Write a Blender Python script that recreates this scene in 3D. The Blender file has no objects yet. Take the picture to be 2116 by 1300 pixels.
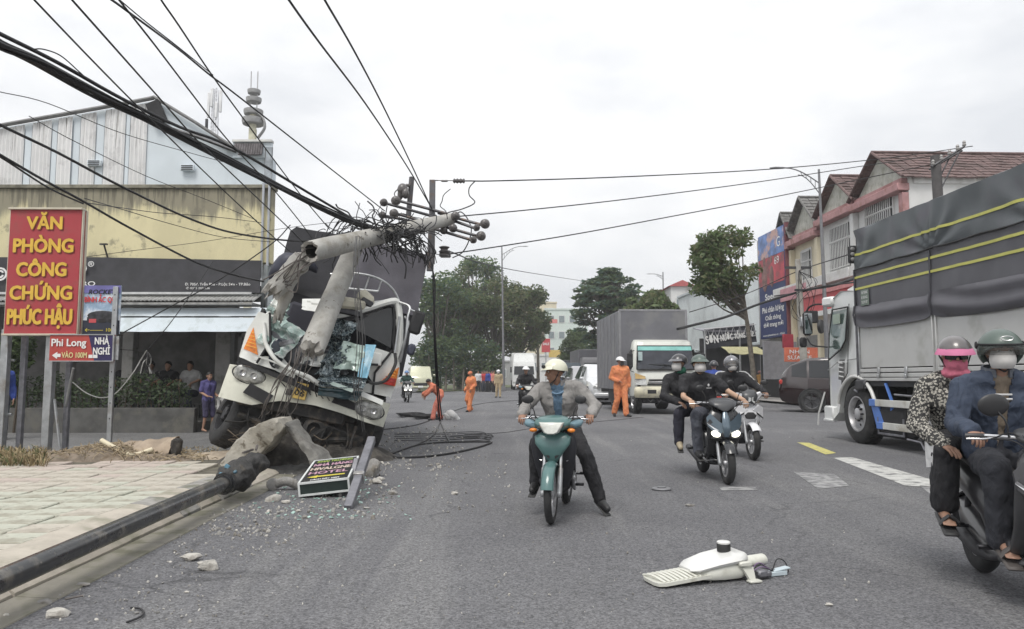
import bpy,math,random
from mathutils import Vector,Matrix,Euler,noise
V=Vector
R=math.radians
random.seed(11)
SC=bpy.context.scene
COL=SC.collection
# - camera
FPX,CX,CY,CAMH=1550.0,1058.0,650.0,1.25
PITCH=math.atan(131/FPX)
cam_data=bpy.data.cameras.new("camera")
cam_data.sensor_width=36.0
cam_data.lens=FPX/2116*36.0
cam_data.clip_end=3000
cam_data.clip_start=0.05
cam=bpy.data.objects.new("camera",cam_data)
COL.objects.link(cam)
cam.location=(0,0,CAMH)
cam.rotation_euler=(math.pi/2+PITCH,0,0)
SC.camera=cam
# - sky, sun, exposure
SUN_EL,SUN_AZ=58.0,200.0
world=bpy.data.worlds.new("World")
SC.world=world
world.use_nodes=True
wn,wl=world.node_tree.nodes,world.node_tree.links
wn.clear()
w_out=wn.new("ShaderNodeOutputWorld")
w_bg=wn.new("ShaderNodeBackground")
w_bg.inputs["Strength"].default_value=0.1
w_sky=wn.new("ShaderNodeTexSky")
w_sky.sky_type='NISHITA'
w_sky.sun_disc=False
w_sky.sun_elevation=R(SUN_EL)
w_sky.sun_rotation=R(SUN_AZ)
w_co=wn.new("ShaderNodeTexCoord")
w_map=wn.new("ShaderNodeMapping")
w_map.inputs["Scale"].default_value=(1.0,1.0,2.6)
wl.new(w_co.outputs["Generated"],w_map.inputs["Vector"])
w_n1=wn.new("ShaderNodeTexNoise")
w_n1.inputs["Scale"].default_value=2.3
w_n1.inputs["Detail"].default_value=6
w_n1.inputs["Roughness"].default_value=0.55
wl.new(w_map.outputs[0],w_n1.inputs["Vector"])
w_r1=wn.new("ShaderNodeValToRGB")
w_r1.color_ramp.elements[0].position=0.36
w_r1.color_ramp.elements[0].color=(5.1,5.25,5.5,1)
w_r1.color_ramp.elements[1].position=0.62
w_r1.color_ramp.elements[1].color=(6.95,6.97,7.0,1)
wl.new(w_n1.outputs["Fac"],w_r1.inputs["Fac"])
w_n2=wn.new("ShaderNodeTexNoise")
w_n2.inputs["Scale"].default_value=1.6
w_n2.inputs["Detail"].default_value=5
wl.new(w_map.outputs[0],w_n2.inputs["Vector"])
w_r2=wn.new("ShaderNodeValToRGB")
w_r2.color_ramp.elements[0].position=0.36
w_r2.color_ramp.elements[0].color=(0.84,0.84,0.84,1)
w_r2.color_ramp.elements[1].position=0.5
w_r2.color_ramp.elements[1].color=(0.98,0.98,0.98,1)
wl.new(w_n2.outputs["Fac"],w_r2.inputs["Fac"])
w_mix=wn.new("ShaderNodeMix")
w_mix.data_type='RGBA'
wl.new(w_r2.outputs["Color"],w_mix.inputs["Factor"])
wl.new(w_sky.outputs["Color"],w_mix.inputs["A"])
wl.new(w_r1.outputs["Color"],w_mix.inputs["B"])
w_sep=wn.new("ShaderNodeSeparateXYZ")
wl.new(w_co.outputs["Generated"],w_sep.inputs[0])
w_up=wn.new("ShaderNodeMapRange")
w_up.inputs["To Min"].default_value=1.0
w_up.inputs["To Max"].default_value=1.4
wl.new(w_sep.outputs["Z"],w_up.inputs["Value"])
w_cc=wn.new("ShaderNodeVectorMath")
w_cc.operation='SCALE'
wl.new(w_mix.outputs["Result"],w_cc.inputs[0])
wl.new(w_up.outputs[0],w_cc.inputs["Scale"])
wl.new(w_cc.outputs[0],w_bg.inputs["Color"])
wl.new(w_bg.outputs[0],w_out.inputs[0])
sun_d=bpy.data.lights.new("sun",'SUN')
sun_d.energy=1.5
sun_d.angle=R(24)
sun_d.color=(1.0,0.96,0.9)
sun=bpy.data.objects.new("sun",sun_d)
COL.objects.link(sun)
_sd=V((math.sin(R(SUN_AZ))*math.cos(R(SUN_EL)),math.cos(R(SUN_AZ))*math.cos(R(SUN_EL)),math.sin(R(SUN_EL))))
sun.rotation_euler=_sd.to_track_quat('Z','Y').to_euler()
SC.view_settings.view_transform='Standard'
SC.view_settings.look='None'
SC.view_settings.exposure=0.54
SC.view_settings.gamma=1.0
SC.view_settings.use_curve_mapping=False
# - places
def pt(px,py,Y):
 """world point seen at photo pixel (px, py) at distance Y along the view axis"""
 x,z=(px-CX)/FPX,(CY-py)/FPX
 y2=math.cos(PITCH)-z*math.sin(PITCH)
 z2=math.sin(PITCH)+z*math.cos(PITCH)
 k=Y/y2
 return V((x*k,Y,CAMH+z2*k))
def gd(px,py,z=0.0):
 """world point on the level z seen at photo pixel"""
 x,zz=(px-CX)/FPX,(CY-py)/FPX
 y2=math.cos(PITCH)-zz*math.sin(PITCH)
 z2=math.sin(PITCH)+zz*math.cos(PITCH)
 k=(z-CAMH)/z2
 return V((x*k,y2*k,z))
RD=V((-0.0355,1.0,0)).normalized()
RN=V((RD.y,-RD.x,0))
def road(x,y,z=0.0):
 return RN*x+RD*y+V((0,0,z))
 # - objects
def tag(o,label=None,cat=None,group=None,kind=None):
 if label:o["label"]=label
 if cat:o["category"]=cat
 if group:o["group"]=group
 if kind:o["kind"]=kind
 return o
def thing(name,label,cat,loc=(0,0,0),rz=0.0,group=None,rot=None,scale=1.0):
 o=bpy.data.objects.new(name,None)
 o.empty_display_size=0.2
 COL.objects.link(o)
 o.location=loc
 o.rotation_euler=rot if rot else(0,0,rz)
 o.scale=(scale,)*3
 return tag(o,label,cat,group)
def dup(root,loc,rz=None,label=None,group=None):
 def cp(o,par):
  c=o.copy()
  COL.objects.link(c)
  c.parent=par
  for ch in kids.get(o.name,()):
   cp(ch,c)
  return c
 kids={}
 for o in COL.objects:
  if o.parent:kids.setdefault(o.parent.name,[]).append(o)
 r=cp(root,None)
 r.location=loc
 if rz is not None:r.rotation_euler=(0,0,rz)
 return tag(r,label,None,group)
class MB:
 def __init__(s):
  s.v,s.f,s.m=[],[],[]
 def add(s,vs,fs,m=0):
  k=len(s.v)
  s.v.extend([tuple(v)for v in vs])
  s.f.extend([tuple(i+k for i in f)for f in fs])
  s.m.extend([m]*len(fs))
  return s
 def merge(s,o,M=None,m=None):
  k=len(s.v)
  s.v.extend([tuple(M@V(v))for v in o.v]if M else o.v)
  s.f.extend([tuple(i+k for i in f)for f in o.f])
  s.m.extend(o.m if m is None else[m]*len(o.f))
  return s
 def box(s,c,d,b=0.0,Rm=None,m=0):
  c=V(c);h=V(d)/2
  if b<=0:
   vs=[V((sx*h.x,sy*h.y,sz*h.z))for sx in(-1,1)for sy in(-1,1)for sz in(-1,1)]
   fs=[(0,1,3,2),(4,6,7,5),(0,4,5,1),(2,3,7,6),(0,2,6,4),(1,5,7,3)]
  else:
   b=min(b,h.x*.9,h.y*.9,h.z*.9)
   vs=[];ix={}
   for sx in(-1,1):
    for sy in(-1,1):
     for sz in(-1,1):
      for a in range(3):
       e=[h.x,h.y,h.z]
       e=[e[i]-(0 if i==a else b)for i in range(3)]
       ix[(sx,sy,sz,a)]=len(vs)
       vs.append(V((sx*e[0],sy*e[1],sz*e[2])))
   g=lambda x,y,z,a:ix[(x,y,z,a)]
   fs=[]
   for q in(-1,1):
    fs.append([g(q,*p,0)for p in((-1,-1),(1,-1),(1,1),(-1,1))][::q])
    fs.append([g(p[0],q,p[1],1)for p in((-1,-1),(-1,1),(1,1),(1,-1))][::q])
    fs.append([g(p[0],p[1],q,2)for p in((-1,-1),(1,-1),(1,1),(-1,1))][::q])
   for x in(-1,1):
    for y in(-1,1):
     o=x*y
     fs.append([g(x,y,-1,0),g(x,y,-1,1),g(x,y,1,1),g(x,y,1,0)][::o])
     fs.append([g(x,-1,y,2),g(x,-1,y,0),g(x,1,y,0),g(x,1,y,2)][::o])
     fs.append([g(-1,x,y,1),g(-1,x,y,2),g(1,x,y,2),g(1,x,y,1)][::o])
     for z in(-1,1):
      fs.append([g(x,y,z,0),g(x,y,z,1),g(x,y,z,2)][::x*y*z])
  if Rm is not None:vs=[Rm@v for v in vs]
  return s.add([c+v for v in vs],fs,m)
 def loft(s,rings,m=0,cap=True,closed=True):
  n=len(rings[0]);vs=[p for r in rings for p in r];fs=[]
  for i in range(len(rings)-1):
   for j in range(n if closed else n-1):
    k=(j+1)%n
    fs.append((i*n+j,i*n+k,(i+1)*n+k,(i+1)*n+j))
  if cap and closed:
   fs.append(tuple(range(n))[::-1])
   fs.append(tuple((len(rings)-1)*n+j for j in range(n)))
  return s.add(vs,fs,m)
 def tube(s,pts,r,n=8,m=0,cap=True,flat=1.0):
  pts=[V(p)for p in pts]
  k=len(pts)
  rs=r if isinstance(r,(list,tuple))else[r]*k
  T=[]
  for i in range(k):
   t=pts[min(i+1,k-1)]-pts[max(i-1,0)]
   T.append(t.normalized()if t.length>1e-9 else V((0,0,1)))
  up=V((0,0,1))if abs(T[0].z)<.9 else V((0,1,0))
  a=T[0].cross(up).normalized()
  rings=[]
  for i in range(k):
   a=(a-T[i]*a.dot(T[i]))
   a=a.normalized()if a.length>1e-6 else T[i].orthogonal().normalized()
   b=T[i].cross(a)
   rings.append([pts[i]+(a*math.cos(2*math.pi*j/n)+b*math.sin(2*math.pi*j/n)*flat)*rs[i]for j in range(n)])
  return s.loft(rings,m,cap)
 def caps(s,a,b,ra,rb,n=12,m=0):
  a,b=V(a),V(b)
  d=(b-a)
  d=d.normalized()if d.length>1e-6 else V((0,0,1))
  return s.tube([a-d*ra,a-d*ra*.8,a-d*ra*.45,a,b,b+d*rb*.45,b+d*rb*.8,b+d*rb],[ra*.02,ra*.6,ra*.89,ra,rb,rb*.89,rb*.6,rb*.02],n,m)
 def lathe(s,prof,n=24,M=None,m=0,cap=False):
  """profile of (radius, height) turned about local z"""
  M=M or Matrix()
  rings=[[M@V((r*math.cos(2*math.pi*j/n),r*math.sin(2*math.pi*j/n),z))for j in range(n)]for r,z in prof]
  return s.loft(rings,m,cap)
 def ell(s,c,r,n=14,k=9,Rm=None,m=0):
  c=V(c);rings=[]
  for i in range(k+1):
   t=math.pi*(0.015+.97*i/k)
   rg=[]
   for j in range(n):
    a=2*math.pi*j/n
    p=V((r[0]*math.sin(t)*math.cos(a),r[1]*math.sin(t)*math.sin(a),-r[2]*math.cos(t)))
    rg.append(c+(Rm@p if Rm is not None else p))
   rings.append(rg)
  return s.loft(rings,m)
 def prism(s,poly,M,h,m=0):
  """polygon in local xy, extruded h along local z, placed by M"""
  n=len(poly)
  vs=[M@V((x,y,0))for x,y in poly]+[M@V((x,y,h))for x,y in poly]
  fs=[tuple(range(n))[::-1],tuple(range(n,2*n))]+[(i,(i+1)%n,n+(i+1)%n,n+i)for i in range(n)]
  return s.add(vs,fs,m)
 def spine(s,secs,n=20,pw=2.6,m=0,cap=True,x0=0.0):
  """loft along a spine in the yz plane; secs = (y, z, half width, half thickness[, x])"""
  rings=[];k=len(secs)
  for i,q in enumerate(secs):
   a,b=secs[max(0,i-1)],secs[min(k-1,i+1)]
   t=V((0,b[0]-a[0],b[1]-a[1])).normalized()
   nn=V((0,-t.z,t.y))
   c=V((x0+(q[4]if len(q)>4 else 0),q[0],q[1]))
   rg=[]
   for j in range(n):
    an=2*math.pi*j/n
    ca,sa=math.cos(an),math.sin(an)
    rg.append(c+V((1,0,0))*q[2]*math.copysign(abs(ca)**(2/pw),ca)+nn*q[3]*math.copysign(abs(sa)**(2/pw),sa))
   rings.append(rg)
  return s.loft(rings,m,cap)
 def quad(s,a,b,c,d,m=0):
  return s.add([a,b,c,d],[(0,1,2,3)],m)
 def plate(s,pts,th,m=0):
  """a thin solid plate from a 3D polygon"""
  pts=[V(p)for p in pts]
  nn=(pts[1]-pts[0]).cross(pts[2]-pts[0]).normalized()*th
  n=len(pts)
  return s.add(pts+[p+nn for p in pts],[tuple(range(n))[::-1],tuple(range(n,2*n))]+[(i,(i+1)%n,n+(i+1)%n,n+i)for i in range(n)],m)
 def mesh(s,name):
  me=bpy.data.meshes.new(name)
  me.from_pydata(s.v,[],s.f)
  me.update()
  return me
 def build(s,name,mats,parent=None,smooth=40,loc=None,rot=None):
  me=s.mesh(name)
  return put(name,me,mats,parent,smooth,loc,rot,s.m if any(s.m)else None)
def fix_normals(me):
 import bmesh
 bm=bmesh.new();bm.from_mesh(me)
 bmesh.ops.recalc_face_normals(bm,faces=bm.faces)
 bm.to_mesh(me);bm.free()
def put(name,me,mats,parent=None,smooth=40,loc=None,rot=None,mi=None):
 for m in(mats if isinstance(mats,(list,tuple))else[mats]):
  me.materials.append(m)
 if mi:me.polygons.foreach_set("material_index",mi)
 if smooth:
  fix_normals(me)
  me.polygons.foreach_set("use_smooth",[True]*len(me.polygons))
  if smooth<180:me.set_sharp_from_angle(angle=R(smooth))
 o=bpy.data.objects.new(name,me)
 COL.objects.link(o)
 if parent:o.parent=parent
 if loc is not None:o.location=loc
 if rot is not None:o.rotation_euler=rot
 return o
_TMP=bpy.data.scenes.new("tmp")
def evaluate(me_or_data,mods):
 o=bpy.data.objects.new("tmp",me_or_data)
 _TMP.collection.objects.link(o)
 for ty,kw in mods:
  md=o.modifiers.new(ty,ty)
  for k,val in kw.items():setattr(md,k,val)
 vl=_TMP.view_layers[0]
 vl.update()
 dg=vl.depsgraph
 dg.update()
 me=bpy.data.meshes.new_from_object(o.evaluated_get(dg),depsgraph=dg)
 bpy.data.objects.remove(o)
 return me
def remesh(mb,vox,sm=4,fac=.5):
 me=mb.mesh("tmp")
 fix_normals(me)
 r=evaluate(me,[("REMESH",dict(mode='VOXEL',voxel_size=vox)),("SMOOTH",dict(factor=fac,iterations=sm))])
 bpy.data.meshes.remove(me)
 return r
def wrinkle(me,amp,freq,seed=0.0,st=(1,1,1)):
 off=V((seed*7.3,seed*3.1,seed))
 n=len(me.vertices)
 co,nr=[0.0]*(3*n),[0.0]*(3*n)
 me.vertices.foreach_get("co",co)
 me.vertex_normals.foreach_get("vector",nr)
 for i in range(0,3*n,3):
  q=V((co[i]*st[0],co[i+1]*st[1],co[i+2]*st[2]))*freq+off
  a=(noise.noise(q)+.6*noise.noise(q*2.3))*amp
  for k in(0,1,2):co[i+k]+=nr[i+k]*a
 me.vertices.foreach_set("co",co)
 me.update()
def text_mesh(txt,size=1.0,ex=.01,bold=.0,sx=1.0,shear=0.0,align='CENTER',spacing=1.0):
 c=bpy.data.curves.new("lettering",'FONT')
 c.body=txt
 c.size=size
 c.extrude=ex
 c.offset=bold
 c.shear=shear
 c.align_x=align
 c.align_y='CENTER'
 c.resolution_u=3
 c.space_character=spacing
 me=evaluate(c,[])
 bpy.data.curves.remove(c)
 for v in me.vertices:v.co.x*=sx
 return me
def lettering(txt,mat,parent,loc,height,width=None,bold=.02,rot=(math.pi/2,0,0),ex=.004,shear=0.0,name="lettering",spacing=1.0):
 """flat letters fitted into width x height (capital height), standing in the local xz plane"""
 me=text_mesh(txt,1.0,0.0,0.0,1.0,shear,'CENTER',spacing)
 xs=[v.co.x for v in me.vertices]
 if not xs:return None
 x0,x1=min(xs),max(xs)
 k=height/.73
 kx=(width/(x1-x0))if width else k
 for v in me.vertices:
  v.co=V(((v.co.x-(x0+x1)/2)*kx,v.co.y*k,ex))
 if bold>.005:
  vs,fs=[v.co.copy()for v in me.vertices],[tuple(p.vertices)for p in me.polygons]
  b=MB()
  for i,(dx,dy)in enumerate(((0,0),(1,0),(-1,0),(0,.8),(0,-.8),(.7,.6),(-.7,-.6),(.7,-.6),(-.7,.6))):
   b.add([p+V((dx*bold*height*1.25,dy*bold*height*1.25,i*height*.002))for p in vs],fs)
  me=b.mesh(name)
 return put(name,me,mat,parent,None,loc,rot)
def capsule_wire(p0,p1,sag,n=14):
 p0,p1=V(p0),V(p1)
 return[p0.lerp(p1,i/n)-V((0,0,sag*4*(i/n)*(1-i/n)))for i in range(n+1)]
def smooth_path(pts,k=5):
 """Catmull-Rom through the points"""
 P=[V(p)for p in pts]
 P=[P[0]*2-P[1]]+P+[P[-1]*2-P[-2]]
 out=[]
 for i in range(1,len(P)-2):
  for j in range(k):
   t=j/k
   a,b,c,d=P[i-1],P[i],P[i+1],P[i+2]
   out.append(.5*((2*b)+(c-a)*t+(2*a-5*b+4*c-d)*t*t+(3*b-a-3*c+d)*t**3))
 out.append(P[-2])
 return out
 # - materials
def s2l(c):
 return tuple((x/12.92 if x<=.04045 else((x+.055)/1.055)**2.4)for x in c)
MATS={}
def mk(name,col,rough=.6,metal=0.0,var=.12,vs=4.0,bump=0.0,bs=60.0,spec=.5,stain=None,ss=1.5,st=(.5,.65),stretch=None,alpha=1.0,trans=0.0,coat=0.0,emit=None,rvar=0.0,stain2=None,s2s=6.0,s2t=(.55,.7)):
 if name in MATS:return MATS[name]
 m=bpy.data.materials.new(name)
 MATS[name]=m
 m.use_nodes=True
 N,L=m.node_tree.nodes,m.node_tree.links
 b=N["Principled BSDF"]
 b.inputs["Roughness"].default_value=rough
 b.inputs["Metallic"].default_value=metal
 b.inputs["Specular IOR Level"].default_value=spec
 b.inputs["Coat Weight"].default_value=coat
 b.inputs["Coat Roughness"].default_value=.08
 b.inputs["Alpha"].default_value=alpha
 b.inputs["Transmission Weight"].default_value=trans
 if emit:
  b.inputs["Emission Color"].default_value=(*emit[0],1)
  b.inputs["Emission Strength"].default_value=emit[1]
 co=N.new("ShaderNodeTexCoord").outputs["Object"]
 if stretch:
  mp=N.new("ShaderNodeMapping")
  mp.inputs["Scale"].default_value=stretch
  L.new(co,mp.inputs["Vector"])
  cst=mp.outputs[0]
 else:
  cst=co
 def nz(scale,det=5,vec=None,rg=.6):
  n=N.new("ShaderNodeTexNoise")
  n.inputs["Scale"].default_value=scale
  n.inputs["Detail"].default_value=det
  n.inputs["Roughness"].default_value=rg
  L.new(vec or co,n.inputs["Vector"])
  return n.outputs["Fac"]
 def mixc(fac,A,B):
  x=N.new("ShaderNodeMix");x.data_type='RGBA'
  L.new(fac,x.inputs["Factor"])
  for k,q in(("A",A),("B",B)):
   if isinstance(q,tuple):x.inputs[k].default_value=(*q[:3],1)
   else:L.new(q,x.inputs[k])
  return x.outputs["Result"]
 def ramp(fac,p0,p1):
  x=N.new("ShaderNodeMapRange")
  x.inputs["From Min"].default_value=p0
  x.inputs["From Max"].default_value=p1
  x.interpolation_type='SMOOTHSTEP'
  L.new(fac,x.inputs["Value"])
  return x.outputs[0]
 cur=tuple(col)
 if var>0:
  f=ramp(nz(vs),.3,.7)
  cur=mixc(f,tuple(min(1,c*(1-var))for c in col),tuple(min(1,c*(1+var))for c in col))
 if stain:
  cur=mixc(ramp(nz(ss,7,cst),st[0],st[1]),cur,tuple(stain))
 if stain2:
  cur=mixc(ramp(nz(s2s,4),s2t[0],s2t[1]),cur,tuple(stain2))
 if isinstance(cur,tuple):b.inputs["Base Color"].default_value=(*cur,1)
 else:L.new(cur,b.inputs["Base Color"])
 if rvar:
  x=N.new("ShaderNodeMapRange")
  x.inputs["To Min"].default_value=max(.02,rough-rvar)
  x.inputs["To Max"].default_value=min(1,rough+rvar)
  L.new(nz(vs*2),x.inputs["Value"])
  L.new(x.outputs[0],b.inputs["Roughness"])
 if bump:
  bp=N.new("ShaderNodeBump")
  bp.inputs["Strength"].default_value=1.0
  bp.inputs["Distance"].default_value=bump
  L.new(nz(bs,6),bp.inputs["Height"])
  L.new(bp.outputs[0],b.inputs["Normal"])
 return m
white_paint=mk("white_paint",(.74,.75,.74),.3,var=.04,coat=.3,stain=(.5,.49,.46),ss=2.5,st=(.55,.8))
cream_paint=mk("cream_paint",(.70,.70,.60),.38,var=.06,stain=(.45,.43,.38),ss=3,st=(.5,.8))
black_rubber=mk("black_rubber",(.028,.028,.029),.8,var=.25,vs=12,bump=.002,bs=80,stain=(.09,.085,.08),ss=5,st=(.5,.8))
black_plastic=mk("black_plastic",(.034,.034,.036),.42,var=.15)
matt_black=mk("matt_black",(.022,.022,.024),.75,var=.2)
dark_metal=mk("dark_metal",(.06,.06,.065),.45,.6,var=.2,vs=10)
chassis_mat=mk("chassis_metal",(.035,.034,.033),.7,.2,var=.4,vs=6,bump=.006,bs=30,stain=(.09,.075,.06),ss=6)
steel=mk("galvanised_steel",(.42,.43,.44),.42,.75,var=.15,vs=9,stain=(.26,.22,.18),ss=3,st=(.56,.8),rvar=.1)
chrome=mk("chrome",(.75,.75,.76),.14,1.0,var=.05)
alloy=mk("alloy",(.5,.5,.51),.35,.8,var=.1)
glass_dark=mk("dark_glass",(.016,.018,.021),.06,var=.1,spec=.6)
glass_mirror=mk("mirror_glass",(.55,.58,.6),.04,1.0,var=.02)
headlamp=mk("headlamp_glass",(.62,.63,.62),.1,.3,var=.25,vs=18,coat=.6)
amber=mk("amber_lens",(.75,.22,.02),.18,var=.25,vs=14,coat=.5)
red_lens=mk("red_lens",(.45,.03,.02),.2,var=.2,vs=20,coat=.5)
skin=mk("skin",(.36,.21,.145),.55,var=.12,vs=9)
hair=mk("hair",(.015,.013,.012),.5,var=.3,vs=30)
cable_mat=mk("cable_black",(.02,.02,.022),.55,var=.2)
# THE GROUND
def asphalt(name,base,dark,light,grain=.45):
 m=bpy.data.materials.new(name)
 m.use_nodes=True
 N,L=m.node_tree.nodes,m.node_tree.links
 b=N["Principled BSDF"]
 b.inputs["Roughness"].default_value=.82
 b.inputs["Specular IOR Level"].default_value=.35
 co=N.new("ShaderNodeTexCoord").outputs["Object"]
 def nz(sc,det=4,rg=.6,st=None):
  n=N.new("ShaderNodeTexNoise")
  n.inputs["Scale"].default_value=sc
  n.inputs["Detail"].default_value=det
  n.inputs["Roughness"].default_value=rg
  if st:
   mp=N.new("ShaderNodeMapping");mp.inputs["Scale"].default_value=st
   L.new(co,mp.inputs["Vector"]);L.new(mp.outputs[0],n.inputs["Vector"])
  else:L.new(co,n.inputs["Vector"])
  return n.outputs["Fac"]
 def rng(f,a,c,x=0,y=1):
  r=N.new("ShaderNodeMapRange")
  r.inputs["From Min"].default_value=a;r.inputs["From Max"].default_value=c
  r.inputs["To Min"].default_value=x;r.inputs["To Max"].default_value=y
  L.new(f,r.inputs["Value"]);return r.outputs[0]
 def mix(f,A,B,bt='MIX'):
  x=N.new("ShaderNodeMix");x.data_type='RGBA';x.blend_type=bt
  if isinstance(f,float):x.inputs["Factor"].default_value=f
  else:L.new(f,x.inputs["Factor"])
  for k,q in(("A",A),("B",B)):
   if isinstance(q,tuple):x.inputs[k].default_value=(*q,1)
   else:L.new(q,x.inputs[k])
  return x.outputs["Result"]
 c=mix(rng(nz(.35,5),.35,.65),dark,base)
 c=mix(rng(nz(.8,6,.7,(1.6,.12,1)),.5,.75),c,light)
 c=mix(rng(nz(2.2,8,.75),.6,.72,0,.55),c,light)
 c=mix(rng(nz(1.1,6,.7),.62,.7,0,.5),c,tuple(x*.6 for x in dark))
 nn=N.new("ShaderNodeTexNoise");nn.inputs["Scale"].default_value=1.4;nn.inputs["Detail"].default_value=4
 L.new(co,nn.inputs["Vector"])
 va=N.new("ShaderNodeVectorMath");va.operation='MULTIPLY_ADD';va.inputs[1].default_value=(.9,.9,0)
 L.new(nn.outputs["Color"],va.inputs[0]);L.new(co,va.inputs[2])
 ve=N.new("ShaderNodeTexVoronoi");ve.feature='DISTANCE_TO_EDGE';ve.inputs["Scale"].default_value=.3
 L.new(va.outputs[0],ve.inputs["Vector"])
 cr_=rng(ve.outputs["Distance"],.0,.006,1,0)
 mk2=N.new("ShaderNodeMath");mk2.operation='MULTIPLY';L.new(cr_,mk2.inputs[0]);L.new(rng(nz(.5,3),.45,.6,0,.75),mk2.inputs[1])
 c=mix(mk2.outputs[0],c,tuple(x*.45 for x in dark))
 c=mix(rng(nz(.9,3,.5),.68,.76,0,.45),c,tuple(x*.55 for x in dark))
 c=mix(rng(nz(.16,4),.5,.62,0,.5),c,tuple(x*.8 for x in dark))
 v=N.new("ShaderNodeTexVoronoi");v.inputs["Scale"].default_value=95
 L.new(co,v.inputs["Vector"])
 hs=N.new("ShaderNodeSeparateColor");L.new(v.outputs["Color"],hs.inputs[0])
 g0=rng(hs.outputs[0],0,1,1-grain,1+grain)
 gm=N.new('ShaderNodeMath');gm.operation='MULTIPLY';L.new(g0,gm.inputs[0]);L.new(rng(nz(26,3,.7),.25,.75,.78,1.22),gm.inputs[1]);g=gm.outputs[0]
 cv=N.new("ShaderNodeCombineColor")
 for i in range(3):L.new(g,cv.inputs[i])
 c=mix(1.0,c,cv.outputs[0],'MULTIPLY')
 L.new(c,b.inputs["Base Color"])
 bp=N.new("ShaderNodeBump");bp.inputs["Distance"].default_value=.006
 bp.inputs["Strength"].default_value=.9
 L.new(v.outputs["Distance"],bp.inputs["Height"]);L.new(bp.outputs[0],b.inputs["Normal"])
 return m
asphalt_mat=asphalt("asphalt",(.150,.150,.156),(.122,.122,.13),(.205,.204,.203))
side_mat=asphalt("side_asphalt",(.185,.185,.185),(.15,.15,.15),(.25,.245,.235))
land_mat=mk("land",(.16,.15,.13),.95,var=.3,vs=.4,stain=(.09,.10,.05),ss=.2)
def sheet(name,pts,z,mat):
 b=MB();b.add([(p[0],p[1],z)for p in pts],[tuple(range(len(pts)))])
 return tag(b.build(name,mat,None,None),kind="structure")
sheet("ground",[(-900,-60),(900,-60),(900,1500),(-900,1500)],-.03,land_mat)
sheet("side_street",[(-60,9),(-2.2,9),(-2.2,120),(-60,120)],-.012,side_mat)
_rd=[road(-2.42,-6),road(-2.42,10.2),road(-2.0,14),road(-4,30),road(-9,60),road(-12,110),road(-6,300),road(90,300),road(40,110),road(24,50),road(22,-6)]
sheet("road",[(p.x,p.y)for p in _rd],0.0,asphalt_mat)
sheet("pavement",[tuple(road(x,y).xy)for x,y in((13.9,18),(40,18),(60,140),(22,140),(14.2,44))],.11,mk("pavement_concrete",(.3,.29,.28),.9,var=.15,vs=1.5))
sheet("grass_verge",[tuple(gd(x,y).xy)for x,y in((858,812),(1010,806),(1075,799),(1085,793),(880,793))],.05,mk("verge_grass",(.075,.09,.035),.95,var=.4,vs=3))
paint_y=mk("yellow_road_paint",(.52,.48,.16),.7,var=.15,vs=8,stain=(.2,.2,.19),ss=6,st=(.55,.72))
paint_w=mk("white_road_paint",(.52,.52,.50),.7,var=.12,vs=8,stain=(.17,.17,.17),ss=5,st=(.48,.66))
paint_wf=mk("worn_white_road_paint",(.32,.32,.32),.75,var=.15,vs=8,stain=(.15,.15,.155),ss=7,st=(.42,.6))
def marking(px,mat,label,z=.004):
 b=MB();b.add([gd(x,y,z)for x,y in px],[tuple(range(len(px)))])
 o=b.build("road_marking",mat,None,None)
 tag(o,label,"road marking","painted marks on the road")
marking([(1647,914),(1672,915),(1728,936),(1706,939)],paint_y,"yellow painted dash on the asphalt in front of the tarp truck's wheel")
marking([(1722,946),(1762,945),(1936,994),(1942,1006),(1872,1004)],paint_w,"wide white painted stripe leading to the pillion rider's leg")
marking([(1640,975),(1725,980),(1756,1004),(1690,1010)],paint_wf,"worn white arrow shape on the road between the white sports bike and the scooter")
marking([(1900,1003),(1935,1006),(1940,1030),(1924,1022)],paint_wf,"faded white patch beside the front scooter's rear footrest")
marking([(1484,1006),(1560,1006),(1566,1012),(1492,1013)],paint_wf,"thin worn white line under the dark scooter's front wheel")
paver_cols=[mk("paver_green_grey",(.47,.475,.40),.85,var=.14,vs=5,bump=.008,bs=28,stain=(.30,.285,.23),ss=3,st=(.44,.64),stain2=(.20,.185,.15),s2s=11,s2t=(.6,.68)),mk("paver_sand",(.49,.455,.39),.85,var=.14,vs=5,bump=.008,bs=28,stain=(.33,.30,.25),ss=3,st=(.44,.64),stain2=(.22,.19,.15),s2s=11,s2t=(.6,.68)),mk("paver_pink",(.48,.41,.365),.85,var=.14,vs=5,bump=.008,bs=28,stain=(.33,.29,.25),ss=3,st=(.44,.64),stain2=(.22,.19,.16),s2s=11,s2t=(.6,.68))]
PS=.34
def paver_mb(rng,M=None):
 b=MB()
 w=PS-.014
 cuts=[-w/2,-w/6+rng.uniform(-.02,.02),w/6+rng.uniform(-.02,.02),w/2]
 b.box((0,0,-.035),(w,w,.07),.008)
 return b
sw=thing("sidewalk",None,None)
tag(sw,kind="structure")
bed=MB()
bed.add([road(x,y,.095)for x,y in((-2.98,0),(-2.98,10.4),(-3.6,11.2),(-14,13.2),(-14,0))],[(0,1,2,3,4)])
bed.build("sand_bed",mk("joint_sand",(.12,.11,.085),.95,var=.3,vs=8),sw,None)
_pm=[]
for c in range(3):
 me=paver_mb(random).mesh("paver");me.materials.append(paver_cols[c]);_pm.append(me)
spots=[]
rg=random.Random(5)
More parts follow.
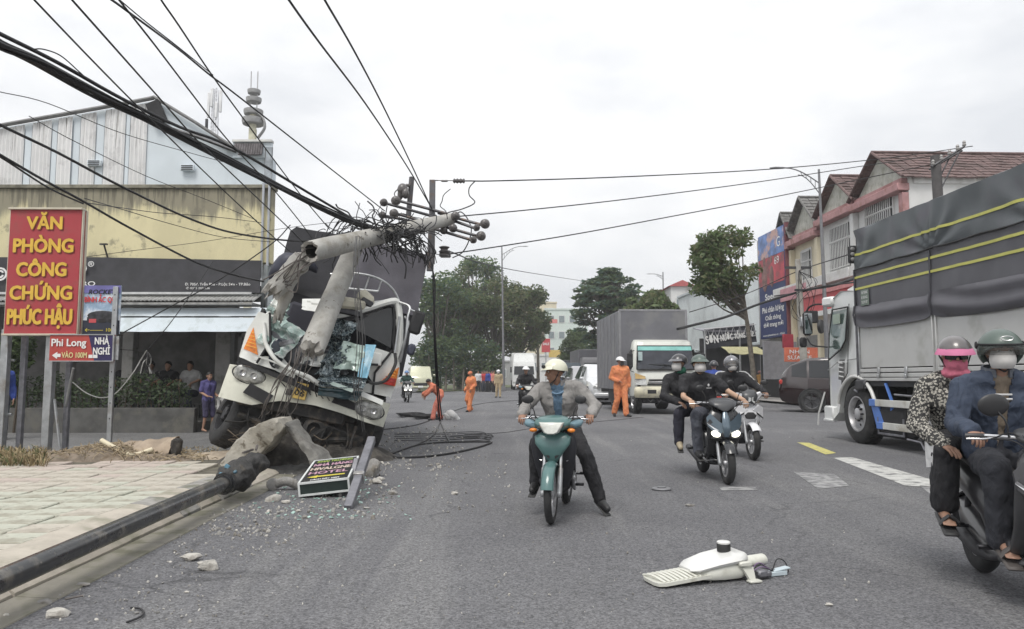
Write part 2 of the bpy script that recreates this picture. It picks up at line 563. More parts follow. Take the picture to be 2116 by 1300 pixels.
for iy in range(8,34):
 for ix in range(0,30):
  x=-3.16-PS*(ix+.5)-(PS/2 if iy%2 else 0)*.0
  y=PS*iy+.1
  p=road(x,y)
  d=p.y
  lim=11.0-.0*x
  if y>10.2+(-x-3)*.16:continue
  sx=CX+FPX*p.x/d
  if sx<-60:continue
  if(p-gd(560,930)).length<1.35 or(p-gd(545,985)).length<.75:continue
  if y>9.6+(-x-3)*.14 and rg.random()<.35:continue
  spots.append((d,x,y))
spots.sort()
rest=MB()
for k,(d,x,y)in enumerate(spots):
 f=noise.noise(V((x*.5,y*.35,3)))
 c=0 if f<-.05 else(1 if f<.22 else 2)
 if rg.random()<.16:c=rg.randrange(3)
 z=.126+rg.uniform(-.007,.005)
 tx,ty=rg.gauss(0,.014),rg.gauss(0,.014)
 x+=rg.uniform(-.006,.006);y+=rg.uniform(-.006,.006)
 if k<296:
  o=bpy.data.objects.new("paver",_pm[c])
  COL.objects.link(o);o.parent=sw
  o.location=road(x,y,z)
  o.rotation_euler=(tx,ty,math.atan2(RN.y,RN.x))
 else:
  b=MB();b.box((0,0,-.035),(PS-.016,PS-.016,.07),.008,m=c)
  rest.merge(b,Matrix.Translation(road(x,y,z))@Euler((tx,ty,math.atan2(RN.y,RN.x))).to_matrix().to_4x4())
tag(rest.build("paver",paver_cols,sw,None),kind="stuff")
kerb_mat=mk("kerb_stone",(.44,.40,.34),.82,var=.12,vs=4,bump=.004,bs=50,stain=(.26,.25,.19),ss=2.5,st=(.48,.7))
kerb_grey=mk("kerb_grey",(.3,.29,.27),.85,var=.2,vs=5,bump=.005,bs=40,stain=(.17,.17,.13),ss=4)
gut_mat=mk("gutter_concrete",(.25,.235,.20),.9,var=.2,vs=3,bump=.004,bs=50,stain=(.15,.145,.105),ss=3,st=(.45,.65))
kb=thing("kerb",None,None);tag(kb,kind="structure")
y=1.6
for k,ln in enumerate((1.45,1.4,1.42,1.0,.42,.55,.95,1.1)):
 prof=[(-2.655,-.03),(-2.655,.035),(-2.70,.075),(-3.02,.135),(-3.13,.138),(-3.13,-.03)]
 b=MB();n=5;rings=[]
 dy=rg.uniform(-.02,.02)if k>2 else 0
 for i in range(n+1):
  yy=y+.006+(ln-.012)*i/n
  rings.append([road(px+dy+(.012*noise.noise(V((yy*3,px*2,k)))if j not in(0,5)else 0),yy,pz+(.008*noise.noise(V((yy*4,px*9,k))))if pz>0 else pz)for j,(px,pz)in enumerate(prof)])
 b.loft(rings)
 b.build("kerb_stone",kerb_mat if k not in(4,6)else kerb_grey,kb,30)
 b=MB()
 b.loft([[road(px+.014*noise.noise(V((yy*2.2,px,9)))*(px>-2.5),yy,pz)for px,pz in((-2.40,-.02),(-2.41,.008),(-2.65,.02),(-2.65,-.02))]for yy in[y+.004+(ln-.008)*i/8 for i in range(9)]])
 b.build("gutter_slab",gut_mat,kb,30)
 y+=ln
 # BUILDINGS ON THE LEFT
KL=17.7/FPX
def lx(px,Y=17.7):return(px-CX)*Y/FPX
def lz(py,Y=17.7):return CAMH+(780-py)*Y/FPX
yellow_wall=mk("mouldy_yellow_wall",(.66,.57,.27),.85,var=.06,vs=1.2,stretch=(1.6,1,.35),stain=(.24,.21,.12),ss=1.3,st=(.54,.72),bump=.004,bs=18)
mould=mk("black_mould_wall",(.17,.155,.11),.9,var=.35,vs=3,stretch=(3,1,.25),stain=(.44,.38,.2),ss=2.0,st=(.5,.66),stain2=(.06,.055,.045),s2s=2.5,s2t=(.5,.62))
pale_blue=mk("pale_blue_wall",(.63,.69,.735),.75,var=.05,vs=.8,stretch=(2,1,.3),stain=(.45,.5,.53),ss=1.2,st=(.56,.8))
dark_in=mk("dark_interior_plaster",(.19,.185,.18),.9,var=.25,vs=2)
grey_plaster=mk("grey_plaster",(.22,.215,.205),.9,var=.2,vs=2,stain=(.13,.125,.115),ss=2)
def mouldy(name,base,streak,zt,zs,fine=0):
 """painted wall whose top edge runs down in dark mould streaks"""
 m=bpy.data.materials.new(name);m.use_nodes=True
 N,L=m.node_tree.nodes,m.node_tree.links
 b=N["Principled BSDF"];b.inputs["Roughness"].default_value=.88
 co=N.new("ShaderNodeTexCoord").outputs["Object"]
 sp=N.new("ShaderNodeSeparateXYZ");L.new(co,sp.inputs[0])
 def nz(sc,st,det=6):
  mp=N.new("ShaderNodeMapping");mp.inputs["Scale"].default_value=st
  L.new(co,mp.inputs["Vector"])
  n=N.new("ShaderNodeTexNoise");n.inputs["Scale"].default_value=sc;n.inputs["Detail"].default_value=det
  n.inputs["Roughness"].default_value=.65
  L.new(mp.outputs[0],n.inputs["Vector"]);return n.outputs["Fac"]
 def math_(op,a,c):
  x=N.new("ShaderNodeMath");x.operation=op
  for i,q in enumerate((a,c)):
   if isinstance(q,(int,float)):x.inputs[i].default_value=q
   else:L.new(q,x.inputs[i])
  return x.outputs[0]
 def rng(f,a,c,lo=0,hi=1):
  r=N.new("ShaderNodeMapRange");r.interpolation_type='SMOOTHSTEP'
  r.inputs["From Min"].default_value=a;r.inputs["From Max"].default_value=c
  r.inputs["To Min"].default_value=lo;r.inputs["To Max"].default_value=hi
  L.new(f,r.inputs["Value"]);return r.outputs[0]
 def mix(f,A,B):
  x=N.new("ShaderNodeMix");x.data_type='RGBA';L.new(f,x.inputs["Factor"])
  for k,q in(("A",A),("B",B)):
   if isinstance(q,tuple):x.inputs[k].default_value=(*q,1)
   else:L.new(q,x.inputs[k])
  return x.outputs["Result"]
 h=rng(sp.outputs["Z"],zt-zs,zt)
 s1=math_('ADD',nz(7 if fine else 1.5,(2.2,1,.10)),math_('MULTIPLY',h,.16 if fine else.5))
 s2=math_('ADD',nz(14 if fine else 5.0,(2.6,1,.07 if fine else.12)),math_('MULTIPLY',h,.14 if fine else.3))
 c=mix(rng(nz(1.2,(1,1,.5)),.35,.65),base,tuple(x*.86 for x in base))
 c=mix(rng(s1,.66,.84,0,.88),c,streak)
 c=mix(rng(s2,.72,.86,0,.7),c,tuple(x*.45 for x in streak))
 c=mix(rng(math_('ADD',nz(3,(1,1,1),8),math_('MULTIPLY',nz(.45,(1,1,1.4)),.5)),.8,.93,0,.2 if fine else.6),c,tuple(x*.8 for x in streak))
 L.new(c,b.inputs["Base Color"])
 return m
shop=thing("shop_building","two storey corner shop with a mould streaked yellow upper wall and open dark ground floor","building",(0,0,0))
XL,XR,YF=-17.0,lx(552),17.7
b=MB()
b.box(((XL+XR)/2,YF+.16,(lz(540)+lz(383))/2),(XR-XL,.3,lz(383)-lz(540)))
b.build("upper_wall",mouldy("yellow_wall_with_mould",(.70,.635,.40),(.22,.205,.16),lz(372),1.35),shop,None)
b=MB();b.box(((XL+XR)/2,YF+.15,lz(383)+.045),(XR-XL+.1,.4,.09),.01)
b.build("coping",mk("mouldy_coping",(.2,.19,.15),.9,var=.4,vs=4),shop)
b=MB()
for px,py,w,h in((410,520,26,40),(487,505,34,62)):
 b.box((lx(px),YF-.005,lz(py)),(w*KL,.02,h*KL))
b=MB()
b.box(((XL+XR)/2-.4,YF+2.2,3.55),(XR-XL-.8,3.7,.2))
b.build("floor_slab",grey_plaster,shop,None)
b=MB();b.prism([(XR,YF+.31),(XR-.12,YF+.31),(XR-2.3,YF+6.3),(XR-2.2,YF+6.3)],Matrix.Translation((0,0,0)),5.75)
b.build("side_wall",pale_blue,shop,None)
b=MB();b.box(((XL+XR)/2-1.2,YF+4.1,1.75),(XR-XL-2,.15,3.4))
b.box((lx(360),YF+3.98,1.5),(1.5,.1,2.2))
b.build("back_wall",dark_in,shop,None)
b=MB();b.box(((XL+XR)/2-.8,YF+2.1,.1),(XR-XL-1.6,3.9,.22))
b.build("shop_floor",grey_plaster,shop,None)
for px in(120,250,450):
 b=MB();b.box((lx(px),YF+.45,1.85),(.26 if px!=450 else.36,.28,3.3),.01)
 b.build("pillar",grey_plaster,shop,None)
b=MB();b.box((lx(498)-.35,YF+.9,1.2),(.08,.08,2.3));b.box((lx(498)+.5,YF+.9,1.2),(.08,.08,2.3));b.box((lx(498)+.07,YF+.9,2.31),(.93,.08,.1))
b.build("door_frame",mk("grey_door_frame",(.3,.29,.29),.6),shop)
b=MB();b.box((lx(425),YF+3.95,1.75),(.9,.1,1.5))
b.build("notice_panel",mk("dull_panel",(.16,.155,.155),.7),shop)
for dx in(-.12,.02):
 b=MB();b.tube([(XR+dx-.05,YF-.06,3.9),(XR+dx-.05,YF-.06,5.9)],.03)
 b.build("drain_pipe",mk("drain_grey",(.4,.42,.45),.6),shop)
b=MB();b.box(((XL+lx(415))/2,YF-.14,.25),(lx(415)-XL,.2,.62),.015)
b.build("low_wall",mk("low_wall_plaster",(.095,.094,.09),.9,var=.3,vs=2,stain=(.13,.125,.11),ss=2.5),shop)
b=MB();b.box(((lx(440)+lx(560))/2,YF+.1,.24),(lx(560)-lx(440),.2,.5),.01)
b.build("low_wall",mk("brown_low_wall",(.2,.16,.12),.9,var=.2),shop)
b=MB()
n=110
for i in range(n):
 x=XL+1+(XR-XL-1.15)*(i+.5)/n
 w=(XR-XL-1.15)/n
 ring=[[(x+math.cos(math.pi*j/5)*w*.5,yy,zz+math.sin(math.pi*j/5)*.035)for j in range(6)]for yy,zz in((YF-.62,lz(628)),(YF-.02,lz(609)))]
 b.loft(ring,closed=False,cap=False)
b.box(((XL+XR)/2+.4,YF-.3,lz(628)-.035),(XR-XL-1.15,.6,.05))
tag(b.build("eave_tile",mk("eave_tile",(.34,.34,.33),.7,var=.2,vs=6),shop,60),kind="stuff")
b=MB();b.box(((XL+XR)/2+.4,YF-.66,lz(611)),(XR-XL-1.15,.03,.05));b.build("eave_trim",mk("eave_trim",(.55,.56,.56),.6),shop)
cloth_blue=mk("pale_blue_awning",(.62,.69,.74),.7,var=.05,vs=2,stain=(.5,.56,.58),ss=2)
for za,zb,ya,yb in((lz(638),lz(656),YF-.35,YF-.5),(lz(659),lz(688),YF-.5,YF-.66)):
 b=MB();n=24;rings=[]
 for i in range(n+1):
  x=lx(265)+(XR+.5-lx(265))*i/n
  q=.012*noise.noise(V((x*2.5,za,1)))
  rings.append([(x,ya+q,za),(x,(ya+yb)/2+q*2,(za+zb)/2),(x,yb+q*3,zb+q),(x,yb+q*3+.02,zb+q),(x,ya+.02+q,za)])
 b.loft(rings)
 b.build("awning",cloth_blue,shop)
b=MB();b.box(((lx(265)+XR+.5)/2,YF-.49,lz(657)),(XR+.5-lx(265),.03,.03));b.build("awning_rail",dark_metal,shop)
b=MB();b.tube([(lx(216),YF-.02,lz(533)),(lx(215),YF-.2,lz(506))],.02);b.box((lx(215),YF-.22,lz(505)),(.17,.06,.035));b.build("wall_lamp",dark_metal,shop)
ban=thing("shop_banner","long black shop banner across the facade under the yellow wall with white lettering","banner",(0,YF-.3,0))
b=MB();n=60;rings=[]
for i in range(n+1):
 x=XL+1+(XR-XL-1.1)*i/n
 z1=lz(533+7*max(0,(x-lx(200))/(lx(550)-lx(200))))
 q=.016*noise.noise(V((x*1.7,2,1)))+.007*noise.noise(V((x*7,2,1)))
 rings.append([(x,q+.01,z1),(x,q*2,(z1+lz(606))/2),(x,q-.03,lz(607)),(x,q+.0,lz(607)),(x,q+.05,z1)])
b.loft(rings)
b.build("cloth",mk("black_banner_cloth",(.04,.04,.046),.6,var=.2,vs=3),ban,60)
wl_=mk("white_lettering",(.75,.75,.74),.6,var=.03)
def flat_y(o,y):o.location.y=y
lettering("©",wl_,ban,(lx(14),-.06,lz(571)),.3,.3,.03)
lettering("CÀ",wl_,ban,(lx(2),-.06,lz(589)),.13,.22,.02)
lettering("O",wl_,ban,(lx(176),-.06,lz(559)),.27,.29,.05)
lettering("®",wl_,ban,(lx(198),-.06,lz(549)),.13,.14,.01)
lettering("PRO",wl_,ban,(lx(190),-.06,lz(589)),.11,.42,.02)
lettering("Đ: 705A Trần Phú - P.Lộc Sơn - TP.Bảo",wl_,ban,(lx(458),-.06,lz(590)),.062,1.52,.012)
lettering("✆ 0375 203 526",wl_,ban,(lx(418),-.06,lz(598)),.05,.55,.012)
Yb=19.6
blue=thing("warehouse","pale blue gabled building clad in rust streaked corrugated sheets above the yellow wall","building")
def bx(px):return lx(px,Yb)
def bz(py):return lz(py,Yb)
pts2=[(bx(-150),4.4),(bx(-150),bz(275)),(bx(0),bz(247)),(bx(300),bz(192)),(bx(480),bz(302)),(bx(552),bz(318)),(bx(552),4.4)]
def roofz(x):
 for(xa,za),(xb_,zb)in zip(pts2[1:5],pts2[2:6]):
  if xa<=x<=xb_:return za+(zb-za)*(x-xa)/(xb_-xa)
 return pts2[1][1]
b=MB();b.prism([(x,z)for x,z in pts2],Matrix(((1,0,0,0),(0,0,1,Yb+.03),(0,1,0,0),(0,0,0,1))),.3)
b.build("gable_wall",pale_blue,blue,None)
b=MB();b.prism([(pts2[1][0],Yb+.33),(pts2[4][0]+.9,Yb+.33),(pts2[4][0]-1.5,Yb+6),(pts2[1][0],Yb+6)],Matrix.Translation((0,0,4.4)),2.6)
b.build("rear_block",pale_blue,blue,None)
rust=[mouldy("rusty_sheet",(.76,.76,.76),(.17,.16,.155),lz(190,Yb),3.0,1),pale_blue]
segs=[(-150,-60,0),(-60,-30,1),(-30,27,0),(27,42,1),(42,84,0),(84,96,1),(96,129,0),(129,144,1),(144,178,0),(178,195,1),(195,240,0),(240,249,1),(249,286,0)]
for x0,x1,c in segs:
 b=MB();xa,xb_=bx(x0)+.01,bx(x1)-.01
 n=max(2,int((xb_-xa)/.05))if c==0 else 2
 fr,bk=[],[]
 for i in range(n+1):
  x=xa+(xb_-xa)*i/n
  y=Yb-(.035 if i%2 else 0.0)if c==0 else Yb+.012
  zt=roofz(x)-.05
  fr.append(((x,y,5.4),(x,y,zt)))
 b.loft([[f[0]for f in fr],[f[1]for f in fr]],closed=False,cap=False)
 b.build("cladding_sheet",rust[c],blue,None)
b=MB();b.tube([(bx(-150),Yb-.1,bz(275)),(bx(0),Yb-.1,bz(246)),(bx(255),Yb-.1,bz(199)),(bx(300),Yb-.1,bz(190))],.055,6)
b.tube([(bx(285),Yb-.1,bz(193)),(bx(300),Yb-.1,bz(188)),(bx(390),Yb-.1,bz(243)),(bx(482),Yb-.1,bz(303))],.05,6)
b.build("roof_trim",mk("roof_trim_grey",(.17,.17,.17),.7,var=.2),blue)
b=MB();b.box((bx(308),Yb-.1,bz(222)),(.36,.12,.62),Rm=Euler((0,R(-24),0)).to_matrix());b.build("roof_patch",matt_black,blue)
for px,py in((180,330),(376,340)):
 b=MB();b.box((bx(px),Yb-.06,bz(py)),(.36,.08,.16),.01);b.build("vent_frame",pale_blue,blue)
 for k in range(3):
  b=MB();b.box((bx(px),Yb-.105,bz(py)-.05+.05*k),(.3,.02,.02));b.build("vent_slat",dark_metal,blue,None)
b=MB();b.box(((bx(470)+bx(552))/2,Yb-.02,(bz(318)+bz(285))/2),(bx(552)-bx(470),.1,bz(285)-bz(318)));b.build("annex_wall",pale_blue,blue,None)
b=MB();b.box(((bx(470)+bx(553))/2,Yb-.04,bz(283)),(bx(553)-bx(470),.2,.06));b.build("annex_coping",mk("pale_coping",(.6,.6,.58),.8),blue)
tilem=mk("dark_roof_tile",(.12,.11,.115),.8,var=.35,vs=8)
b=MB()
for r_ in range(6):
 for c_ in range(12):
  xx=bx(474)+(bx(535)-bx(474))*(c_+.5)/12
  if r_>2 and c_<2:continue
  b.box((xx,Yb-.1-.014*r_,bz(289)-(bz(289)-bz(314))*(r_+.5)/6),((bx(535)-bx(474))/12-.01,.04,.075),Rm=Euler((R(-16),0,0)).to_matrix())
tag(b.build("roof_tile",tilem,blue,None),kind="stuff")
b=MB();b.tube([(bx(330),Yb-.12,bz(254)),(bx(400),Yb-.12,bz(276)),(bx(478),Yb-.12,bz(306))],.05,6);b.build("gutter",dark_metal,blue)
b=MB();b.box((bx(546),Yb-.06,bz(470)),(.2,.05,4.4));b.build("corner_strip",mk("dirty_blue_strip",(.33,.36,.39),.8,var=.3,vs=4,stretch=(3,1,.3),stain=(.08,.08,.08),ss=2.5,st=(.5,.62)),blue)
Ym=32.0
mast=thing("antenna_mast","white lattice phone antenna mast rising behind the blue gable","antenna",pt(443,272,Ym))
b=MB();sc=Ym/FPX
for sx in(-1,1):
 for sy in(-1,1):b.tube([(sx*6*sc,sy*.12,-1.5),(sx*4*sc,sy*.1,92*sc)],.02,5)
for k in range(11):
 z=k*8.5*sc
 for s in(-1,1):
  b.tube([(-6*sc*s,-.12,z),(5*sc*s,-.12,z+8*sc)],.012,4)
 b.tube([(-6*sc,-.12,z),(6*sc,-.12,z)],.014,4)
b.build("lattice",mk("pale_mast_paint",(.6,.6,.62),.6),mast)
for px,z0,z1,y in((-14,30,85,0),(13,40,88,-.1),(-4,50,90,-.2),(6,26,60,-.2),(-15,4,26,-.1)):
 b=MB();b.box((px*sc,y,(z0+z1)/2*sc),(5.5*sc,.09,(z1-z0)*sc),.02);b.build("panel_antenna",mk("antenna_white",(.7,.7,.7),.5)if px!=-15 else dark_metal,mast)
Yt=62.0;sc=Yt/FPX
tow=thing("broadcast_tower","distant tower with stacked grey ring platforms and twin aerials","tower",(pt(522,290,Yt).x,Yt,0))
zt=pt(522,290,Yt).z
tower_y=mk("tower_cream",(.62,.6,.46),.8);tower_g=mk("tower_grey",(.3,.3,.3),.8)
b=MB();b.box((-.2*sc,0,zt/2),(13*sc,.5,zt+2));b.lathe([(7*sc,zt-1),(7*sc,zt+62*sc)],12)
b.build("shaft",tower_y,tow)
for py,w,h in((250,23,12),(230,20,10),(203,16,9),(185,13.5,8)):
 z=zt+(290-py)*sc
 b=MB();b.lathe([(w*.3*sc,z-h/2*sc),(w*.93*sc,z-h/2*sc),(w*sc,z),(w*sc,z+h/2*sc),(w*.3*sc,z+h/2*sc)],20,cap=True);b.build("ring_platform",tower_g,tow)
for dx in(-7,7):
 b=MB();b.tube([(dx*sc,0,zt+50*sc),(dx*sc,0,zt+150*sc)],.05,6);b.build("aerial",mk("aerial_grey",(.45,.45,.45),.6),tow)
b=MB();b.tube(smooth_path([(10*sc,-.3,zt+58*sc),(24*sc,-.3,zt+44*sc),(27*sc,-.3,zt+24*sc),(14*sc,-.3,zt+3*sc)]),5*sc,8,flat=.5);b.build("curved_stair",tower_g,tow)
def leaf_mass(name,boxes,n,size,mats,parent=None,seed=1,squash=.6,shell=.0):
 """leaf sized faces spread through ellipsoids; boxes = (centre, radii, share)"""
 r_=random.Random(seed);b=MB();tot=sum(q[2]for q in boxes)
 for c,rad,sh in boxes:
  for _ in range(int(n*sh/tot)):
   while True:
    p=V((r_.uniform(-1,1),r_.uniform(-1,1),r_.uniform(-1,1)))
    if shell<p.length<=1:break
   q=V(c)+V((p.x*rad[0],p.y*rad[1],p.z*rad[2]))
   u=V((r_.gauss(0,1),r_.gauss(0,1),r_.gauss(0,squash))).normalized()
   w=u.cross(V((r_.gauss(0,1),r_.gauss(0,1),r_.gauss(0,1)))).normalized()
   s=size*r_.uniform(.55,1.25)
   k=r_.randrange(len(mats))if len(mats)>1 else 0
   b.add([q-u*s,q+w*s*.42,q+u*s,q-w*s*.42],[(0,1,2,3)],k)
 return b.build(name,mats,parent,None)
def leaf(name,c,vs=.8):
 """thin leaves: part of the light that falls on one side comes out at the other"""
 m=mk(name,c,.55,var=.4,vs=vs)
 N,L=m.node_tree.nodes,m.node_tree.links
 b=N["Principled BSDF"];o=N["Material Output"]
 t=N.new("ShaderNodeBsdfTranslucent");x=N.new("ShaderNodeMixShader");x.inputs[0].default_value=.46
 src=b.inputs["Base Color"].links[0].from_socket
 L.new(src,t.inputs["Color"]);L.new(b.outputs[0],x.inputs[1]);L.new(t.outputs[0],x.inputs[2]);L.new(x.outputs[0],o.inputs["Surface"])
 return m
leaf_dark=leaf("leaf_dark",(.09,.125,.068),.9)
leaf_mid=leaf("leaf_mid",(.12,.17,.07),.8)
leaf_olive=leaf("leaf_olive",(.165,.172,.085),.6)
leaf_light=leaf("leaf_light",(.14,.19,.075),.8)
leaf_blue=leaf("leaf_blue_green",(.085,.14,.105),.6)
leaf_dry=mk("leaf_dry",(.2,.15,.08),.8,var=.3)
hd=thing("hedge","dark green clipped hedge growing along the shop's low wall","hedge",(0,YF-.12,0))
leaf_mass("foliage",[((lx(60+60*k),.05,.92+.1*math.sin(k*2.1)),(.5,.24,.42),1)for k in range(6)],3000,.055,[leaf_dark],hd,3)
b=MB()
for k in range(26):b.tube([(lx(30+14*k),0,.5),(lx(30+14*k)+rg.uniform(-.1,.1),.03,1.05)],.012,5)
b.build("stem",mk("stem_brown",(.07,.055,.04),.9),hd)
bu=thing("climbing_bush","leafy bush hanging behind the red sign's left post","bush",(lx(58),YF-.35,0))
leaf_mass("foliage",[((0,0,1.9),(.42,.2,.55),1),((-.1,0,1.3),(.3,.2,.5),.5)],1500,.07,[leaf_dark,leaf_mid],bu,8)
b=MB();b.tube([(0,0,0),(.05,0,.7),(-.04,0,1.5)],.03,6);b.build("stem",MATS["stem_brown"],bu)
pf=thing("picket_fence","short white picket fence on the brown wall behind the boy in purple","fence",(lx(466),YF-.05,.49))
wp=mk("fence_white",(.68,.68,.66),.7)
for z in(.1,.26):
 b=MB();b.box((0,.02,z),(.66,.025,.045));b.build("rail",wp,pf,None)
pk=MB();pk.prism([(-.028,0),(.028,0),(.028,.33),(0,.38),(-.028,.33)],Matrix(((1,0,0,0),(0,0,-1,0),(0,1,0,0),(0,0,0,1))),.022)
for k in range(7):pk.build("picket",wp,pf,None,(-.3+.1*k,0,0))
# HOUSES ALONG THE RIGHT SIDE
RZ_R=math.atan2(-RD.y,-RD.x)
house_white=mk("house_white",(.62,.62,.61),.8,var=.05,vs=1.5,stain=(.42,.41,.38),ss=.9,st=(.52,.8))
house_cream=mk("house_cream",(.62,.56,.42),.8,var=.06,vs=1.5,stain=(.45,.4,.3),ss=.9,st=(.55,.8))
pink_trim=mk("pink_trim",(.40,.225,.225),.75,var=.12,vs=3,stain=(.3,.15,.14),ss=2)
red_tile=mk("red_roof_tile",(.145,.095,.09),.8,var=.35,vs=7,stain=(.09,.06,.055),ss=1.2,st=(.45,.65))
grey_tile=mk("grey_roof_tile",(.16,.155,.15),.8,var=.3,vs=7,stain=(.09,.09,.085),ss=1.2)
pedim=mk("stained_pediment",(.5,.5,.45),.85,var=.12,vs=3,stain=(.28,.28,.22),ss=2,st=(.45,.7))
FX=17.0
def house(label,yc,w,apex,eave,wallm,tilem,depth=9.0,winz=None,side=False,cream_win=False):
 h=thing("terraced_house",label,"house",road(FX,yc),RZ_R,"houses along the right side")
 hw=w/2
 b=MB();b.box((0,depth/2,eave/2),(w-.02,depth,eave))
 b.build("wall",wallm,h,None)
 b=MB();b.prism([(-hw,eave),(hw,eave),(0,apex-.12)],Matrix(((1,0,0,0),(0,0,1,-.02),(0,1,0,0),(0,0,0,1))),.25)
 b.build("pediment",pedim,h,None)
 rf=MB();sl=math.hypot(hw+.25,apex-eave+.1);an=math.atan2(apex-eave+.1,hw+.25)
 for s in(1,-1):
  rows,cols=9,int(depth/.42)
  M0=Matrix.Translation((0,-.35,apex))@Matrix(((s,0,0,0),(0,1,0,0),(0,0,1,0),(0,0,0,1)))
  for r_ in range(rows):
   for c_ in range(cols):
    d=sl*(r_+.55)/rows
    y=(depth+.3)*(c_+.5)/cols
    cx,cz=math.cos(an)*d,-math.sin(an)*d
    t=MB();t.box((0,0,0),(sl/rows*1.12,depth/cols*.96,.05),Rm=Euler((0,an-.09,0)).to_matrix())
    rf.merge(t,M0@Matrix.Translation((cx,y,cz+.015*math.sin(c_*1.7+r_))))
 ro=rf.build("roof",tilem,h,None);tag(ro,kind="stuff")
 b=MB()
 for s in(1,-1):
  b.tube([(0,-.38,apex+.03),(s*(hw+.25),-.38,eave-.06)],.06,6)
 b.tube([(0,-.38,apex+.05),(0,depth,apex+.05)],.075,6)
 b.build("ridge_cap",tilem,h)
 b=MB();b.box((0,-.22,eave-.42),(w+.02,.5,.3),.02);b.box((0,-.12,eave-.14),(w*.96,.24,.2));b.build("cornice",pink_trim if not cream_win else pink_trim,h)
 b=MB();b.box((hw-.16,-.14,eave/2-.3),(.3,.26,eave-.7));b.build("pilaster",pink_trim if side else wallm,h,None)
 if winz:
  z0,z1,wx,ww=winz
  fr=MB()
  f=put("window",(lambda m:m.mesh("window"))(MB().box((wx,-.02,(z0+z1)/2),(ww+.12,.07,z1-z0+.12))),house_white,h,None)
  for k in range(3):
   for j in range(2):
    b=MB();b.box((wx-ww/3+ww/3*k,-.065,z0+(z1-z0)*(.32 if j==0 else.82)),(ww/3-.07,.03,(z1-z0)*(.58 if j==0 else.28)))
    b.build("pane",glass_dark,f,None)
  b=MB()
  for k in range(int(ww/.16)+1):b.box((wx-ww/2+.16*k,-.11,(z0+z1)/2),(.045,.03,z1-z0))
  for z in(z0+.1,z0+(z1-z0)*.64,z1-.1):b.box((wx,-.13,z),(ww,.03,.045))
  b.build("grille",house_white,f,None)
 b=MB();b.box((0,-.28,5.9),(w-.1,.55,.18),.02);b.box((0,-.5,6.1),(w-.1,.1,.34),.02);b.build("balcony",house_white,h)
 b=MB();b.box((0,-.03,1.8),(w-.5,.06,3.3));b.build("shop_front",grey_plaster,h,None)
 return h
h1=house("white end house with broad red tiled roof and pink pilaster behind the tarp truck",31.1,4.1,10.9,9.35,house_white,red_tile,14,(7.3,8.95,-.2,2.2),True)
b=MB();b.box((2.06,7,9.2),(.12,13.6,.3));b.build("eave_board",house_white,h1,None)
for k in range(2):
 f=put("window",MB().box((2.075,5.0+4.5*k,8.3),(.06,1.9,1.15)).mesh("window"),house_white,h1,None)
 for j in range(3):
  b=MB();b.box((2.115,4.42+4.5*k+.58*j,8.3),(.03,.5,1.0));b.build("pane",glass_dark,f,None)
house("white terraced house with red tiled gable and tall lattice window",35.0,3.7,10.95,9.4,house_white,red_tile,8,(6.4,8.6,.1,2.0))
house("cream terraced house with grey tiled gable and pale twin window",38.7,3.6,10.8,9.0,house_cream,grey_tile,8,(6.3,8.0,0,1.1),cream_win=True)
house("narrow cream house with low grey gable next to the blue billboard",41.2,2.0,10.5,8.9,house_cream,grey_tile,8,(6.4,7.9,0,.8),cream_win=True)
def signboard(name,label,c,w,h,rz,mat,th=.12,frame=None,group=None,cat="sign"):
 t=thing(name,label,cat,c,rz,group)
 b=MB();b.box((0,0,0),(w,th,h),.01);b.build("panel",mat,t)
 if frame:
  for x in(-1,1):
   b=MB();b.box((x*(w/2-.02),-th/2-.01,0),(.05,.03,h));b.build("frame",frame,t,None)
 return t
red_sign=mk("red_sign",(.50,.075,.085),.5,var=.06)
navy=mk("navy_sign",(.02,.032,.115),.5,var=.08)
t=signboard("shop_sign","red and white shop sign across the house behind the right utility pole",road(FX-.6,35.4,4.95),5.6,.9,RZ_R,red_sign)
b=MB();b.box((0,-.075,.52),(5.6,.1,.3));b.build("top_band",mk("pinkish_sign",(.55,.22,.22),.6),t)
b=MB();b.box((0,-.075,-.56),(5.6,.1,.24));b.build("lower_band",white_paint,t)
t=signboard("shop_sign","pink fascia sign under the cream house's balcony",road(FX-.5,39.4,5.8),3.4,.7,RZ_R,mk("pink_fascia",(.5,.25,.28),.6))
t=signboard("shop_sign","orange red notice board with faint writing behind the maroon car",pt(1655,733,33),1.5,.62,.1,mk("orange_sign",(.6,.16,.09),.6))
lettering("NHẬN",MATS["white_lettering"],t,(-.1,-.075,.12),.17,.9,.02);lettering("SỬA XE",MATS["white_lettering"],t,(-.1,-.075,-.14),.17,1.1,.02)
t=signboard("shop_sign","small maroon sign beside the grey shutter",pt(1628,705,38),.55,.7,.1,mk("maroon_sign",(.3,.03,.05),.6))
t=signboard("roll_shutter","grey metal roll shutter under the blue billboard",pt(1612,745,40),1.9,2.0,.15,mk("shutter_grey",(.24,.24,.26),.6),cat="shutter")
bb=thing("billboard","tall navy and red advertising billboard mounted on the shop front beside the trees","billboard",road(FX-.45,42.5,0),RZ_R)
b=MB();b.box((0,.1,6.65),(3.9,.25,6.2),.02);b.build("board",navy,bb)
sky_print=mk("blue_print",(.12,.2,.42),.5,var=.5,vs=1.2,stain=(.5,.32,.28),ss=.9,st=(.5,.6))
red_print=mk("red_print",(.42,.05,.07),.5,var=.3,vs=1.2,stain=(.16,.07,.07),ss=1.0,st=(.45,.6))
b=MB();b.box((0,-.035,9.0),(3.84,.02,1.45));b.build("blue_picture",sky_print,bb,None)
b=MB();b.box((0,-.035,7.45),(3.84,.02,1.6));b.build("red_picture",red_print,bb,None)
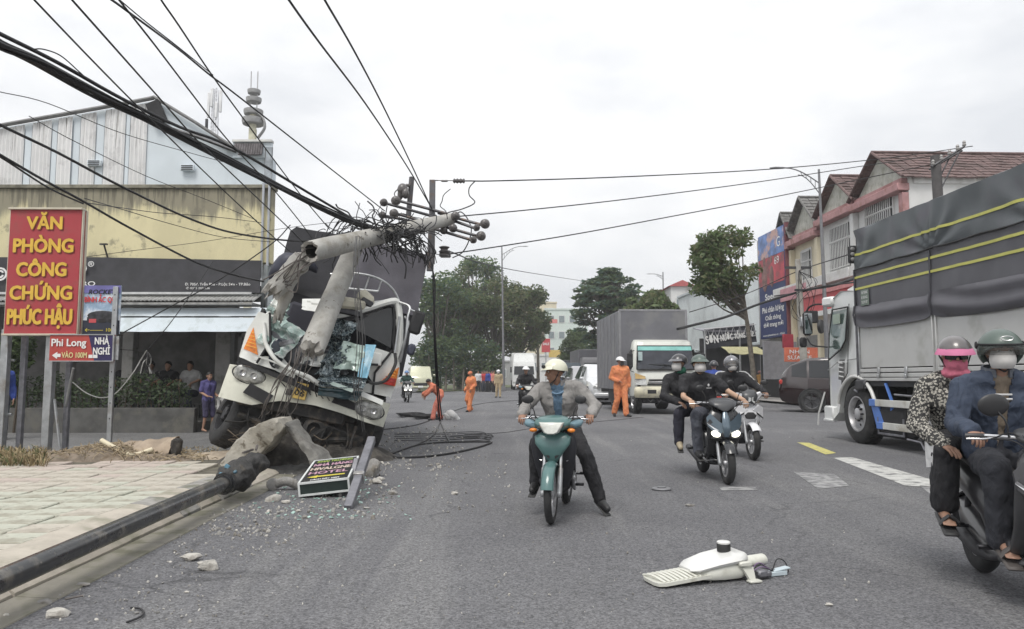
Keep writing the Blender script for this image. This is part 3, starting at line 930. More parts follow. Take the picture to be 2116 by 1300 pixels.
for x,s in((-1.0,1.0),(.1,.8)):
 b=MB();b.ell((x,-.04,7.1),(.42*s,.02,.8*s));b.ell((x,-.045,8.1),(.22*s,.02,.28*s));b.build("printed_figure",mk("figure_print",(.2,.11,.1),.6,var=.4,vs=2),bb)
for tx,z,hh,ww in(("Special",5.95,.36,2.2),("Phú chân lượng",5.2,.34,3.2),("Chất thông",4.72,.26,2.3),("thời trang mới",4.32,.26,2.9),("www.phanthiet.vn - 0263",3.72,.1,3.2)):
 lettering(tx,MATS["white_lettering"],bb,(.1,-.035,z),hh,ww,.025)
lettering("69",MATS["white_lettering"],bb,(.9,-.05,7.9),.45,.7,.0)
lettering("G",MATS["white_lettering"],bb,(1.2,-.05,8.9),.6,.5,.0)
b=MB();b.box((2.0,.35,6.7),(.12,.7,6.3));b.build("side_frame",mk("maroon_frame",(.16,.05,.06),.6),bb)
st=thing("shop_house","narrow dark house front carrying the blue billboard","building",road(FX,44.2),RZ_R)
b=MB();b.box((0,4,4.9),(3.4,8,9.8));b.build("wall",mk("house_grey",(.36,.35,.35),.8),st,None)
b=MB();b.box((0,-.02,1.6),(3.0,.06,3.1));b.build("shop_front",matt_black,st,None)
wh=thing("white_hall","long pale white hall wall beyond the street tree","building",road(FX+.6,57),RZ_R)
hall=mk("hall_white",(.66,.70,.70),.75,var=.04,vs=.7,stain=(.55,.58,.58),ss=.6)
b=MB();b.box((0,6,6.0),(21,12,5.2));b.build("upper_wall",hall,wh,None)
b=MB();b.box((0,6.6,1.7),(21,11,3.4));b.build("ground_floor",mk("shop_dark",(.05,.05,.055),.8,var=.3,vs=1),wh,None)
b=MB();b.box((0,-.06,8.55),(21.1,.2,.18));b.box((0,-.05,3.45),(21.1,.2,.14));b.build("trim",mk("hall_trim",(.5,.54,.55),.7),wh)
for k in range(6):
 b=MB();b.box((-8.5+3.4*k,.55,1.7),(.3,.3,3.4));b.build("pillar",mk("pillar_grey",(.22,.22,.23),.8),wh,None)
cp=thing("shop_canopy","dark steel truss canopy with big white letters over the shops behind the riders","canopy",pt(1508,705,46),.08)
b=MB();k=46/FPX
b.box((0,.9,.75),(112*k,2.0,.06),Rm=Euler((R(8),0,0)).to_matrix());b.build("roof_sheet",mk("canopy_grey",(.25,.25,.28),.6),cp,None)
b=MB()
for z in(.05,.72):b.tube([(-55*k,-.12,z),(55*k,-.12,z+.3)],.035,5)
for q in range(8):b.tube([(-55*k+13.7*k*q,-.12,.05+.037*q),(-55*k+13.7*k*(q+.5),-.12,.72+.037*q),(-55*k+13.7*k*(q+1),-.12,.09+.037*q)],.022,4)
b.build("truss",mk("truss_white",(.5,.5,.52),.5),cp)
for x in(-54,20):
 b=MB();b.tube([(x*k,-.1,-2.9),(x*k,-.1,.7)],.06,6);b.build("post",steel,cp)
b=MB();b.box((0,-.02,.3),(110*k,.06,1.15),Rm=Euler((0,R(-8),0)).to_matrix());b.build("fascia",mk("fascia_dark",(.05,.052,.065),.6,var=.2),cp,None)
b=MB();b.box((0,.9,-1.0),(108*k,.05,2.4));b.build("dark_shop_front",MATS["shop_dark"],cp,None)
for tx,x,z,h_,w_ in(("SƠN",-40,.06,.5,26),("NƯỚC",-9,.2,.38,26),("TỔNG HỢP",28,.34,.33,42)):lettering(tx,MATS["white_lettering"],cp,(x*k,-.2,z),h_,w_*k,.03,(math.pi/2,R(-8),0))
aw=thing("awning","yellowish cloth awning under the white hall beside the tree trunk","awning",pt(1545,722,43),.1)
b=MB();b.loft([[(x,0,-.25+.04*math.sin(x*5)),(x,.5,.0),(x,1.2,.2),(x,1.2,.17),(x,.5,-.03),(x,.01,-.28+.04*math.sin(x*5))]for x in[-1.1+.22*i for i in range(11)]]);b.build("cloth",mk("awning_yellow",(.4,.38,.22),.8,var=.15),aw)
for x in(-1,1):
 b=MB();b.tube([(x,0,-1.8),(x,0,-.2)],.025,5);b.build("post",steel,aw)
def far_building(label,x0,x1,y0,Y,mat,rows=0,cols=0,roof=None,dep=8):
 a,c=pt(x0,y0,Y),pt(x1,y0,Y)
 w,h=c.x-a.x,a.z
 t=thing("far_building",label,"building",((a.x+c.x)/2,Y,0))
 b=MB();b.box((0,dep/2,h/2),(w,dep,h));b.build("wall",mat,t,None)
 if roof:
  b=MB();b.prism([(-w/2-.3,h),(w/2+.3,h),(0,h+w*.28)],Matrix(((1,0,0,0),(0,0,1,-.3),(0,1,0,0),(0,0,0,1))),dep+.6);b.build("roof",roof,t,None)
 else:
  b=MB();b.box((0,dep/2,h+.1),(w+.3,dep+.3,.3));b.build("roof",mat,t,None)
 for r_ in range(rows):
  for c_ in range(cols):
   ww=w/cols
   f=put("window",MB().box((-w/2+ww*(c_+.5),-.03,h-1.9-3.2*r_),(ww*.6,.1,1.5)).mesh("window"),house_white,t,None)
   b=MB();b.box((-w/2+ww*(c_+.5),-.09,h-1.9-3.2*r_),(ww*.5,.05,1.3));b.build("pane",mk("far_pane",(.2,.24,.25),.2),f,None)
 return t
pale_green=mk("far_pale_green",(.55,.62,.58),.8,var=.04)
far_building("pale green tall building far down the road between the trees",1128,1215,640,150,pale_green,4,4)
far_building("white far building with set back upper floor behind the big left tree",1085,1150,626,170,house_cream,3,2)
far_building("low white shop far away behind the white container lorry",1090,1160,735,128,house_white,1,3)
far_building("small white house with red gable roof behind the light green tree",1386,1432,592,72,house_white,2,1,mk("far_red_roof",(.38,.1,.1),.8))
far_building("long low grey building behind the left trees",860,1075,748,128,mk("far_grey",(.3,.3,.3),.8),1,9)
t=signboard("far_sign","red roadside sign board far away above the white helmet",pt(1128,714,105),1.2,1.9,0,red_sign);b=MB();b.tube([(0,.1,-.9),(0,.1,-5)],.07,6);b.build("post",steel,t)
lettering("SALE",MATS["white_lettering"],t,(0,-.075,.2),.35,.9,.03)
t=signboard("far_sign","small red letter sign on the pale green far building",pt(1143,664,148),1.7,.8,0,mk("faded_red_sign",(.6,.2,.18),.6))
t=signboard("far_sign","yellow ochre shop sign far behind the white helmet",pt(1148,731,122),2.2,1.2,0,mk("ochre_sign",(.55,.4,.12),.6))
t=signboard("shop_sign","white banner sign far at the left behind the yellow van",pt(905,762,118),2.0,.8,0,white_paint)
# LAMP POSTS, POLES
def street_lamp(label,base,top,arm_end,r0,r1,group="street lamps",arms=2):
 t=thing("street_lamp",label,"street lamp",base,0,group)
 B=V(base);T=V(top)-B;E=V(arm_end)-B
 b=MB();b.tube([(0,0,0),T*.5,T],[r0,(r0+r1)/2,r1],10);b.build("pole",mk("lamp_post_grey",(.2,.2,.21),.5,.4,var=.12),t)
 d=E-T;d.z=0
 rise=E.z-(T.z-d.length*.42)
 s0=V((T.x*.97,T.y,T.z-d.length*.42))
 b=MB()
 P=[s0+d*q+V((0,0,rise*math.sin(q*math.pi/2)))for q in(0,.12,.25,.4,.55,.7,.85,1)]
 b.tube(P,r1*.55,6)
 if arms>1:
  P2=[s0+V((0,0,-d.length*.32))+d*q*.62+V((0,0,(rise+d.length*.16)*math.sin(q*math.pi/2)*.92))for q in(0,.2,.4,.6,.8,1)]
  b.tube(P2,r1*.45,6)
  for q in(1,2,3,4):b.tube([P[q],P2[q]],r1*.3,4)
 b.build("arm",MATS["lamp_post_grey"],t)
 dn=d.normalized()
 b=MB();b.tube([E-dn*.05,E+dn*.12,E+dn*.4,E+dn*.62],[.05,.1,.12,.05],8,flat=.4);b.build("lamp_head",mk("lamp_head_grey",(.3,.3,.31),.5),t)
 b=MB();b.box((0,0,.2),(r0*3.2,r0*3.2,.4),.03);b.build("base_cover",MATS["lamp_post_grey"],t)
 return t
def lamp_px(label,bx_,tx,ty,ex,ey,Y,r0,r1):
 T=pt(tx,ty,Y);E=pt(ex,ey,Y)
 B=V((pt(bx_,780,Y).x,Y,0))
 return street_lamp(label,B,T,E,r0,r1)
lamp_px("tall grey street lamp with curved double arm in front of the terraced houses",1712,1692,350,1622,347,30,.11,.045)
lamp_px("thin far street lamp standing in front of the big left trees",1041,1037,510,1078,509,72,.14,.06)
lamp_px("distant street lamp above the light green tree",1372,1370,562,1348,566,84,.14,.06)
conc=mk("weathered_concrete",(.36,.345,.315),.88,var=.12,vs=5,bump=.003,bs=60,stain=(.22,.2,.17),ss=3,st=(.5,.72))
up=thing("utility_pole","grey concrete utility pole with meter boxes before the red shop sign","utility pole",(pt(1666,780,31).x,31,0))
ztop=pt(1657,536,31).z
b=MB();b.tube([(0,0,0),(-.14,0,ztop*.6),(-.2,0,ztop)],[.17,.14,.11],12);b.build("shaft",conc,up)
b=MB();b.box((-.2,0,ztop-.35),(1.1,.1,.1));b.build("crossarm",dark_metal,up);b=MB();b.box((-.15,-.1,ztop-1.3),(.5,.08,.08));b.build("crossarm",dark_metal,up)
for x,z,s in((.05,3.55,.42),(.3,3.75,.5)):
 b=MB();b.box((x-.1,-.22,z),(s,.22,s),.03);b.build("meter_box",steel if s<.45 else matt_black,up)
b=MB();b.lathe([(.28,-.06),(.3,0),(.28,.06),(.05,.07)],16,Matrix.Translation((.55,-.3,3.35))@Euler((R(90),0,R(50))).to_matrix().to_4x4(),cap=True);b.build("cable_coil",black_plastic,up)
b=MB()
for k in range(7):
 a=k*.9;b.tube(smooth_path([(-.15,-.1,3.5),(-.15+.5*math.cos(a),-.2,4.2+.3*math.sin(a*2)),(.1-.4*math.sin(a),-.25,5.2),(-.2,-.1,ztop-.5)]),.012,4)
b.build("cable_tangle",cable_mat,up)
up=thing("utility_pole","dark utility pole with slanted crossarms showing above the tarp truck","utility pole",(pt(1955,780,21).x,21,0))
zt_=pt(1957,322,21).z
b=MB();b.tube([(.12,0,0),(0,0,zt_)],[.16,.13],12);b.build("shaft",mk("dark_pole",(.085,.08,.08),.8,var=.2),up)
b=MB();A_=V((-.18,-.1,zt_-.35));E_=V((.75,-.15,zt_+.22))
b.tube([A_,E_],.035,6);b.build("crossarm",dark_metal,up);b=MB();b.tube([A_+V((.05,.2,-.02)),E_+V((.05,.2,-.05))],.035,6);b.build("crossarm",dark_metal,up);b=MB()
b.tube([(.05,-.1,zt_-1.0),(.62,-.15,zt_+.1)],.022,5);b.build("stay",dark_metal,up);b=MB();b.tube([(.05,.1,zt_-.8),(.5,.1,zt_+.05)],.022,5)
b.build("stay",dark_metal,up)
for q in(.05,.3,.55,.8,1.0):
 b=MB();p=A_.lerp(E_,q);b.lathe([(.015,0),(.05,.03),(.055,.06),(.035,.09),(.05,.12),(.03,.17)],10,Matrix.Translation(p),cap=True);b.build("insulator",mk("insulator_grey",(.32,.31,.3),.35),up)
 # TREES
bark=mk("bark",(.13,.115,.095),.9,var=.3,vs=8,bump=.01,bs=14,stretch=(1,1,.3))
def tree(name,label,base,th,tr,blobs,n,size,mats,seed,lean=(0,0),group=None,squash=.6,limbs=True,shell=.0,fork=.75):
 t=thing(name,label,"tree",base,0,group)
 r_=random.Random(seed)
 b=MB();top=V((lean[0],lean[1],th))
 b.tube([(0,0,-.1),(lean[0]*.25,lean[1]*.25,th*.3),(lean[0]*.6,lean[1]*.6,th*.65),top],[tr*1.25,tr,tr*.85,tr*.6],9)
 if limbs:
  for c,rad,sh in blobs:
   s=V((0,0,0)).lerp(top,r_.uniform(fork-.12,1));e=V(c)
   m=s.lerp(e,.5)+V((0,0,-.12*(e-s).length))
   b.tube(smooth_path([s,m,e],4),[tr*.45*(1-.09*i)for i in range(9)],6)
   for _ in range(3):
    e2=e+V((r_.uniform(-.7,.7)*rad[0],r_.uniform(-.7,.7)*rad[1],r_.uniform(-.3,.7)*rad[2]))
    b.tube([m.lerp(e,.6),e2],[tr*.16,tr*.05],5)
 b.build("trunk",bark,t,60)
 leaf_mass("crown",blobs,n,size,mats,t,seed,squash,shell)
 return t
def blob_field(cx,cz,rx,rz,ry,k,s,seed):
 """sub-clumps spread through an ellipsoid crown"""
 r_=random.Random(seed);out=[]
 for _ in range(k):
  while True:
   p=V((r_.uniform(-1,1),r_.uniform(-1,1),r_.uniform(-1,1)))
   if p.length<1:break
  if r_.random()<.6:p=p.normalized()*r_.uniform(.7,1)
  q=s*r_.uniform(.65,1.3)
  out.append(((cx+p.x*rx,p.y*ry,cz+p.z*rz),(q,q,q*.75),q*q))
 return out
def ptree(px,Y):return(pt(px,780,Y).x,Y,0)
tree("street_tree","big dark broadleaf tree nearest the wreck in the left clump",ptree(905,76),5,.3,blob_field(0,8.2,2.8,5.2,2.6,26,1.35,1),6500,.24,[leaf_mid,leaf_mid,leaf_blue],1,group=None)
tree("street_tree","olive toned bushy tree in the middle of the left clump",ptree(950,80),5,.32,blob_field(0,8.4,3.1,5.0,2.6,28,1.4,2),7200,.24,[leaf_olive,leaf_mid,leaf_mid,leaf_dark],2)
tree("street_tree","tall green tree with the highest crown in the left clump",ptree(985,88),7,.35,blob_field(0,10.6,3.2,5.0,2.6,26,1.4,3),6200,.24,[leaf_mid,leaf_blue,leaf_light],3)
tree("street_tree","yellow green rounded tree behind the thin street lamp",ptree(1020,82),5,.32,blob_field(0,8.6,3.3,4.6,2.6,28,1.35,4),7200,.24,[leaf_olive,leaf_olive,leaf_mid,leaf_dark],4)
tree("street_tree","rightmost tree of the left clump with drooping dark boughs over the lorry",ptree(1075,84),5,.3,blob_field(0,8.0,2.7,3.9,2.4,24,1.2,5),6000,.24,[leaf_dark,leaf_mid,leaf_olive],5)
tree("street_tree","loose feathery tree poking out on the right edge of the left clump",ptree(1112,92),6,.2,blob_field(0,7.8,1.5,3.4,1.4,14,.75,6),2200,.24,[leaf_mid,leaf_olive],6)
lm=thing("roadside_shrubs","dense dark shrubs along the foot of the left tree clump","shrubs",ptree(965,74))
leaf_mass("foliage",[((x,0,z),(1.5,1.2,z*.9),1)for x,z in((-4.2,2.6),(-2.6,3.0),(-1,2.9),(.7,3.0),(2.2,2.7))],7000,.22,[leaf_dark,leaf_mid,leaf_mid,leaf_blue],lm,9)
b=MB()
for k in range(9):b.tube([(-4.6+.85*k,-.6+.3*math.sin(k),0),(-4.6+.85*k+.2*math.sin(k*3),-.5,3.4)],[.13,.08],7)
b.build("trunk",bark,lm)
lay=[]
r_=random.Random(31)
for k in range(150):
 z=r_.uniform(-1,1);an=r_.uniform(0,6.28)
 prof=(1-abs(z+.15)**2.2*.8)*(.45 if z>.75 else 1)
 q=4.1*prof*(r_.random()**.45)
 s_=r_.uniform(.55,1.25)
 lay.append(((math.cos(an)*q,math.sin(an)*q*.75,8.3+z*4.3+q*.12),(s_*1.15,s_,s_*.27),s_*s_))
tree("spreading_tree","tall layered blue green tree rising behind the grey box truck",ptree(1262,78),12,.28,lay,10500,.3,[leaf_blue,leaf_blue,leaf_dark,leaf_mid],12,squash=.28,fork=.5)
tree("round_tree","round dense dark tree beyond the queue of cars left of the box truck",ptree(1196,92),2.6,.25,blob_field(0,4.3,2.3,2.6,2.0,22,.95,7),6500,.22,[leaf_dark,leaf_mid,leaf_mid],13)
tree("light_tree","pale green palm like tree peeking over the grey box truck",ptree(1352,60),5.4,.18,blob_field(0,6.9,2.0,1.25,1.5,20,.65,8),5200,.3,[leaf_light,leaf_olive,leaf_mid],14,squash=1.0)
tree("street_tree","street tree with a slim bare trunk and ragged crown left of the billboard",(pt(1562,780,38).x,38,0),5.6,.13,blob_field(-1.4,7.1,1.6,1.75,1.35,34,.6,9)+blob_field(-2.2,6.0,.9,.7,.9,8,.5,19),5400,.17,[leaf_mid,leaf_mid,leaf_olive],15,lean=(-.55,0),squash=.8,fork=.85)
tree("street_tree","dark low foliage between the white hall and the box truck",ptree(1420,66),2.5,.14,blob_field(0,3.2,1.4,1.0,1.2,10,.6,29),1800,.2,[leaf_dark,leaf_mid],16)
# THE WRECKED LORRY
WROT=(R(-2),R(17),R(14))
WL=V((-3.22,11.2,.27))
wr=thing("wrecked_truck","white lorry with its cab crushed, tilted up on broken concrete under the fallen pole","truck",WL,rot=WROT)
cab_white=mk("cab_white",(.70,.71,.68),.35,var=.06,vs=2,coat=.2,stain=(.42,.41,.36),ss=2.2,st=(.52,.8))
bump_white=mk("bumper_cream",(.66,.66,.57),.42,var=.06,vs=3,coat=.15,stain=(.36,.35,.29),ss=3,st=(.5,.75))
tarp_dark=mk("dark_tarp",(.036,.036,.042),.55,var=.25,vs=2,bump=.004,bs=20)
def ring_xz(pts,y0,y1):return[[(x,y0,z)for x,z in pts],[(x,y1,z)for x,z in pts]]
def crumple(b,amp,fr,seed):
 b.v=[tuple(V(p)+V((noise.noise(V(p)*fr+V((seed,0,0))),noise.noise(V(p)*fr+V((0,seed,0))),noise.noise(V(p)*fr+V((0,0,seed)))))*amp)for p in b.v]
 return b
def grid_panel(x0,x1,z0,z1,yf,nx,nz,th=.03,top=None,bot=None):
 """curved sheet in the xz plane; yf(x, z) gives its depth; top / bot give z limits by x"""
 b=MB();fr,bk=[],[]
 for i in range(nx+1):
  x=x0+(x1-x0)*i/nx
  za=bot(x)if bot else z0;zb=top(x)if top else z1
  cf=[(x,yf(x,za+(zb-za)*j/nz),za+(zb-za)*j/nz)for j in range(nz+1)]
  fr.append(cf+[(p[0],p[1]+th,p[2])for p in reversed(cf)])
 b.loft(fr)
 return b
cabcurve=lambda x:.02+.26*max(0,abs(x)-.75)**1.6
def lerp_tab(tab):
 def f(x):
  for(xa,a),(xb,c)in zip(tab,tab[1:]):
   if x<=xb:return a+(c-a)*max(0,(x-xa))/(xb-xa)
  return tab[-1][1]
 return f
bt=lerp_tab([(-1.24,.86),(-.6,.93),(-.2,.84),(.2,.80),(.6,.95),(1.18,.97)])
bb_=lerp_tab([(-1.24,.36),(-.75,.38),(-.4,.55),(.1,.63),(.5,.63),(.9,.60),(1.18,.60)])
b=grid_panel(-1.24,1.18,0,0,lambda x,z:-.12+1.1*max(0,abs(x+.03)-.9)**1.7+.05*max(0,.62-z)*2+.03*noise.noise(V((x*4,z*6,2)))*(1 if-.6<x<.5 else.2),34,6,.06,bt,bb_)
b.build("bumper",bump_white,wr,50)
for s,x in((-1,-.92),(1,.88)):
 b=MB();n=20;rings=[]
 for yy,k in((-.09,1),(-.14,.97),(-.155,.8),(-.15,.2)):
  rings.append([(x+k*.215*math.copysign(abs(math.cos(a))**.6,math.cos(a)),yy+.05*max(0,s*(x+k*.2*math.cos(a))-.85),.79+k*(.115+s*.01*math.cos(a))*math.copysign(abs(math.sin(a))**.6,math.sin(a)))for a in[2*math.pi*i/n for i in range(n)]])
 b.loft(rings);hl=b.build("headlight",mk("dirty_headlamp",(.30,.30,.28),.16,.1,var=.45,vs=16,coat=.7),wr,60)
 b=MB()
 b.lathe([(1.06,0),(1.1,.02),(1.0,.03)],24,Matrix.Translation((x,-.105,.79))@Matrix.Diagonal((.225,.6,.125,1))@Euler((R(90),0,0)).to_matrix().to_4x4());b.build("bezel",matt_black,hl)
 for dx in(-.09,.07):
  b=MB();b.lathe([(.012,-.01),(.03,.0),(.045,.012)],14,Matrix.Translation((x+dx,-.152,.79))@Euler((R(90),0,0)).to_matrix().to_4x4());b.build("reflector",alloy,hl)
for pts in([(-.92,.52),(-.55,.44),(-.50,.60),(-.86,.68)],[(.32,.74),(.68,.72),(.72,.82),(.36,.88)],[(-.35,.66),(-.05,.7),(-.05,.78),(-.35,.75)]):
 b=MB();b.prism(pts,Matrix(((1,0,0,0),(0,0,-1,-.12),(0,1,0,0),(0,0,0,1))),.02);b.build("bumper_opening",matt_black,wr,None)
b=MB();b.box((-.16,-.17,.77),(.2,.02,.24),.005,Rm=Euler((0,R(-4),0)).to_matrix());npl=b.build("number_plate",mk("yellow_plate",(.52,.36,.1),.5,var=.2,vs=9),wr)
lettering("06",matt_black,npl,(-.16,-.182,.735),.085,.14,.02)
gap=grid_panel(-1.16,1.1,.8,1.02,lambda x,z:.0+cabcurve(x),20,2,.05);gap.build("panel_gap",matt_black,wr)
b=grid_panel(-1.14,-.30,.97,1.30,lambda x,z:-.06+cabcurve(x)+.05*noise.noise(V((x*3,z*4,7))),14,5,.03,lerp_tab([(-1.14,1.14),(-.86,1.1),(-.55,1.16),(-.30,1.02)]),lerp_tab([(-1.14,.99),(-.30,.93)]));crumple(b,.015,6,3).build("front_panel",cab_white,wr,50)
b=grid_panel(.62,1.10,1.0,1.3,lambda x,z:-.05+cabcurve(x),10,5,.03,lerp_tab([(.62,1.1),(.9,1.24),(1.1,1.28)]),lerp_tab([(.62,1.02),(1.1,1.06)]));b.build("front_panel",cab_white,wr,50)
b=grid_panel(-.62,.7,.86,1.25,lambda x,z:.12+.1*noise.noise(V((x*5,z*5,1))),18,6,.03,None,None);crumple(b,.04,7,5).build("crushed_grille",mk("dark_crumpled_metal",(.05,.055,.06),.45,.5,var=.4,vs=8),wr,40)
def corner(s):
 b=MB();z=lambda q:q
 pts=[(s*1.15,1.0),(s*.88,1.02),(s*.80,1.35),(s*.93,1.72),(s*1.10,1.72),(s*1.17,1.4)]
 pts=pts if s<0 else[(s*1.15,1.05),(s*.82,1.2),(s*.62,1.36),(s*.70,1.72),(s*1.08,1.72),(s*1.17,1.45)]
 c=[(x,-.03+cabcurve(x)*1.2,z)for x,z in pts]
 if s>0:c=c[::-1]
 b.plate(c,.03);b.build("corner_panel",cab_white,wr,30)
 q=[(s*1.13,1.13),(s*.905,1.10),(s*1.10,1.47)]if s<0 else[(s*.90,1.22),(s*1.15,1.24),(s*1.12,1.54),(s*1.06,1.46)]
 b=MB();c=[V((x,-.075+cabcurve(x)*1.2,z))for x,z in q]
 if s>0:c=c[::-1]
 b.plate(c,-.045);il=b.build("indicator",amber,wr,None)
 for k in range(5):
  zz=1.19+.05*k if s<0 else 1.3+.045*k
  xa=s*(1.125-.005*k);xb=s*(.93+.032*k)if s<0 else s*(.94+.025*k)
  b=MB();b.box(((xa+xb)/2,-.122+cabcurve((xa+xb)/2)*1.2,zz),(abs(xa-xb)*.9,.012,.014));b.build("lens_rib",mk("amber_bright",(.85,.42,.08),.2)if k>1 or s<0 else red_lens,il,None)
 if s>0:
  b=MB();b.plate([V((x,-.125+cabcurve(x)*1.2,z))for x,z in[(.93,1.22),(1.145,1.245),(1.14,1.36),(1.0,1.33)]],.01);b.build("red_lens",red_lens,il,None)
 x=s*.84
 b=MB();b.tube([(s*.88,-.06,.98),(s*.80,-.06,1.35),(s*.95,.0,1.75)],.018,6);b.build("seam",matt_black,wr)
corner(-1);corner(1)
b=MB()
b.box((0,1.55,1.45),(2.1,.06,2.0));b.box((-1.07,.85,1.35),(.05,1.4,.9));b.box((1.07,.85,1.3),(.05,1.4,1.0));b.box((0,.85,.95),(2.1,1.4,.06))
b.build("cab_shell",mk("cab_inner_grey",(.05,.05,.052),.7,var=.3),wr,None)
b=MB();b.box((0,1.5,1.5),(1.9,.03,1.7));b.box((.2,.9,1.3),(1.6,1.0,.6),.1);b.build("cab_interior",mk("black_interior",(.015,.015,.018),.8,var=.3),wr)
for x in(-.55,.45):
 b=MB();b.box((x,1.0,1.75),(.5,.16,.8),.06,Rm=Euler((R(-8),0,R(6*x))).to_matrix());b.build("seat",mk("seat_cloth",(.03,.03,.04),.9),wr)
rim=[(-.10,1.96),(.30,2.20),(.72,2.50),(.84,2.46),(.98,2.1),(1.10,1.62)]
b=MB();b.tube(smooth_path([(x,.08+.1*(i%2)*.2,z)for i,(x,z)in enumerate(rim)],4),.055,8);b.build("roof_rim",cab_white,wr)
b=MB();b.plate([(.22,.14,1.93),(.93,.16,1.80),(1.0,.18,1.95),(.78,.16,2.42),(.70,.16,2.43)],.02);b.build("windscreen",glass_dark,wr,None)
b=MB();b.tube(smooth_path([(-.06,.06,1.93),(.3,.06,2.12),(.70,.06,2.42),(.80,.06,2.36),(.92,.06,2.0),(.99,.06,1.74)],4),.02,6);b.build("window_seal",matt_black,wr)
b=MB();b.loft([[(x,y,z+.02*math.sin(x*9)),(x,y+.5,z+.12),(x,y+1.0,z+.05),(x,y+1.0,z+.02),(x,y+.5,z+.08),(x,y,z-.03)]for x,y,z in((-.15,.2,2.0),(.2,.15,2.2),(.45,.2,2.36),(.78,.25,2.52))]);crumple(b,.05,3,2).build("roof_panel",cab_white,wr,40)
b=MB();b.box((.12,.12,2.28),(.42,.3,.16),.04,Rm=Euler((R(10),R(-12),R(15))).to_matrix());b.box((.33,.2,2.44),(.3,.25,.16),.05,Rm=Euler((R(20),R(20),0)).to_matrix());crumple(b,.03,5,8).build("torn_roof_piece",mk("torn_beige",(.58,.55,.45),.7,var=.12,stain=(.3,.28,.22)),wr,30)
b=MB();b.box((.05,.05,2.12),(.6,.1,.1),.02,Rm=Euler((0,R(-6),R(8))).to_matrix());b.box((.36,.1,2.36),(.2,.14,.1),.02,Rm=Euler((0,R(10),0)).to_matrix());b.build("broken_bracket",dark_metal,wr)
b=grid_panel(0,1,0,1,lambda x,z:0,1,1);b=MB()
b.plate([(1.11,.12,1.1),(1.11,1.35,1.1),(1.10,1.35,1.75),(1.10,.18,1.72)],.03);b.plate([(1.10,1.3,1.7),(1.10,1.38,1.7),(.92,1.3,2.4),(.92,1.22,2.4)],.03);b.build("door",cab_white,wr,None)
b=MB();b.plate([(1.02,.2,1.75),(1.02,1.25,1.75),(.86,1.2,2.4),(.82,.3,2.4)],.015);b.build("door_window",glass_dark,wr,None)
mm=MB()
mm.tube(smooth_path([(.84,.05,2.52),(1.0,-.05,2.48),(1.02,-.1,2.3),(1.08,-.12,2.0),(1.12,-.02,1.62)],5),.022,7)
mm.tube(smooth_path([(.98,.0,2.32),(1.06,-.12,2.22),(1.08,-.1,1.9),(1.09,.0,1.66)],5),.018,7)
mm.tube([(.90,.02,2.30),(1.0,-.03,1.72)],.016,6);mm.tube([(1.02,-.1,2.44),(1.16,-.12,2.42)],.016,6)
mb_=mm.build("mirror_bracket",steel,wr)
b=MB();b.box((1.17,-.14,2.27),(.19,.08,.37),.035);mi=b.build("mirror",matt_black,wr);b=MB();b.box((1.17,-.095,2.27),(.15,.01,.32));b.build("mirror_glass",glass_mirror,mi,None)
b=MB();b.box((1.22,-.1,1.85),(.12,.08,.18),.03);b.build("mirror",mk("mirror_blue_black",(.04,.045,.07),.4),wr)
b=MB();b.tube(smooth_path([(.56,-.12,1.52),(.62,-.2,1.30),(.78,-.24,1.18),(.98,-.2,1.28),(1.05,-.15,1.55),(1.0,-.1,1.72)],6),.025,8);b.build("rubber_hose",black_rubber,wr)
b=MB();b.box((.66,-.1,1.53),(.36,.04,.2),.015,Rm=Euler((0,R(-13),0)).to_matrix());b.build("wiper_panel",cab_white,wr)
b=MB();b.box((.66,-.13,1.44),(.3,.03,.035),Rm=Euler((0,R(-13),0)).to_matrix());b.build("panel_slot",matt_black,wr)
b=MB();b.loft([[(x,.1+.05*math.sin(x*4),1.25+.1*math.sin(x*3)),(x,.0,1.45+.06*math.sin(x*5)),(x,.5,1.5),(x,.6,1.2)]for x in[-.9+.12*i for i in range(16)]]);crumple(b,.06,4,4).build("dashboard",mk("dash_grey",(.12,.125,.14),.6,var=.3,vs=5),wr,40)
b=MB();r_=random.Random(3)
for k in range(34):
 c=V((r_.uniform(-.6,.6),r_.uniform(-.12,.1),r_.uniform(.95,1.6)))
 b.box(c,(r_.uniform(.05,.22),r_.uniform(.02,.06),r_.uniform(.03,.12)),.008,Rm=Euler((r_.uniform(-1,1),r_.uniform(-1.5,1.5),r_.uniform(-1,1))).to_matrix())
tag(b.build("crushed_fragments",[mk("fragment_grey",(.1,.1,.11),.5,.3,var=.7,vs=3,stain=(.4,.42,.44),ss=3)],wr),kind="stuff")
shat=mk("shattered_glass",(.42,.56,.52),.25,var=.25,vs=7,trans=.25,stain=(.75,.8,.78),ss=8,st=(.5,.62),spec=.7,bump=.004,bs=45)
shat_d=mk("dark_shattered_glass",(.06,.085,.10),.15,var=.5,vs=5,stain=(.45,.52,.55),ss=6,st=(.56,.68),spec=.7,bump=.004,bs=50)
film=mk("blue_window_film",(.28,.56,.72),.2,var=.15,vs=5,stain=(.55,.75,.85),ss=3,coat=.4)
green_g=mk("green_sheet_glass",(.50,.62,.56),.15,var=.12,vs=4,coat=.4,stain=(.25,.33,.34),ss=3)
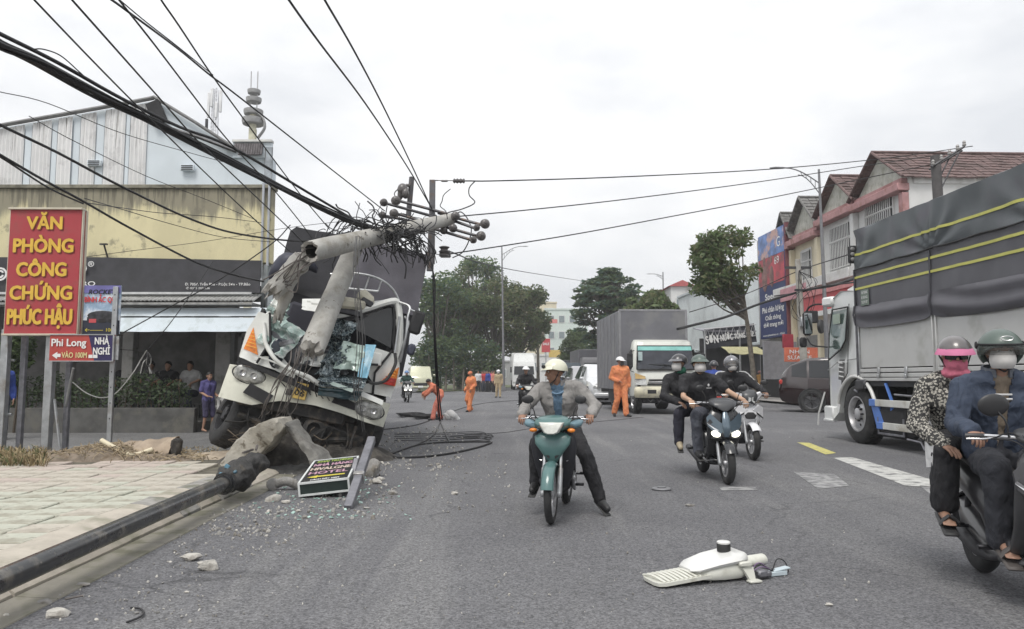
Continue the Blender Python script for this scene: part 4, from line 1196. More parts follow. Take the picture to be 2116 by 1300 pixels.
def crazed(m,sc):
 N,L=m.node_tree.nodes,m.node_tree.links
 b=N["Principled BSDF"];co=N.new("ShaderNodeTexCoord").outputs["Object"]
 v=N.new("ShaderNodeTexVoronoi");v.feature='DISTANCE_TO_EDGE';v.inputs["Scale"].default_value=sc;L.new(co,v.inputs["Vector"])
 r=N.new("ShaderNodeMapRange");r.inputs["From Max"].default_value=.07;r.inputs["To Min"].default_value=.75;r.inputs["To Max"].default_value=0;L.new(v.outputs["Distance"],r.inputs["Value"])
 x=N.new("ShaderNodeMix");x.data_type='RGBA';L.new(r.outputs[0],x.inputs["Factor"])
 L.new(b.inputs["Base Color"].links[0].from_socket,x.inputs["A"]);x.inputs["B"].default_value=(.6,.68,.67,1)
 L.new(x.outputs["Result"],b.inputs["Base Color"])
crazed(shat,26);crazed(shat_d,20)
def sheet_w(name,pts,mat,seed,amp=.04,n=9,th=.012):
 """a crumpled sheet spanning four corners"""
 P=[V(p)for p in pts];b=MB();F=[]
 for i in range(n+1):
  row=[]
  for j in range(n+1):
   u,v=i/n,j/n
   q=P[0].lerp(P[1],u).lerp(P[3].lerp(P[2],u),v)
   e=amp*(noise.noise(V((u*3,v*3,seed)))+.5*noise.noise(V((u*9,v*9,seed))))
   row.append(q+V((e*.6,e*1.5,e*.5)))
  F.append(row)
 b.loft([r+[p+V((0,th,0))for p in reversed(r)]for r in F])
 return b.build(name,mat,wr,30)
sheet_w("shattered_windscreen",[(-1.0,-.02,1.3),(-.55,-.1,1.15),(-.35,.02,1.62),(-.93,.1,1.82)],shat,1,.09,12)
sheet_w("shattered_windscreen",[(-1.02,.0,1.76),(-.7,.04,1.72),(-.72,.1,1.98),(-.98,.1,2.02)],shat,5,.1,10)
b=MB();b.ell((-.66,-.06,1.2),(.11,.03,.22),Rm=Euler((0,R(-10),0)).to_matrix());b.build("corner_window",mk("blue_grey_glass",(.022,.028,.04),.12,var=.3),wr)
sheet_w("hanging_glass",[(-.12,-.2,1.5),(.28,-.24,1.55),(.32,-.2,1.98),(.0,-.05,1.98)],shat_d,2,.15,13)
sheet_w("hanging_glass",[(-.05,-.28,1.05),(.3,-.3,1.12),(.36,-.26,1.62),(.08,-.22,1.62)],shat_d,3,.13,13)
sheet_w("green_sheet",[(.18,-.30,1.22),(.62,-.33,1.3),(.60,-.26,1.68),(.2,-.24,1.66)],green_g,4,.055,11)
sheet_w("blue_film",[(.56,-.34,1.2),(.70,-.34,1.22),(.68,-.28,1.74),(.52,-.28,1.70)],film,6,.02)
sheet_w("hanging_glass",[(.05,-.32,.92),(.70,-.36,1.04),(.70,-.32,1.24),(.05,-.3,1.1)],shat_d,7,.09,12)
sheet_w("hanging_glass",[(.10,-.26,.78),(.66,-.3,.86),(.70,-.34,1.02),(.08,-.3,.9)],mk("deep_blue_glass",(.03,.06,.07),.12,var=.4,vs=5),8,.04)
b=MB();b.box((.33,-.345,1.0),(.46,.015,.055),Rm=Euler((0,R(3),0)).to_matrix());b.build("glass_edge",mk("pale_glass_edge",(.6,.72,.66),.3),wr)
Mwr=Matrix.Translation(WL)@Euler(WROT).to_matrix().to_4x4()
Mwi=Mwr.inverted();cam_l=Mwi@V((0,0,CAMH))
def LF(px,py,yl):
 """point of the lorry's own plane y = yl seen at a photo pixel"""
 q=Mwi@pt(px,py,11.0);d=q-cam_l
 return cam_l+d*((yl-cam_l.y)/d.y)
b=MB();up_=[LF(px,py,-.19)for px,py in((497,741),(520,750),(560,766),(600,783),(642,803))];lo_=[LF(px,py,-.19)for px,py in((498,750),(520,759),(560,777),(600,795),(642,812))]
b.loft([[u,l,l+V((0,.05,0)),u+V((0,.05,0))]for u,l in zip(up_,lo_)]);b.build("panel_gap",matt_black,wr)
b=MB();b.tube(smooth_path([LF(px,py,yl)for px,py,yl in((545,668,-.02),(549,705,-.08),(562,735,-.14),(588,757,-.17),(625,774,-.18),(662,793,-.18),(705,806,-.16))],5),.034,8);crumple(b,.02,5,3).build("windscreen_frame",cab_white,wr,60)
for sd_,P_ in((21,((512,730,-.16),(545,738,-.17),(640,790,-.18),(640,778,-.17),(585,752,-.15))),(22,((700,800,-.2),(790,838,-.2),(792,828,-.19),(705,790,-.18)))):
 b=MB();b.plate([LF(*p)for p in P_],.02);b.build("torn_panel",cab_white,wr,None)
b=MB()
for k in range(9):
 x_=585+13*k;b.tube(smooth_path([LF(x_,770+4*k,-.2),LF(x_-6+3*(k%3),785+4*k,-.26),LF(x_+5,800+4*k,-.2)],4),.008,5)
b.build("torn_wiring",cable_mat,wr)
def truck_wheel(parent,c,rad,wid,s,rimmat=alloy,tilt=(0,0,0),hub_r=.55):
 """wheel turning about local x; s = side the face looks to"""
 M0=Matrix.Translation(c)@Euler(tilt).to_matrix().to_4x4()@Euler((0,R(90)*s,0)).to_matrix().to_4x4()
 b=MB();w=wid/2
 b.lathe([(rad*.58,w*.85),(rad*.62,w),(rad*.86,w*1.02),(rad*.96,w*.86),(rad,w*.6),(rad,-w*.6),(rad*.96,-w*.86),(rad*.86,-w),(rad*.58,-w)],36,M0)
 ty=b.build("wheel",black_rubber,parent,40)
 b=MB()
 for k in range(40):
  a=2*math.pi*k/40
  b.merge(MB().box((0,0,0),(rad*.03,rad*.07,wid*.42),Rm=None),M0@Matrix.Rotation(a,4,'Z')@Matrix.Translation((rad*1.003,0,w*.28))@Matrix.Rotation(R(14),4,'X'))
  b.merge(MB().box((0,0,0),(rad*.03,rad*.07,wid*.42),Rm=None),M0@Matrix.Rotation(a+.08,4,'Z')@Matrix.Translation((rad*1.003,0,-w*.28))@Matrix.Rotation(R(-14),4,'X'))
 tag(b.build("tread_block",black_rubber,ty,None),kind="stuff")
 b=MB()
 b.lathe([(rad*.585,w*.86),(rad*.6,w*.98),(rad*.555,w*.98),(rad*.52,w*.6),(rad*.5,w*.2),(rad*.34,w*.35),(rad*.26,w*.62),(rad*.2,w*.66),(rad*.19,w*.95),(rad*.14,w*1.02),(.002,w*1.02)],36,M0)
 rm=b.build("rim",rimmat,ty,40)
 b=MB()
 for k in range(8):
  a=2*math.pi*k/8
  b.merge(MB().lathe([(.02,0),(.02,.05),(.001,.055)],6),M0@Matrix.Rotation(a,4,'Z')@Matrix.Translation((rad*.23,0,w*.6)))
 for k in range(8):
  a=2*math.pi*(k+.5)/8
  b.merge(MB().lathe([(.001,0),(rad*.055,.0)],10),M0@Matrix.Rotation(a,4,'Z')@Matrix.Translation((rad*.41,0,w*.315)),m=1)
 b.build("hub_bolt",[dark_metal,matt_black],ty,40)
 return ty
truck_wheel(wr,(-1.0,.55,.13),.48,.3,-1,dark_metal,(0,R(8),R(20)))
truck_wheel(wr,(1.0,.75,.47),.48,.3,1,dark_metal,(0,0,R(12)))
for x in(-.95,.95):truck_wheel(wr,(x,6.0,.48),.48,.45,1 if x>0 else-1,dark_metal)
b=MB();r_=random.Random(7)
b.box((-.42,4.2,.75),(.1,8,.24));b.box((.42,4.2,.75),(.1,8,.24));b.tube([(-1.0,.6,.25),(1.0,.75,.42)],.09,8);b.box((0,.5,.62),(1.6,.7,.3),.06);b.box((.1,1.0,.5),(.7,.9,.5),.1)
b.box((-.2,.05,.5),(1.6,.12,.22),.03,Rm=Euler((0,R(-4),0)).to_matrix());b.box((.45,.1,.32),(1.0,.08,.2),.02,Rm=Euler((R(20),R(6),0)).to_matrix())
for k in range(26):
 c=V((r_.uniform(-1,1),r_.uniform(.0,.9),r_.uniform(.1,.6)));e=c+V((r_.uniform(-.5,.5),r_.uniform(-.2,.3),r_.uniform(-.3,.3)))
 b.tube([c,c.lerp(e,.5)+V((0,0,-.06)),e],r_.uniform(.012,.04),6)
b.build("chassis",chassis_mat,wr)
b=MB();b.loft([[(x,y,.62+.0*x),(x,y+.03,.1+.1*noise.noise(V((x*4,3,1)))),(x,y+.06,.1+.1*noise.noise(V((x*4,3,1)))),(x,y+.05,.62)]for x,y in[(-.7+.16*i,.22+.05*math.sin(i))for i in range(12)]]);crumple(b,.05,4,6).build("torn_underbody",chassis_mat,wr,40)
for k_,(y_,zt_,sd_)in enumerate(((.12,.5,3),(.45,.62,9),(.8,.7,12))):
 b=MB();b.loft([[(x,y_,zt_),(x,y_+.03,.22+.14*noise.noise(V((x*5,sd_,1)))),(x,y_-.02,-.12+.16*noise.noise(V((x*4,sd_,4)))),(x,y_+.04,-.12+.16*noise.noise(V((x*4,sd_,4)))),(x,y_+.06,zt_)]for x in[-.8+.15*i for i in range(13)]])
 crumple(b,.06,4,sd_).build("torn_underbody",chassis_mat,wr,35)
b=MB()
for k in range(12):
 x_=-.75+.14*k;b.tube(smooth_path([(x_,.1,.5),(x_+.1*math.sin(k*2),.0,.2),(x_+.16*math.sin(k*3+1),.12,-.06)],4),.012+.008*(k%3),6)
b.tube([(-.9,.1,.2),(.2,.05,.12),(.95,.1,.34)],.05,8);b.lathe([(.001,0),(.16,0),(.17,.05),(.1,.08)],16,Matrix.Translation((.2,.05,.28))@Euler((R(80),0,0)).to_matrix().to_4x4())
b.build("hanging_hose",chassis_mat,wr)
sheet_w("torn_panel",[(-1.0,.02,1.72),(-.86,-.04,1.70),(-.78,.1,2.05),(-.96,.15,2.1)],cab_white,11,.05,6,.01)
sheet_w("torn_panel",[(-.55,.3,1.98),(-.15,.25,2.02),(-.2,.5,2.3),(-.6,.5,2.16)],cab_white,12,.07,6,.01)
sheet_w("torn_panel",[(-.30,-.08,1.16),(.1,-.1,1.2),(.06,-.02,1.42),(-.26,.0,1.4)],cab_white,13,.06,6,.01)
bxo=MB();n1,n2=16,10
def boxsec(y,k=0):
 w,z0,z1=1.22,1.05,3.3
 P=[]
 for i in range(9):P.append((-w,z0+(z1-.15-z0)*i/8))
 for i in range(13):P.append((-w+.1+(2*w-.2)*i/12,z1+.05*math.sin(math.pi*i/12)))
 for i in range(9):P.append((w,z1-.15-(z1-.15-z0)*i/8))
 out=[]
 for x,z in P:
  q=noise.noise(V((x*2.2,y*1.4,z*2.2)))*.035+.014*noise.noise(V((x*7,y*5,z*7)))
  sag=-.05*(.5-.5*math.cos(2*math.pi*y/1.3))if z>3.2 else 0
  out.append(V((x+(q if abs(x)>1.1 else 0),y+q,z+q+sag)))
 return out
bxo.loft([boxsec(1.75+.2*i)for i in range(34)])
tp=bxo.build("tarp_cover",tarp_dark,wr,60,rot=(0,R(-5.8),0),loc=(.27,0,.36))
b=MB();b.box((0,5,.95),(2.4,6.5,.14));b.build("cargo_bed",dark_metal,wr,None,rot=(0,R(-2),0))
tarp_grey=mk("grey_tarp_front",(.105,.10,.118),.6,var=.2,vs=2,bump=.003,bs=30)
b=MB();F=[]
for i in range(15):
 u=i/14;row=[]
 for j in range(11):
  v=j/10;x=-.25+1.5*u;z=2.15+1.16*v
  y=1.66+.03*noise.noise(V((x*4,z*4,5)))-.05*math.sin(v*3+u*2)
  row.append(V((x,y,z)))
 F.append(row+[p+V((0,.02,0))for p in reversed(row)])
b.loft(F);b.build("front_sheet",tarp_grey,wr,60,rot=(0,R(-5.8),0),loc=(.27,0,.36))
b=MB()
b.tube(smooth_path([(-.5,1.5,2.84),(-.1,1.42,2.98),(.30,1.42,3.02),(.62,1.42,2.9),(.84,1.42,2.62),(.86,1.4,2.45)],4),.022,7)
b.tube([(-.42,1.42,2.62),(.36,1.4,2.8)],.02,6)
for x,z0,z1 in((-.4,2.6,2.9),(-.12,2.68,2.97),(.14,2.75,3.0),(.36,2.8,3.02)):b.tube([(x,1.42,z0),(x,1.42,z1)],.016,6)
b.tube([(-.2,1.3,2.50),(.3,1.2,2.52),(.38,1.2,2.42)],.02,6)
b.build("guard_rail",steel,wr,loc=(.15,0,0))
b=MB();b.tube(smooth_path([(-1.25,1.5,2.4),(-1.1,1.3,2.7),(-.85,1.35,2.86),(-.6,1.45,2.8)],4),[.05,.1,.14,.16,.17,.17,.16,.15,.14,.12,.1,.08,.05],8);crumple(b,.06,4,2).build("tarp_fold",mk("blue_black_tarp",(.03,.032,.05),.55,var=.3),wr,60)
# THE BROKEN POLE
pole_c=mk("pole_concrete",(.40,.39,.365),.9,var=.16,vs=4,bump=.008,bs=40,stain=(.25,.235,.20),ss=3.0,st=(.48,.72),stain2=(.15,.135,.11),s2s=8,s2t=(.6,.7))
fresh=mk("broken_concrete",(.36,.345,.32),.95,var=.22,vs=12,bump=.02,bs=22)
def pole_piece(label,a,c,ra,rb,jag0,jag1,seed,rough=.006,hollow=-1,name="concrete_pole",cat="concrete pole"):
 a,c=V(a),V(c);o=(a+c)/2
 t=thing(name,label,cat,o,0,"pieces of the snapped pole")
 d=(c-a);L=d.length;d.normalize()
 u=d.orthogonal().normalized();w=d.cross(u);r_=random.Random(seed)
 n,m=28,14;outer=[]
 for i in range(m+1):
  f=i/m;rg=[]
  for j in range(n):
   an=2*math.pi*j/n
   s=f*L
   if i==0:s+=jag0*(noise.noise(V((math.cos(an)*2.2,math.sin(an)*2.2,seed)))+.6*noise.noise(V((math.cos(an)*6,math.sin(an)*6,seed))))
   if i==m:s+=jag1*(noise.noise(V((math.cos(an)*2.2,math.sin(an)*2.2,seed+5)))+.6*noise.noise(V((math.cos(an)*6,math.sin(an)*6,seed+5))))
   rr=ra+(rb-ra)*f
   rr*=1+.012*noise.noise(V((an*2,s*3,seed)))
   if(i==0 and jag0>.02)or(i==m and jag1>.02):rr*=.96
   rg.append(a-o+d*s+(u*math.cos(an)+w*math.sin(an))*rr)
  outer.append(rg)
 b=MB();b.loft(outer,cap=False)
 for e,rg in((0,outer[0]),(1,outer[-1])):
  ce=sum(rg,V())/n;sg=1 if e==0 else-1
  r1=[ce+(p-ce)*.86+d*sg*.012 for p in rg];r2=[ce+(p-ce)*.68+d*sg*.03 for p in rg];r3=[ce+(p-ce)*.6+d*sg*.35 for p in rg]
  if hollow==e or hollow==2:
   b.loft([rg,r1,r2],1,cap=False);b.loft([r2,r3],2,cap=False);b.add(r3,[tuple(range(n))],2)
  else:
   q1=[ce+(p-ce)*k_+d*(-sg)*(.05*noise.noise(p*14+V((seed,0,0)))+off_)for k_,off_ in((.8,.02),)for p in rg];q2=[ce+(p-ce)*.45+d*(-sg)*(.07*noise.noise(p*11)+.05)for p in rg]
   b.loft([rg,q1,q2],1,cap=False);b.add(q2,[tuple(range(n))],1)
 b.v=[tuple(V(p)+V((noise.noise(V(p)*9),noise.noise(V(p)*9+V((5,0,0))),noise.noise(V(p)*9+V((0,5,0)))))*rough)for p in b.v]
 b.build("shaft",[pole_c,fresh,mk("hollow_shade",(.03,.028,.026),.95)],t,40)  # inside of the hollow end coloured dark to stand for its shade
 return t,o,d
PA0,PA1=pt(640,520,10.3),pt(932,453,13.4)
tA,oA,dA=pole_piece("long upper piece of the snapped concrete pole lying across the lorry's roof",PA0,PA1,.155,.108,.09,.0,3,hollow=0)
PC0,PC1=pt(645,722,10.45),pt(736,500,11.9)
tC,oC,dC=pole_piece("broken concrete pole stub slanting down through the lorry's windscreen",PC0,PC1,.175,.14,.14,.02,8)
tB,oB,dB=pole_piece("short shattered concrete pole fragment hanging on bent rods left of the windscreen stub",pt(568,598,10.45),pt(624,536,10.6),.14,.155,.24,.12,14,.03)
pole_piece("thin splintered concrete shard below the hanging fragment",pt(578,650,10.8),pt(604,566,10.75),.075,.11,.25,.2,21,.04)
reb=mk("rebar",(.15,.135,.125),.6,.5,var=.3,vs=10)
def rods(name,label,paths,r,mat=reb,cat="reinforcing rods",group=None):
 t=thing(name,label,cat,paths[0][0],0,group);o=V(paths[0][0])
 for P in paths:
  b=MB();b.tube(smooth_path([V(p)-o for p in P],5),r*random.uniform(.8,1.2),5);b.build("rod",mat,t)
 return t
r_=random.Random(12);P=[]
for k in range(13):
 x0=606+r_.uniform(-14,44);y0=715+r_.uniform(-5,15)
 x1=x0-30+r_.uniform(-26,22);dx=r_.uniform(-10,6)
 P.append([pt(x0,y0,10.42),pt(x0-4,y0+25,10.3),pt((x0+x1)/2+dx,790,10.3),pt(x1,835+r_.uniform(-8,12),10.35),pt(x1-8+r_.uniform(-14,8),855+r_.uniform(0,22),10.45)])
rods("bent_rebar","bunch of bent steel rods hanging from the stub in front of the bumper",P,.006)
P=[]
for k in range(9):
 x0,y0=640+r_.uniform(-14,14),520+r_.uniform(-14,20)
 P.append([pt(x0,y0,10.5),pt(x0-25,y0+r_.uniform(0,25),10.3),pt(x0-50+r_.uniform(-20,20),y0+40+r_.uniform(-10,30),10.35),pt(580+r_.uniform(-40,40),585+r_.uniform(-40,15),10.4)])
rods("bent_rebar","curled steel rods bridging the hollow pole end and the hanging fragment",P,.009)
P=[]
for k in range(7):
 x0=742+r_.uniform(-14,14);q=r_.uniform(-1,1)
 P.append([pt(x0,488,10.7),pt(x0-4+q*5,570,10.25),pt(746+q*10,700,10.15),pt(738+q*9,800,10.2),pt(746+q*8,880+r_.uniform(-30,25),10.3)])
rods("hanging_wires","loose bundle of dark wires hanging down the middle of the wrecked windscreen",P,.0042,mk("grey_wire",(.07,.07,.072),.5),"wires")
YP=13.35;kp=YP/FPX
top=thing("pole_crossarms","steel crossarms with disc insulators on the fallen pole's top against the sky","crossarm",pt(895,455,YP))
o=pt(895,455,YP)
arm_m=mk("arm_steel",(.13,.128,.135),.55,.6,var=.2,vs=6,stain=(.16,.12,.1),ss=5)
ins_m=mk("insulator_brown",(.10,.092,.09),.35,var=.2,coat=.3)
def q(px,py,dy=0.0):return pt(px,py,YP+dy)-o
b=MB();b.box((q(893,372)+q(892,545))/2,(.1,.06,(q(893,372)-q(892,545)).length),.004);b.box((q(893,372)+q(892,545))/2+V((.045,.04,0)),(.012,.08,(q(893,372)-q(892,545)).length));b.box((q(892,470)+q(889,560))/2,(.12,.08,.8),.004,Rm=Euler((0,R(2),0)).to_matrix());b.build("upright_arm",arm_m,top)
b=MB();b.tube([q(851,366,.5),q(844,447,.5)],.05,4);b.build("upright_arm",arm_m,top)
def disc_ins(c,r,ax):
 M0=Matrix.Translation(c)@V(ax).to_track_quat('Z','Y').to_matrix().to_4x4()
 b=MB();b.lathe([(.02,-.1),(.035,-.09),(.03,-.04),(r*.7,-.03),(r,.0),(r*.95,.02),(r*.5,.02),(r*.62,.05),(r*.78,.065),(r*.6,.085),(.03,.09),(.03,.12),(.001,.125)],18,M0)
 return b
bars=[((793,419,.25),(905,450,0)),((820,414,.1),(925,442,-.1)),((790,445,.3),(905,468,.1)),((814,440,.15),(915,470,0)),((905,440,.1),(1000,466,-.25)),((925,452,.1),(985,473,-.3)),((895,462,0),(994,490,-.3)),((900,474,0),(978,497,-.35))]
for i,(a,c)in enumerate(bars):
 b=MB();A_,C_=q(*a),q(*c);b.tube([A_,C_],.026,4);b.build("crossarm_bar",arm_m,top,30)
for c,r in(((793,419,.2),.075),((818,415,.05),.09),((790,445,.25),.07),((814,441,.1),.085),((1002,463,-.3),.09),((985,471,-.35),.06),((994,488,-.35),.088),((978,496,-.4),.065),((941,447,-.1),.085),((936,472,-.15),.08),((917,477,-.1),.07)):
 disc_ins(q(*c),r,(.25,-1,.15)).build("insulator",ins_m,top)
b=MB()
for pth in([(831,388,.4),(840,383,.4),(849,384,.5)],):b.tube([q(*p)for p in pth],.03,6)
b.ell(q(832,392,.4),(.1,.1,.12));b.ell(q(838,400,.35),(.07,.07,.1));b.tube([q(829,400,.4),q(825,412,.4)],[.07,.04],8);b.build("lightning_arrester",ins_m,top)
b=MB();b.box(q(920,525,0),(.2,.16,.12),.02);b.lathe([(.05,-.1),(.1,-.08),(.06,-.04),(.1,0),(.06,.04),(.1,.08),(.05,.1)],14,Matrix.Translation(q(918,520,-.1)),cap=True);b.build("insulator",ins_m,top)
b=MB()
b.tube([q(893,373),q(905,373)],.012,5);b.tube([q(912,374),q(925,374)],.02,6)
b.lathe([(.02,0),(.05,.02),(.03,.05),(.05,.08),(.03,.11),(.05,.14),(.03,.17),(.05,.2),(.02,.22)],10,Matrix.Translation(q(936,374))@Euler((0,R(90),0)).to_matrix().to_4x4(),cap=True)
b.tube([q(905,373),q(962,374)],.009,5);b.build("strain_insulator",ins_m,top)
b=MB();b.tube(smooth_path([q(982,374),q(970,388),q(970,404),q(981,419),q(955,432),q(925,440),q(905,455)],6),.011,6)
b.tube(smooth_path([q(940,446),q(952,438),q(966,452),q(974,475),q(968,500),q(955,522),q(935,533)],6),.011,6)
b.tube(smooth_path([q(820,412,.2),q(815,400,.3),q(823,390,.4)],5),.01,5);b.tube(smooth_path([q(800,425,.2),q(797,450,.2),q(806,460,.2),q(830,440,.3)],5),.01,5)
b.build("jumper_wire",cable_mat,top)
sn=thing("cable_tangle","black snarl of torn cables heaped where the pole crosses the lorry's roof","cables",pt(800,485,11.6))
o=pt(800,485,11.6);r_=random.Random(5);b=MB()
for k in range(150):
 c=V((r_.gauss(-.02,.33),r_.gauss(-.02,.2),r_.gauss(.04,.09)))
 P=[c]
 dv=V((r_.gauss(0,1),r_.gauss(0,.6),r_.gauss(0,.6))).normalized()
 for s in range(5):
  dv=(dv+V((r_.gauss(0,.42),r_.gauss(0,.35),r_.gauss(-.1,.36)))).normalized()
  P.append(P[-1]+dv*r_.uniform(.06,.15))
 b.tube(smooth_path(P,4),r_.choice((.005,.007,.009,.012)),5)
tag(b.build("cable_loops",[cable_mat],sn),kind="stuff")
for k in range(24):
 x0=840+r_.uniform(-10,25);b=MB()
 b.tube(smooth_path([pt(x0-25,485+r_.uniform(-8,6),11.8)-o,pt(x0+8,488+r_.uniform(-8,12),11.9)-o,pt(x0+18+r_.uniform(-6,26),512+r_.uniform(-8,10),11.9)-o,pt(x0+14+r_.uniform(-10,40),540+r_.uniform(-14,14),11.9)-o],5),.007,5)
 b.build("cut_cable_end",cable_mat,sn)
for k in range(8):
 b=MB();x0=690+r_.uniform(-10,20)
 b.tube(smooth_path([pt(760+r_.uniform(-10,20),470+r_.uniform(-12,8),11.4)-o,pt(x0+30,452+r_.uniform(-10,12),11.3)-o,pt(x0,470+r_.uniform(-15,15),11.2)-o,pt(x0-20,500+r_.uniform(-12,12),11.1)-o],5),.008,5);b.build("cable_strand",cable_mat,sn)
 # OVERHEAD CABLES
def wire(label,pts,r=.01,name="overhead_cable",group="overhead cables",k=6):
 P=[pt(*p)for p in pts];o=P[0].copy()
 b=MB();b.tube(smooth_path([p-o for p in P],k),r,6)
 ob=b.build(name,cable_mat,None,60,loc=o)
 return tag(ob,label,"cable",group)
bd=thing("cable_bundle","thick black bundle of telephone cables sweeping from the top left down to the wreck","cables",pt(-60,52,5.6))
o=pt(-60,52,5.6);r_=random.Random(2)
main=[(-60,52,5.6),(0,92,6),(80,128,6.4),(200,193,7.2),(330,258,8.2),(480,336,9.3),(600,398,10.2),(700,446,11),(780,478,11.6)]
for k in range(11):
 a=k*2.4;q_=.0125*math.sqrt(k)
 b=MB();P=[]
 for i,p in enumerate(main):
  c=pt(*p)-o;w=1+.25*math.sin(i*1.9+k)
  P.append(c+V((math.cos(a+i*.5)*q_*w,0,math.sin(a+i*.5)*q_*w)))
 b.tube(smooth_path(P,5),r_.choice((.009,.012,.015)),6);b.build("strand",cable_mat,bd)
wire("cable running just above the thick bundle from the left edge",[(-60,40,5.6),(0,70,6),(120,130,6.7),(250,203,7.5),(370,262,8.5),(480,305,9.4),(640,400,10.5),(745,462,11.4)],.018)
wire("short slack loop standing up from the bundle near the left edge",[(66,102,6.2),(90,102,6.3),(125,115,6.6),(160,145,6.9),(185,168,7.1)],.006)
wire("first thin sky wire from the top left to the shop banner's right end",[(40,-35,5),(71,0,5.2),(215,150,6.5),(331,266,8),(450,382,9.6),(560,485,11),(600,520,11.5)],.008)
wire("second thin sky wire crossing the blue gable's peak",[(115,-38,5),(149,0,5.2),(318,190,6.8),(397,279,7.9),(440,322,8.5),(589,464,11),(640,515,12)],.008)
wire("third thin sky wire crossing low over the antenna mast",[(215,-40,5),(246,0,5.2),(319,92,6),(402,201,7.2),(472,291,8.4),(562,388,9.8),(622,461,11),(650,500,11.6)],.008)
wire("flatter sky wire passing over the tiered tower to the crossarms",[(200,-20,5),(231,0,5.2),(267,26,5.5),(368,101,6.4),(435,156,7.2),(500,205,8),(700,362,11),(795,436,12.9)],.009)
wire("twin of the flatter sky wire ending above the antenna mast",[(238,-8,5.2),(300,44,5.8),(368,97,6.4),(440,155,7.2)],.005)
wire("steep sky wire falling past the tower's right side",[(310,-40,5),(333,0,5.2),(369,52,5.7),(435,151,6.8),(500,241,8),(612,391,10.2),(681,474,11.6)],.008)
wire("left one of the two parallel wires from the top middle to the crossarms",[(580,-30,5.5),(597,0,5.8),(660,88,7),(755,214,9.2),(840,342,11.8),(893,432,13.3)],.011)
wire("right one of the two parallel wires from the top middle to the crossarms",[(655,-32,5.5),(671,0,5.8),(730,102,7.3),(790,216,9.4),(850,340,11.8),(889,425,13.3)],.011)
wire("heavy cable sagging over the yellow wall from the left edge",[(-60,222,6),(0,258,6.4),(120,316,7),(250,385,7.8),(397,454,9),(496,484,10),(628,498,10.5),(720,480,11)],.013)
wire("heavy cable dropping past the red signboard to the banner's lower end",[(-60,285,7),(0,320,7.4),(90,372,8),(170,415,8.6),(270,472,9.6),(400,540,10.6),(480,567,11),(545,582,11.3)],.014)
wire("second strand beside the cable at the signboard's corner",[(-50,300,7),(0,324,7.4),(100,388,8.1),(172,421,8.6)],.01)
wire("thin hair wire across the blue corrugated sheets",[(-40,178,7),(0,190,7.3),(100,214,8),(251,275,9.4),(400,318,11),(463,335,12)],.005)
wire("faint wire from the blue sheets down to the yellow wall's corner",[(60,240,8),(150,290,9),(300,363,11),(420,410,12.5),(530,455,14)],.005)
wire("slack wire along the yellow wall above the red sign",[(170,418,9),(240,428,10),(330,440,12),(440,448,13),(540,460,14)],.006)
wire("lower slack wire on the yellow wall",[(175,410,9),(260,435,11),(350,462,12.5),(460,490,13.5),(560,500,14)],.006)
wire("thin wire rising from the banner's left to the pole",[(170,532,12),(260,520,12.5),(430,498,13),(600,470,13),(760,452,12.6)],.005)
wire("thin cable climbing diagonally from the battery sign to the lorry",[(250,690,11.5),(350,635,11.5),(450,580,11.4),(560,505,11.3),(600,465,11.5)],.009)
wire("drooping wire from the banner to a knot hanging before the hedge",[(440,540,13),(400,600,12.6),(350,670,12.3),(305,722,12.2)],.007)
wire("white slack cord drooping between the signs and the knot",[(150,790,11.9),(178,812,11.9),(210,822,11.9),(240,812,12),(275,770,12.1),(290,745,12.2),(303,724,12.2)],.009).data.materials[0]=mk("white_cord",(.5,.5,.48),.6)
wire("short level wire from the sign post to the hanging knot",[(243,722,12),(280,724,12.1),(303,723,12.2)],.006)
kn=thing("cable_knot","dangling coil of cable ends before the shop hedge","cables",pt(304,726,12.2));r_=random.Random(4)
for k in range(9):
 b=MB();P=[V((0,0,0))]
 for s in range(4):P.append(P[-1]+V((r_.gauss(0,.04),r_.gauss(0,.03),-.09)))
 b.tube(smooth_path(P,4),.008,5);b.build("cable_end",cable_mat if k%3 else MATS["white_cord"],kn)
wire("top wire from the crossarms to the far right pole",[(962,374,13.4),(1040,373.5,14),(1300,365,16),(1600,349,18.5),(1840,326,21),(2010,302,21)],.013,group="wires to the right")
wire("middle wire from the crossarms to the far right",[(950,447,13.4),(1100,433,14.5),(1300,411,16),(1560,377,18.5),(1830,336,21),(1960,318,21)],.012,group="wires to the right")
wire("lower wire rising from the tree tops to the right pole",[(922,526,13.4),(1040,508,14.3),(1200,482,15.5),(1400,445,17),(1600,407,19),(1780,370,21),(1950,335,21.2)],.013,group="wires to the right")
wire("thin slack wire behind the left trees towards the spreading tree",[(930,520,13.5),(1000,545,20),(1090,563,32),(1200,580,50)],.014,group="wires to the right")
wire("fat black cable rising from the box truck to the utility pole",[(1400,680,26),(1440,670,27),(1500,655,28.5),(1570,628,29.5),(1660,601,31),(1720,590,27),(1770,574,22)],.05,group="wires to the right")
wire("thin cable above the fat one behind the street tree",[(1425,645,28),(1500,622,30),(1560,600,32),(1650,560,31),(1760,524,22)],.018,group="wires to the right")
wire("level cable on the terraced houses left of the tarp truck",[(1600,612,31),(1660,603,31),(1700,592,28),(1768,583,22)],.028,group="wires to the right")
wire("left one of two black cables hanging from the crossarm to the road",[(891,545,13.3),(899,590,13.3),(897,680,13.4),(903,800,14),(909,870,14.3)],.014,group="cables hung to the road")
wire("right one of two black cables hanging from the crossarm to the road",[(894,545,13.3),(896,620,13.4),(901,720,13.6),(907,810,14),(914,868,14.2)],.012,group="cables hung to the road")
P_=[]
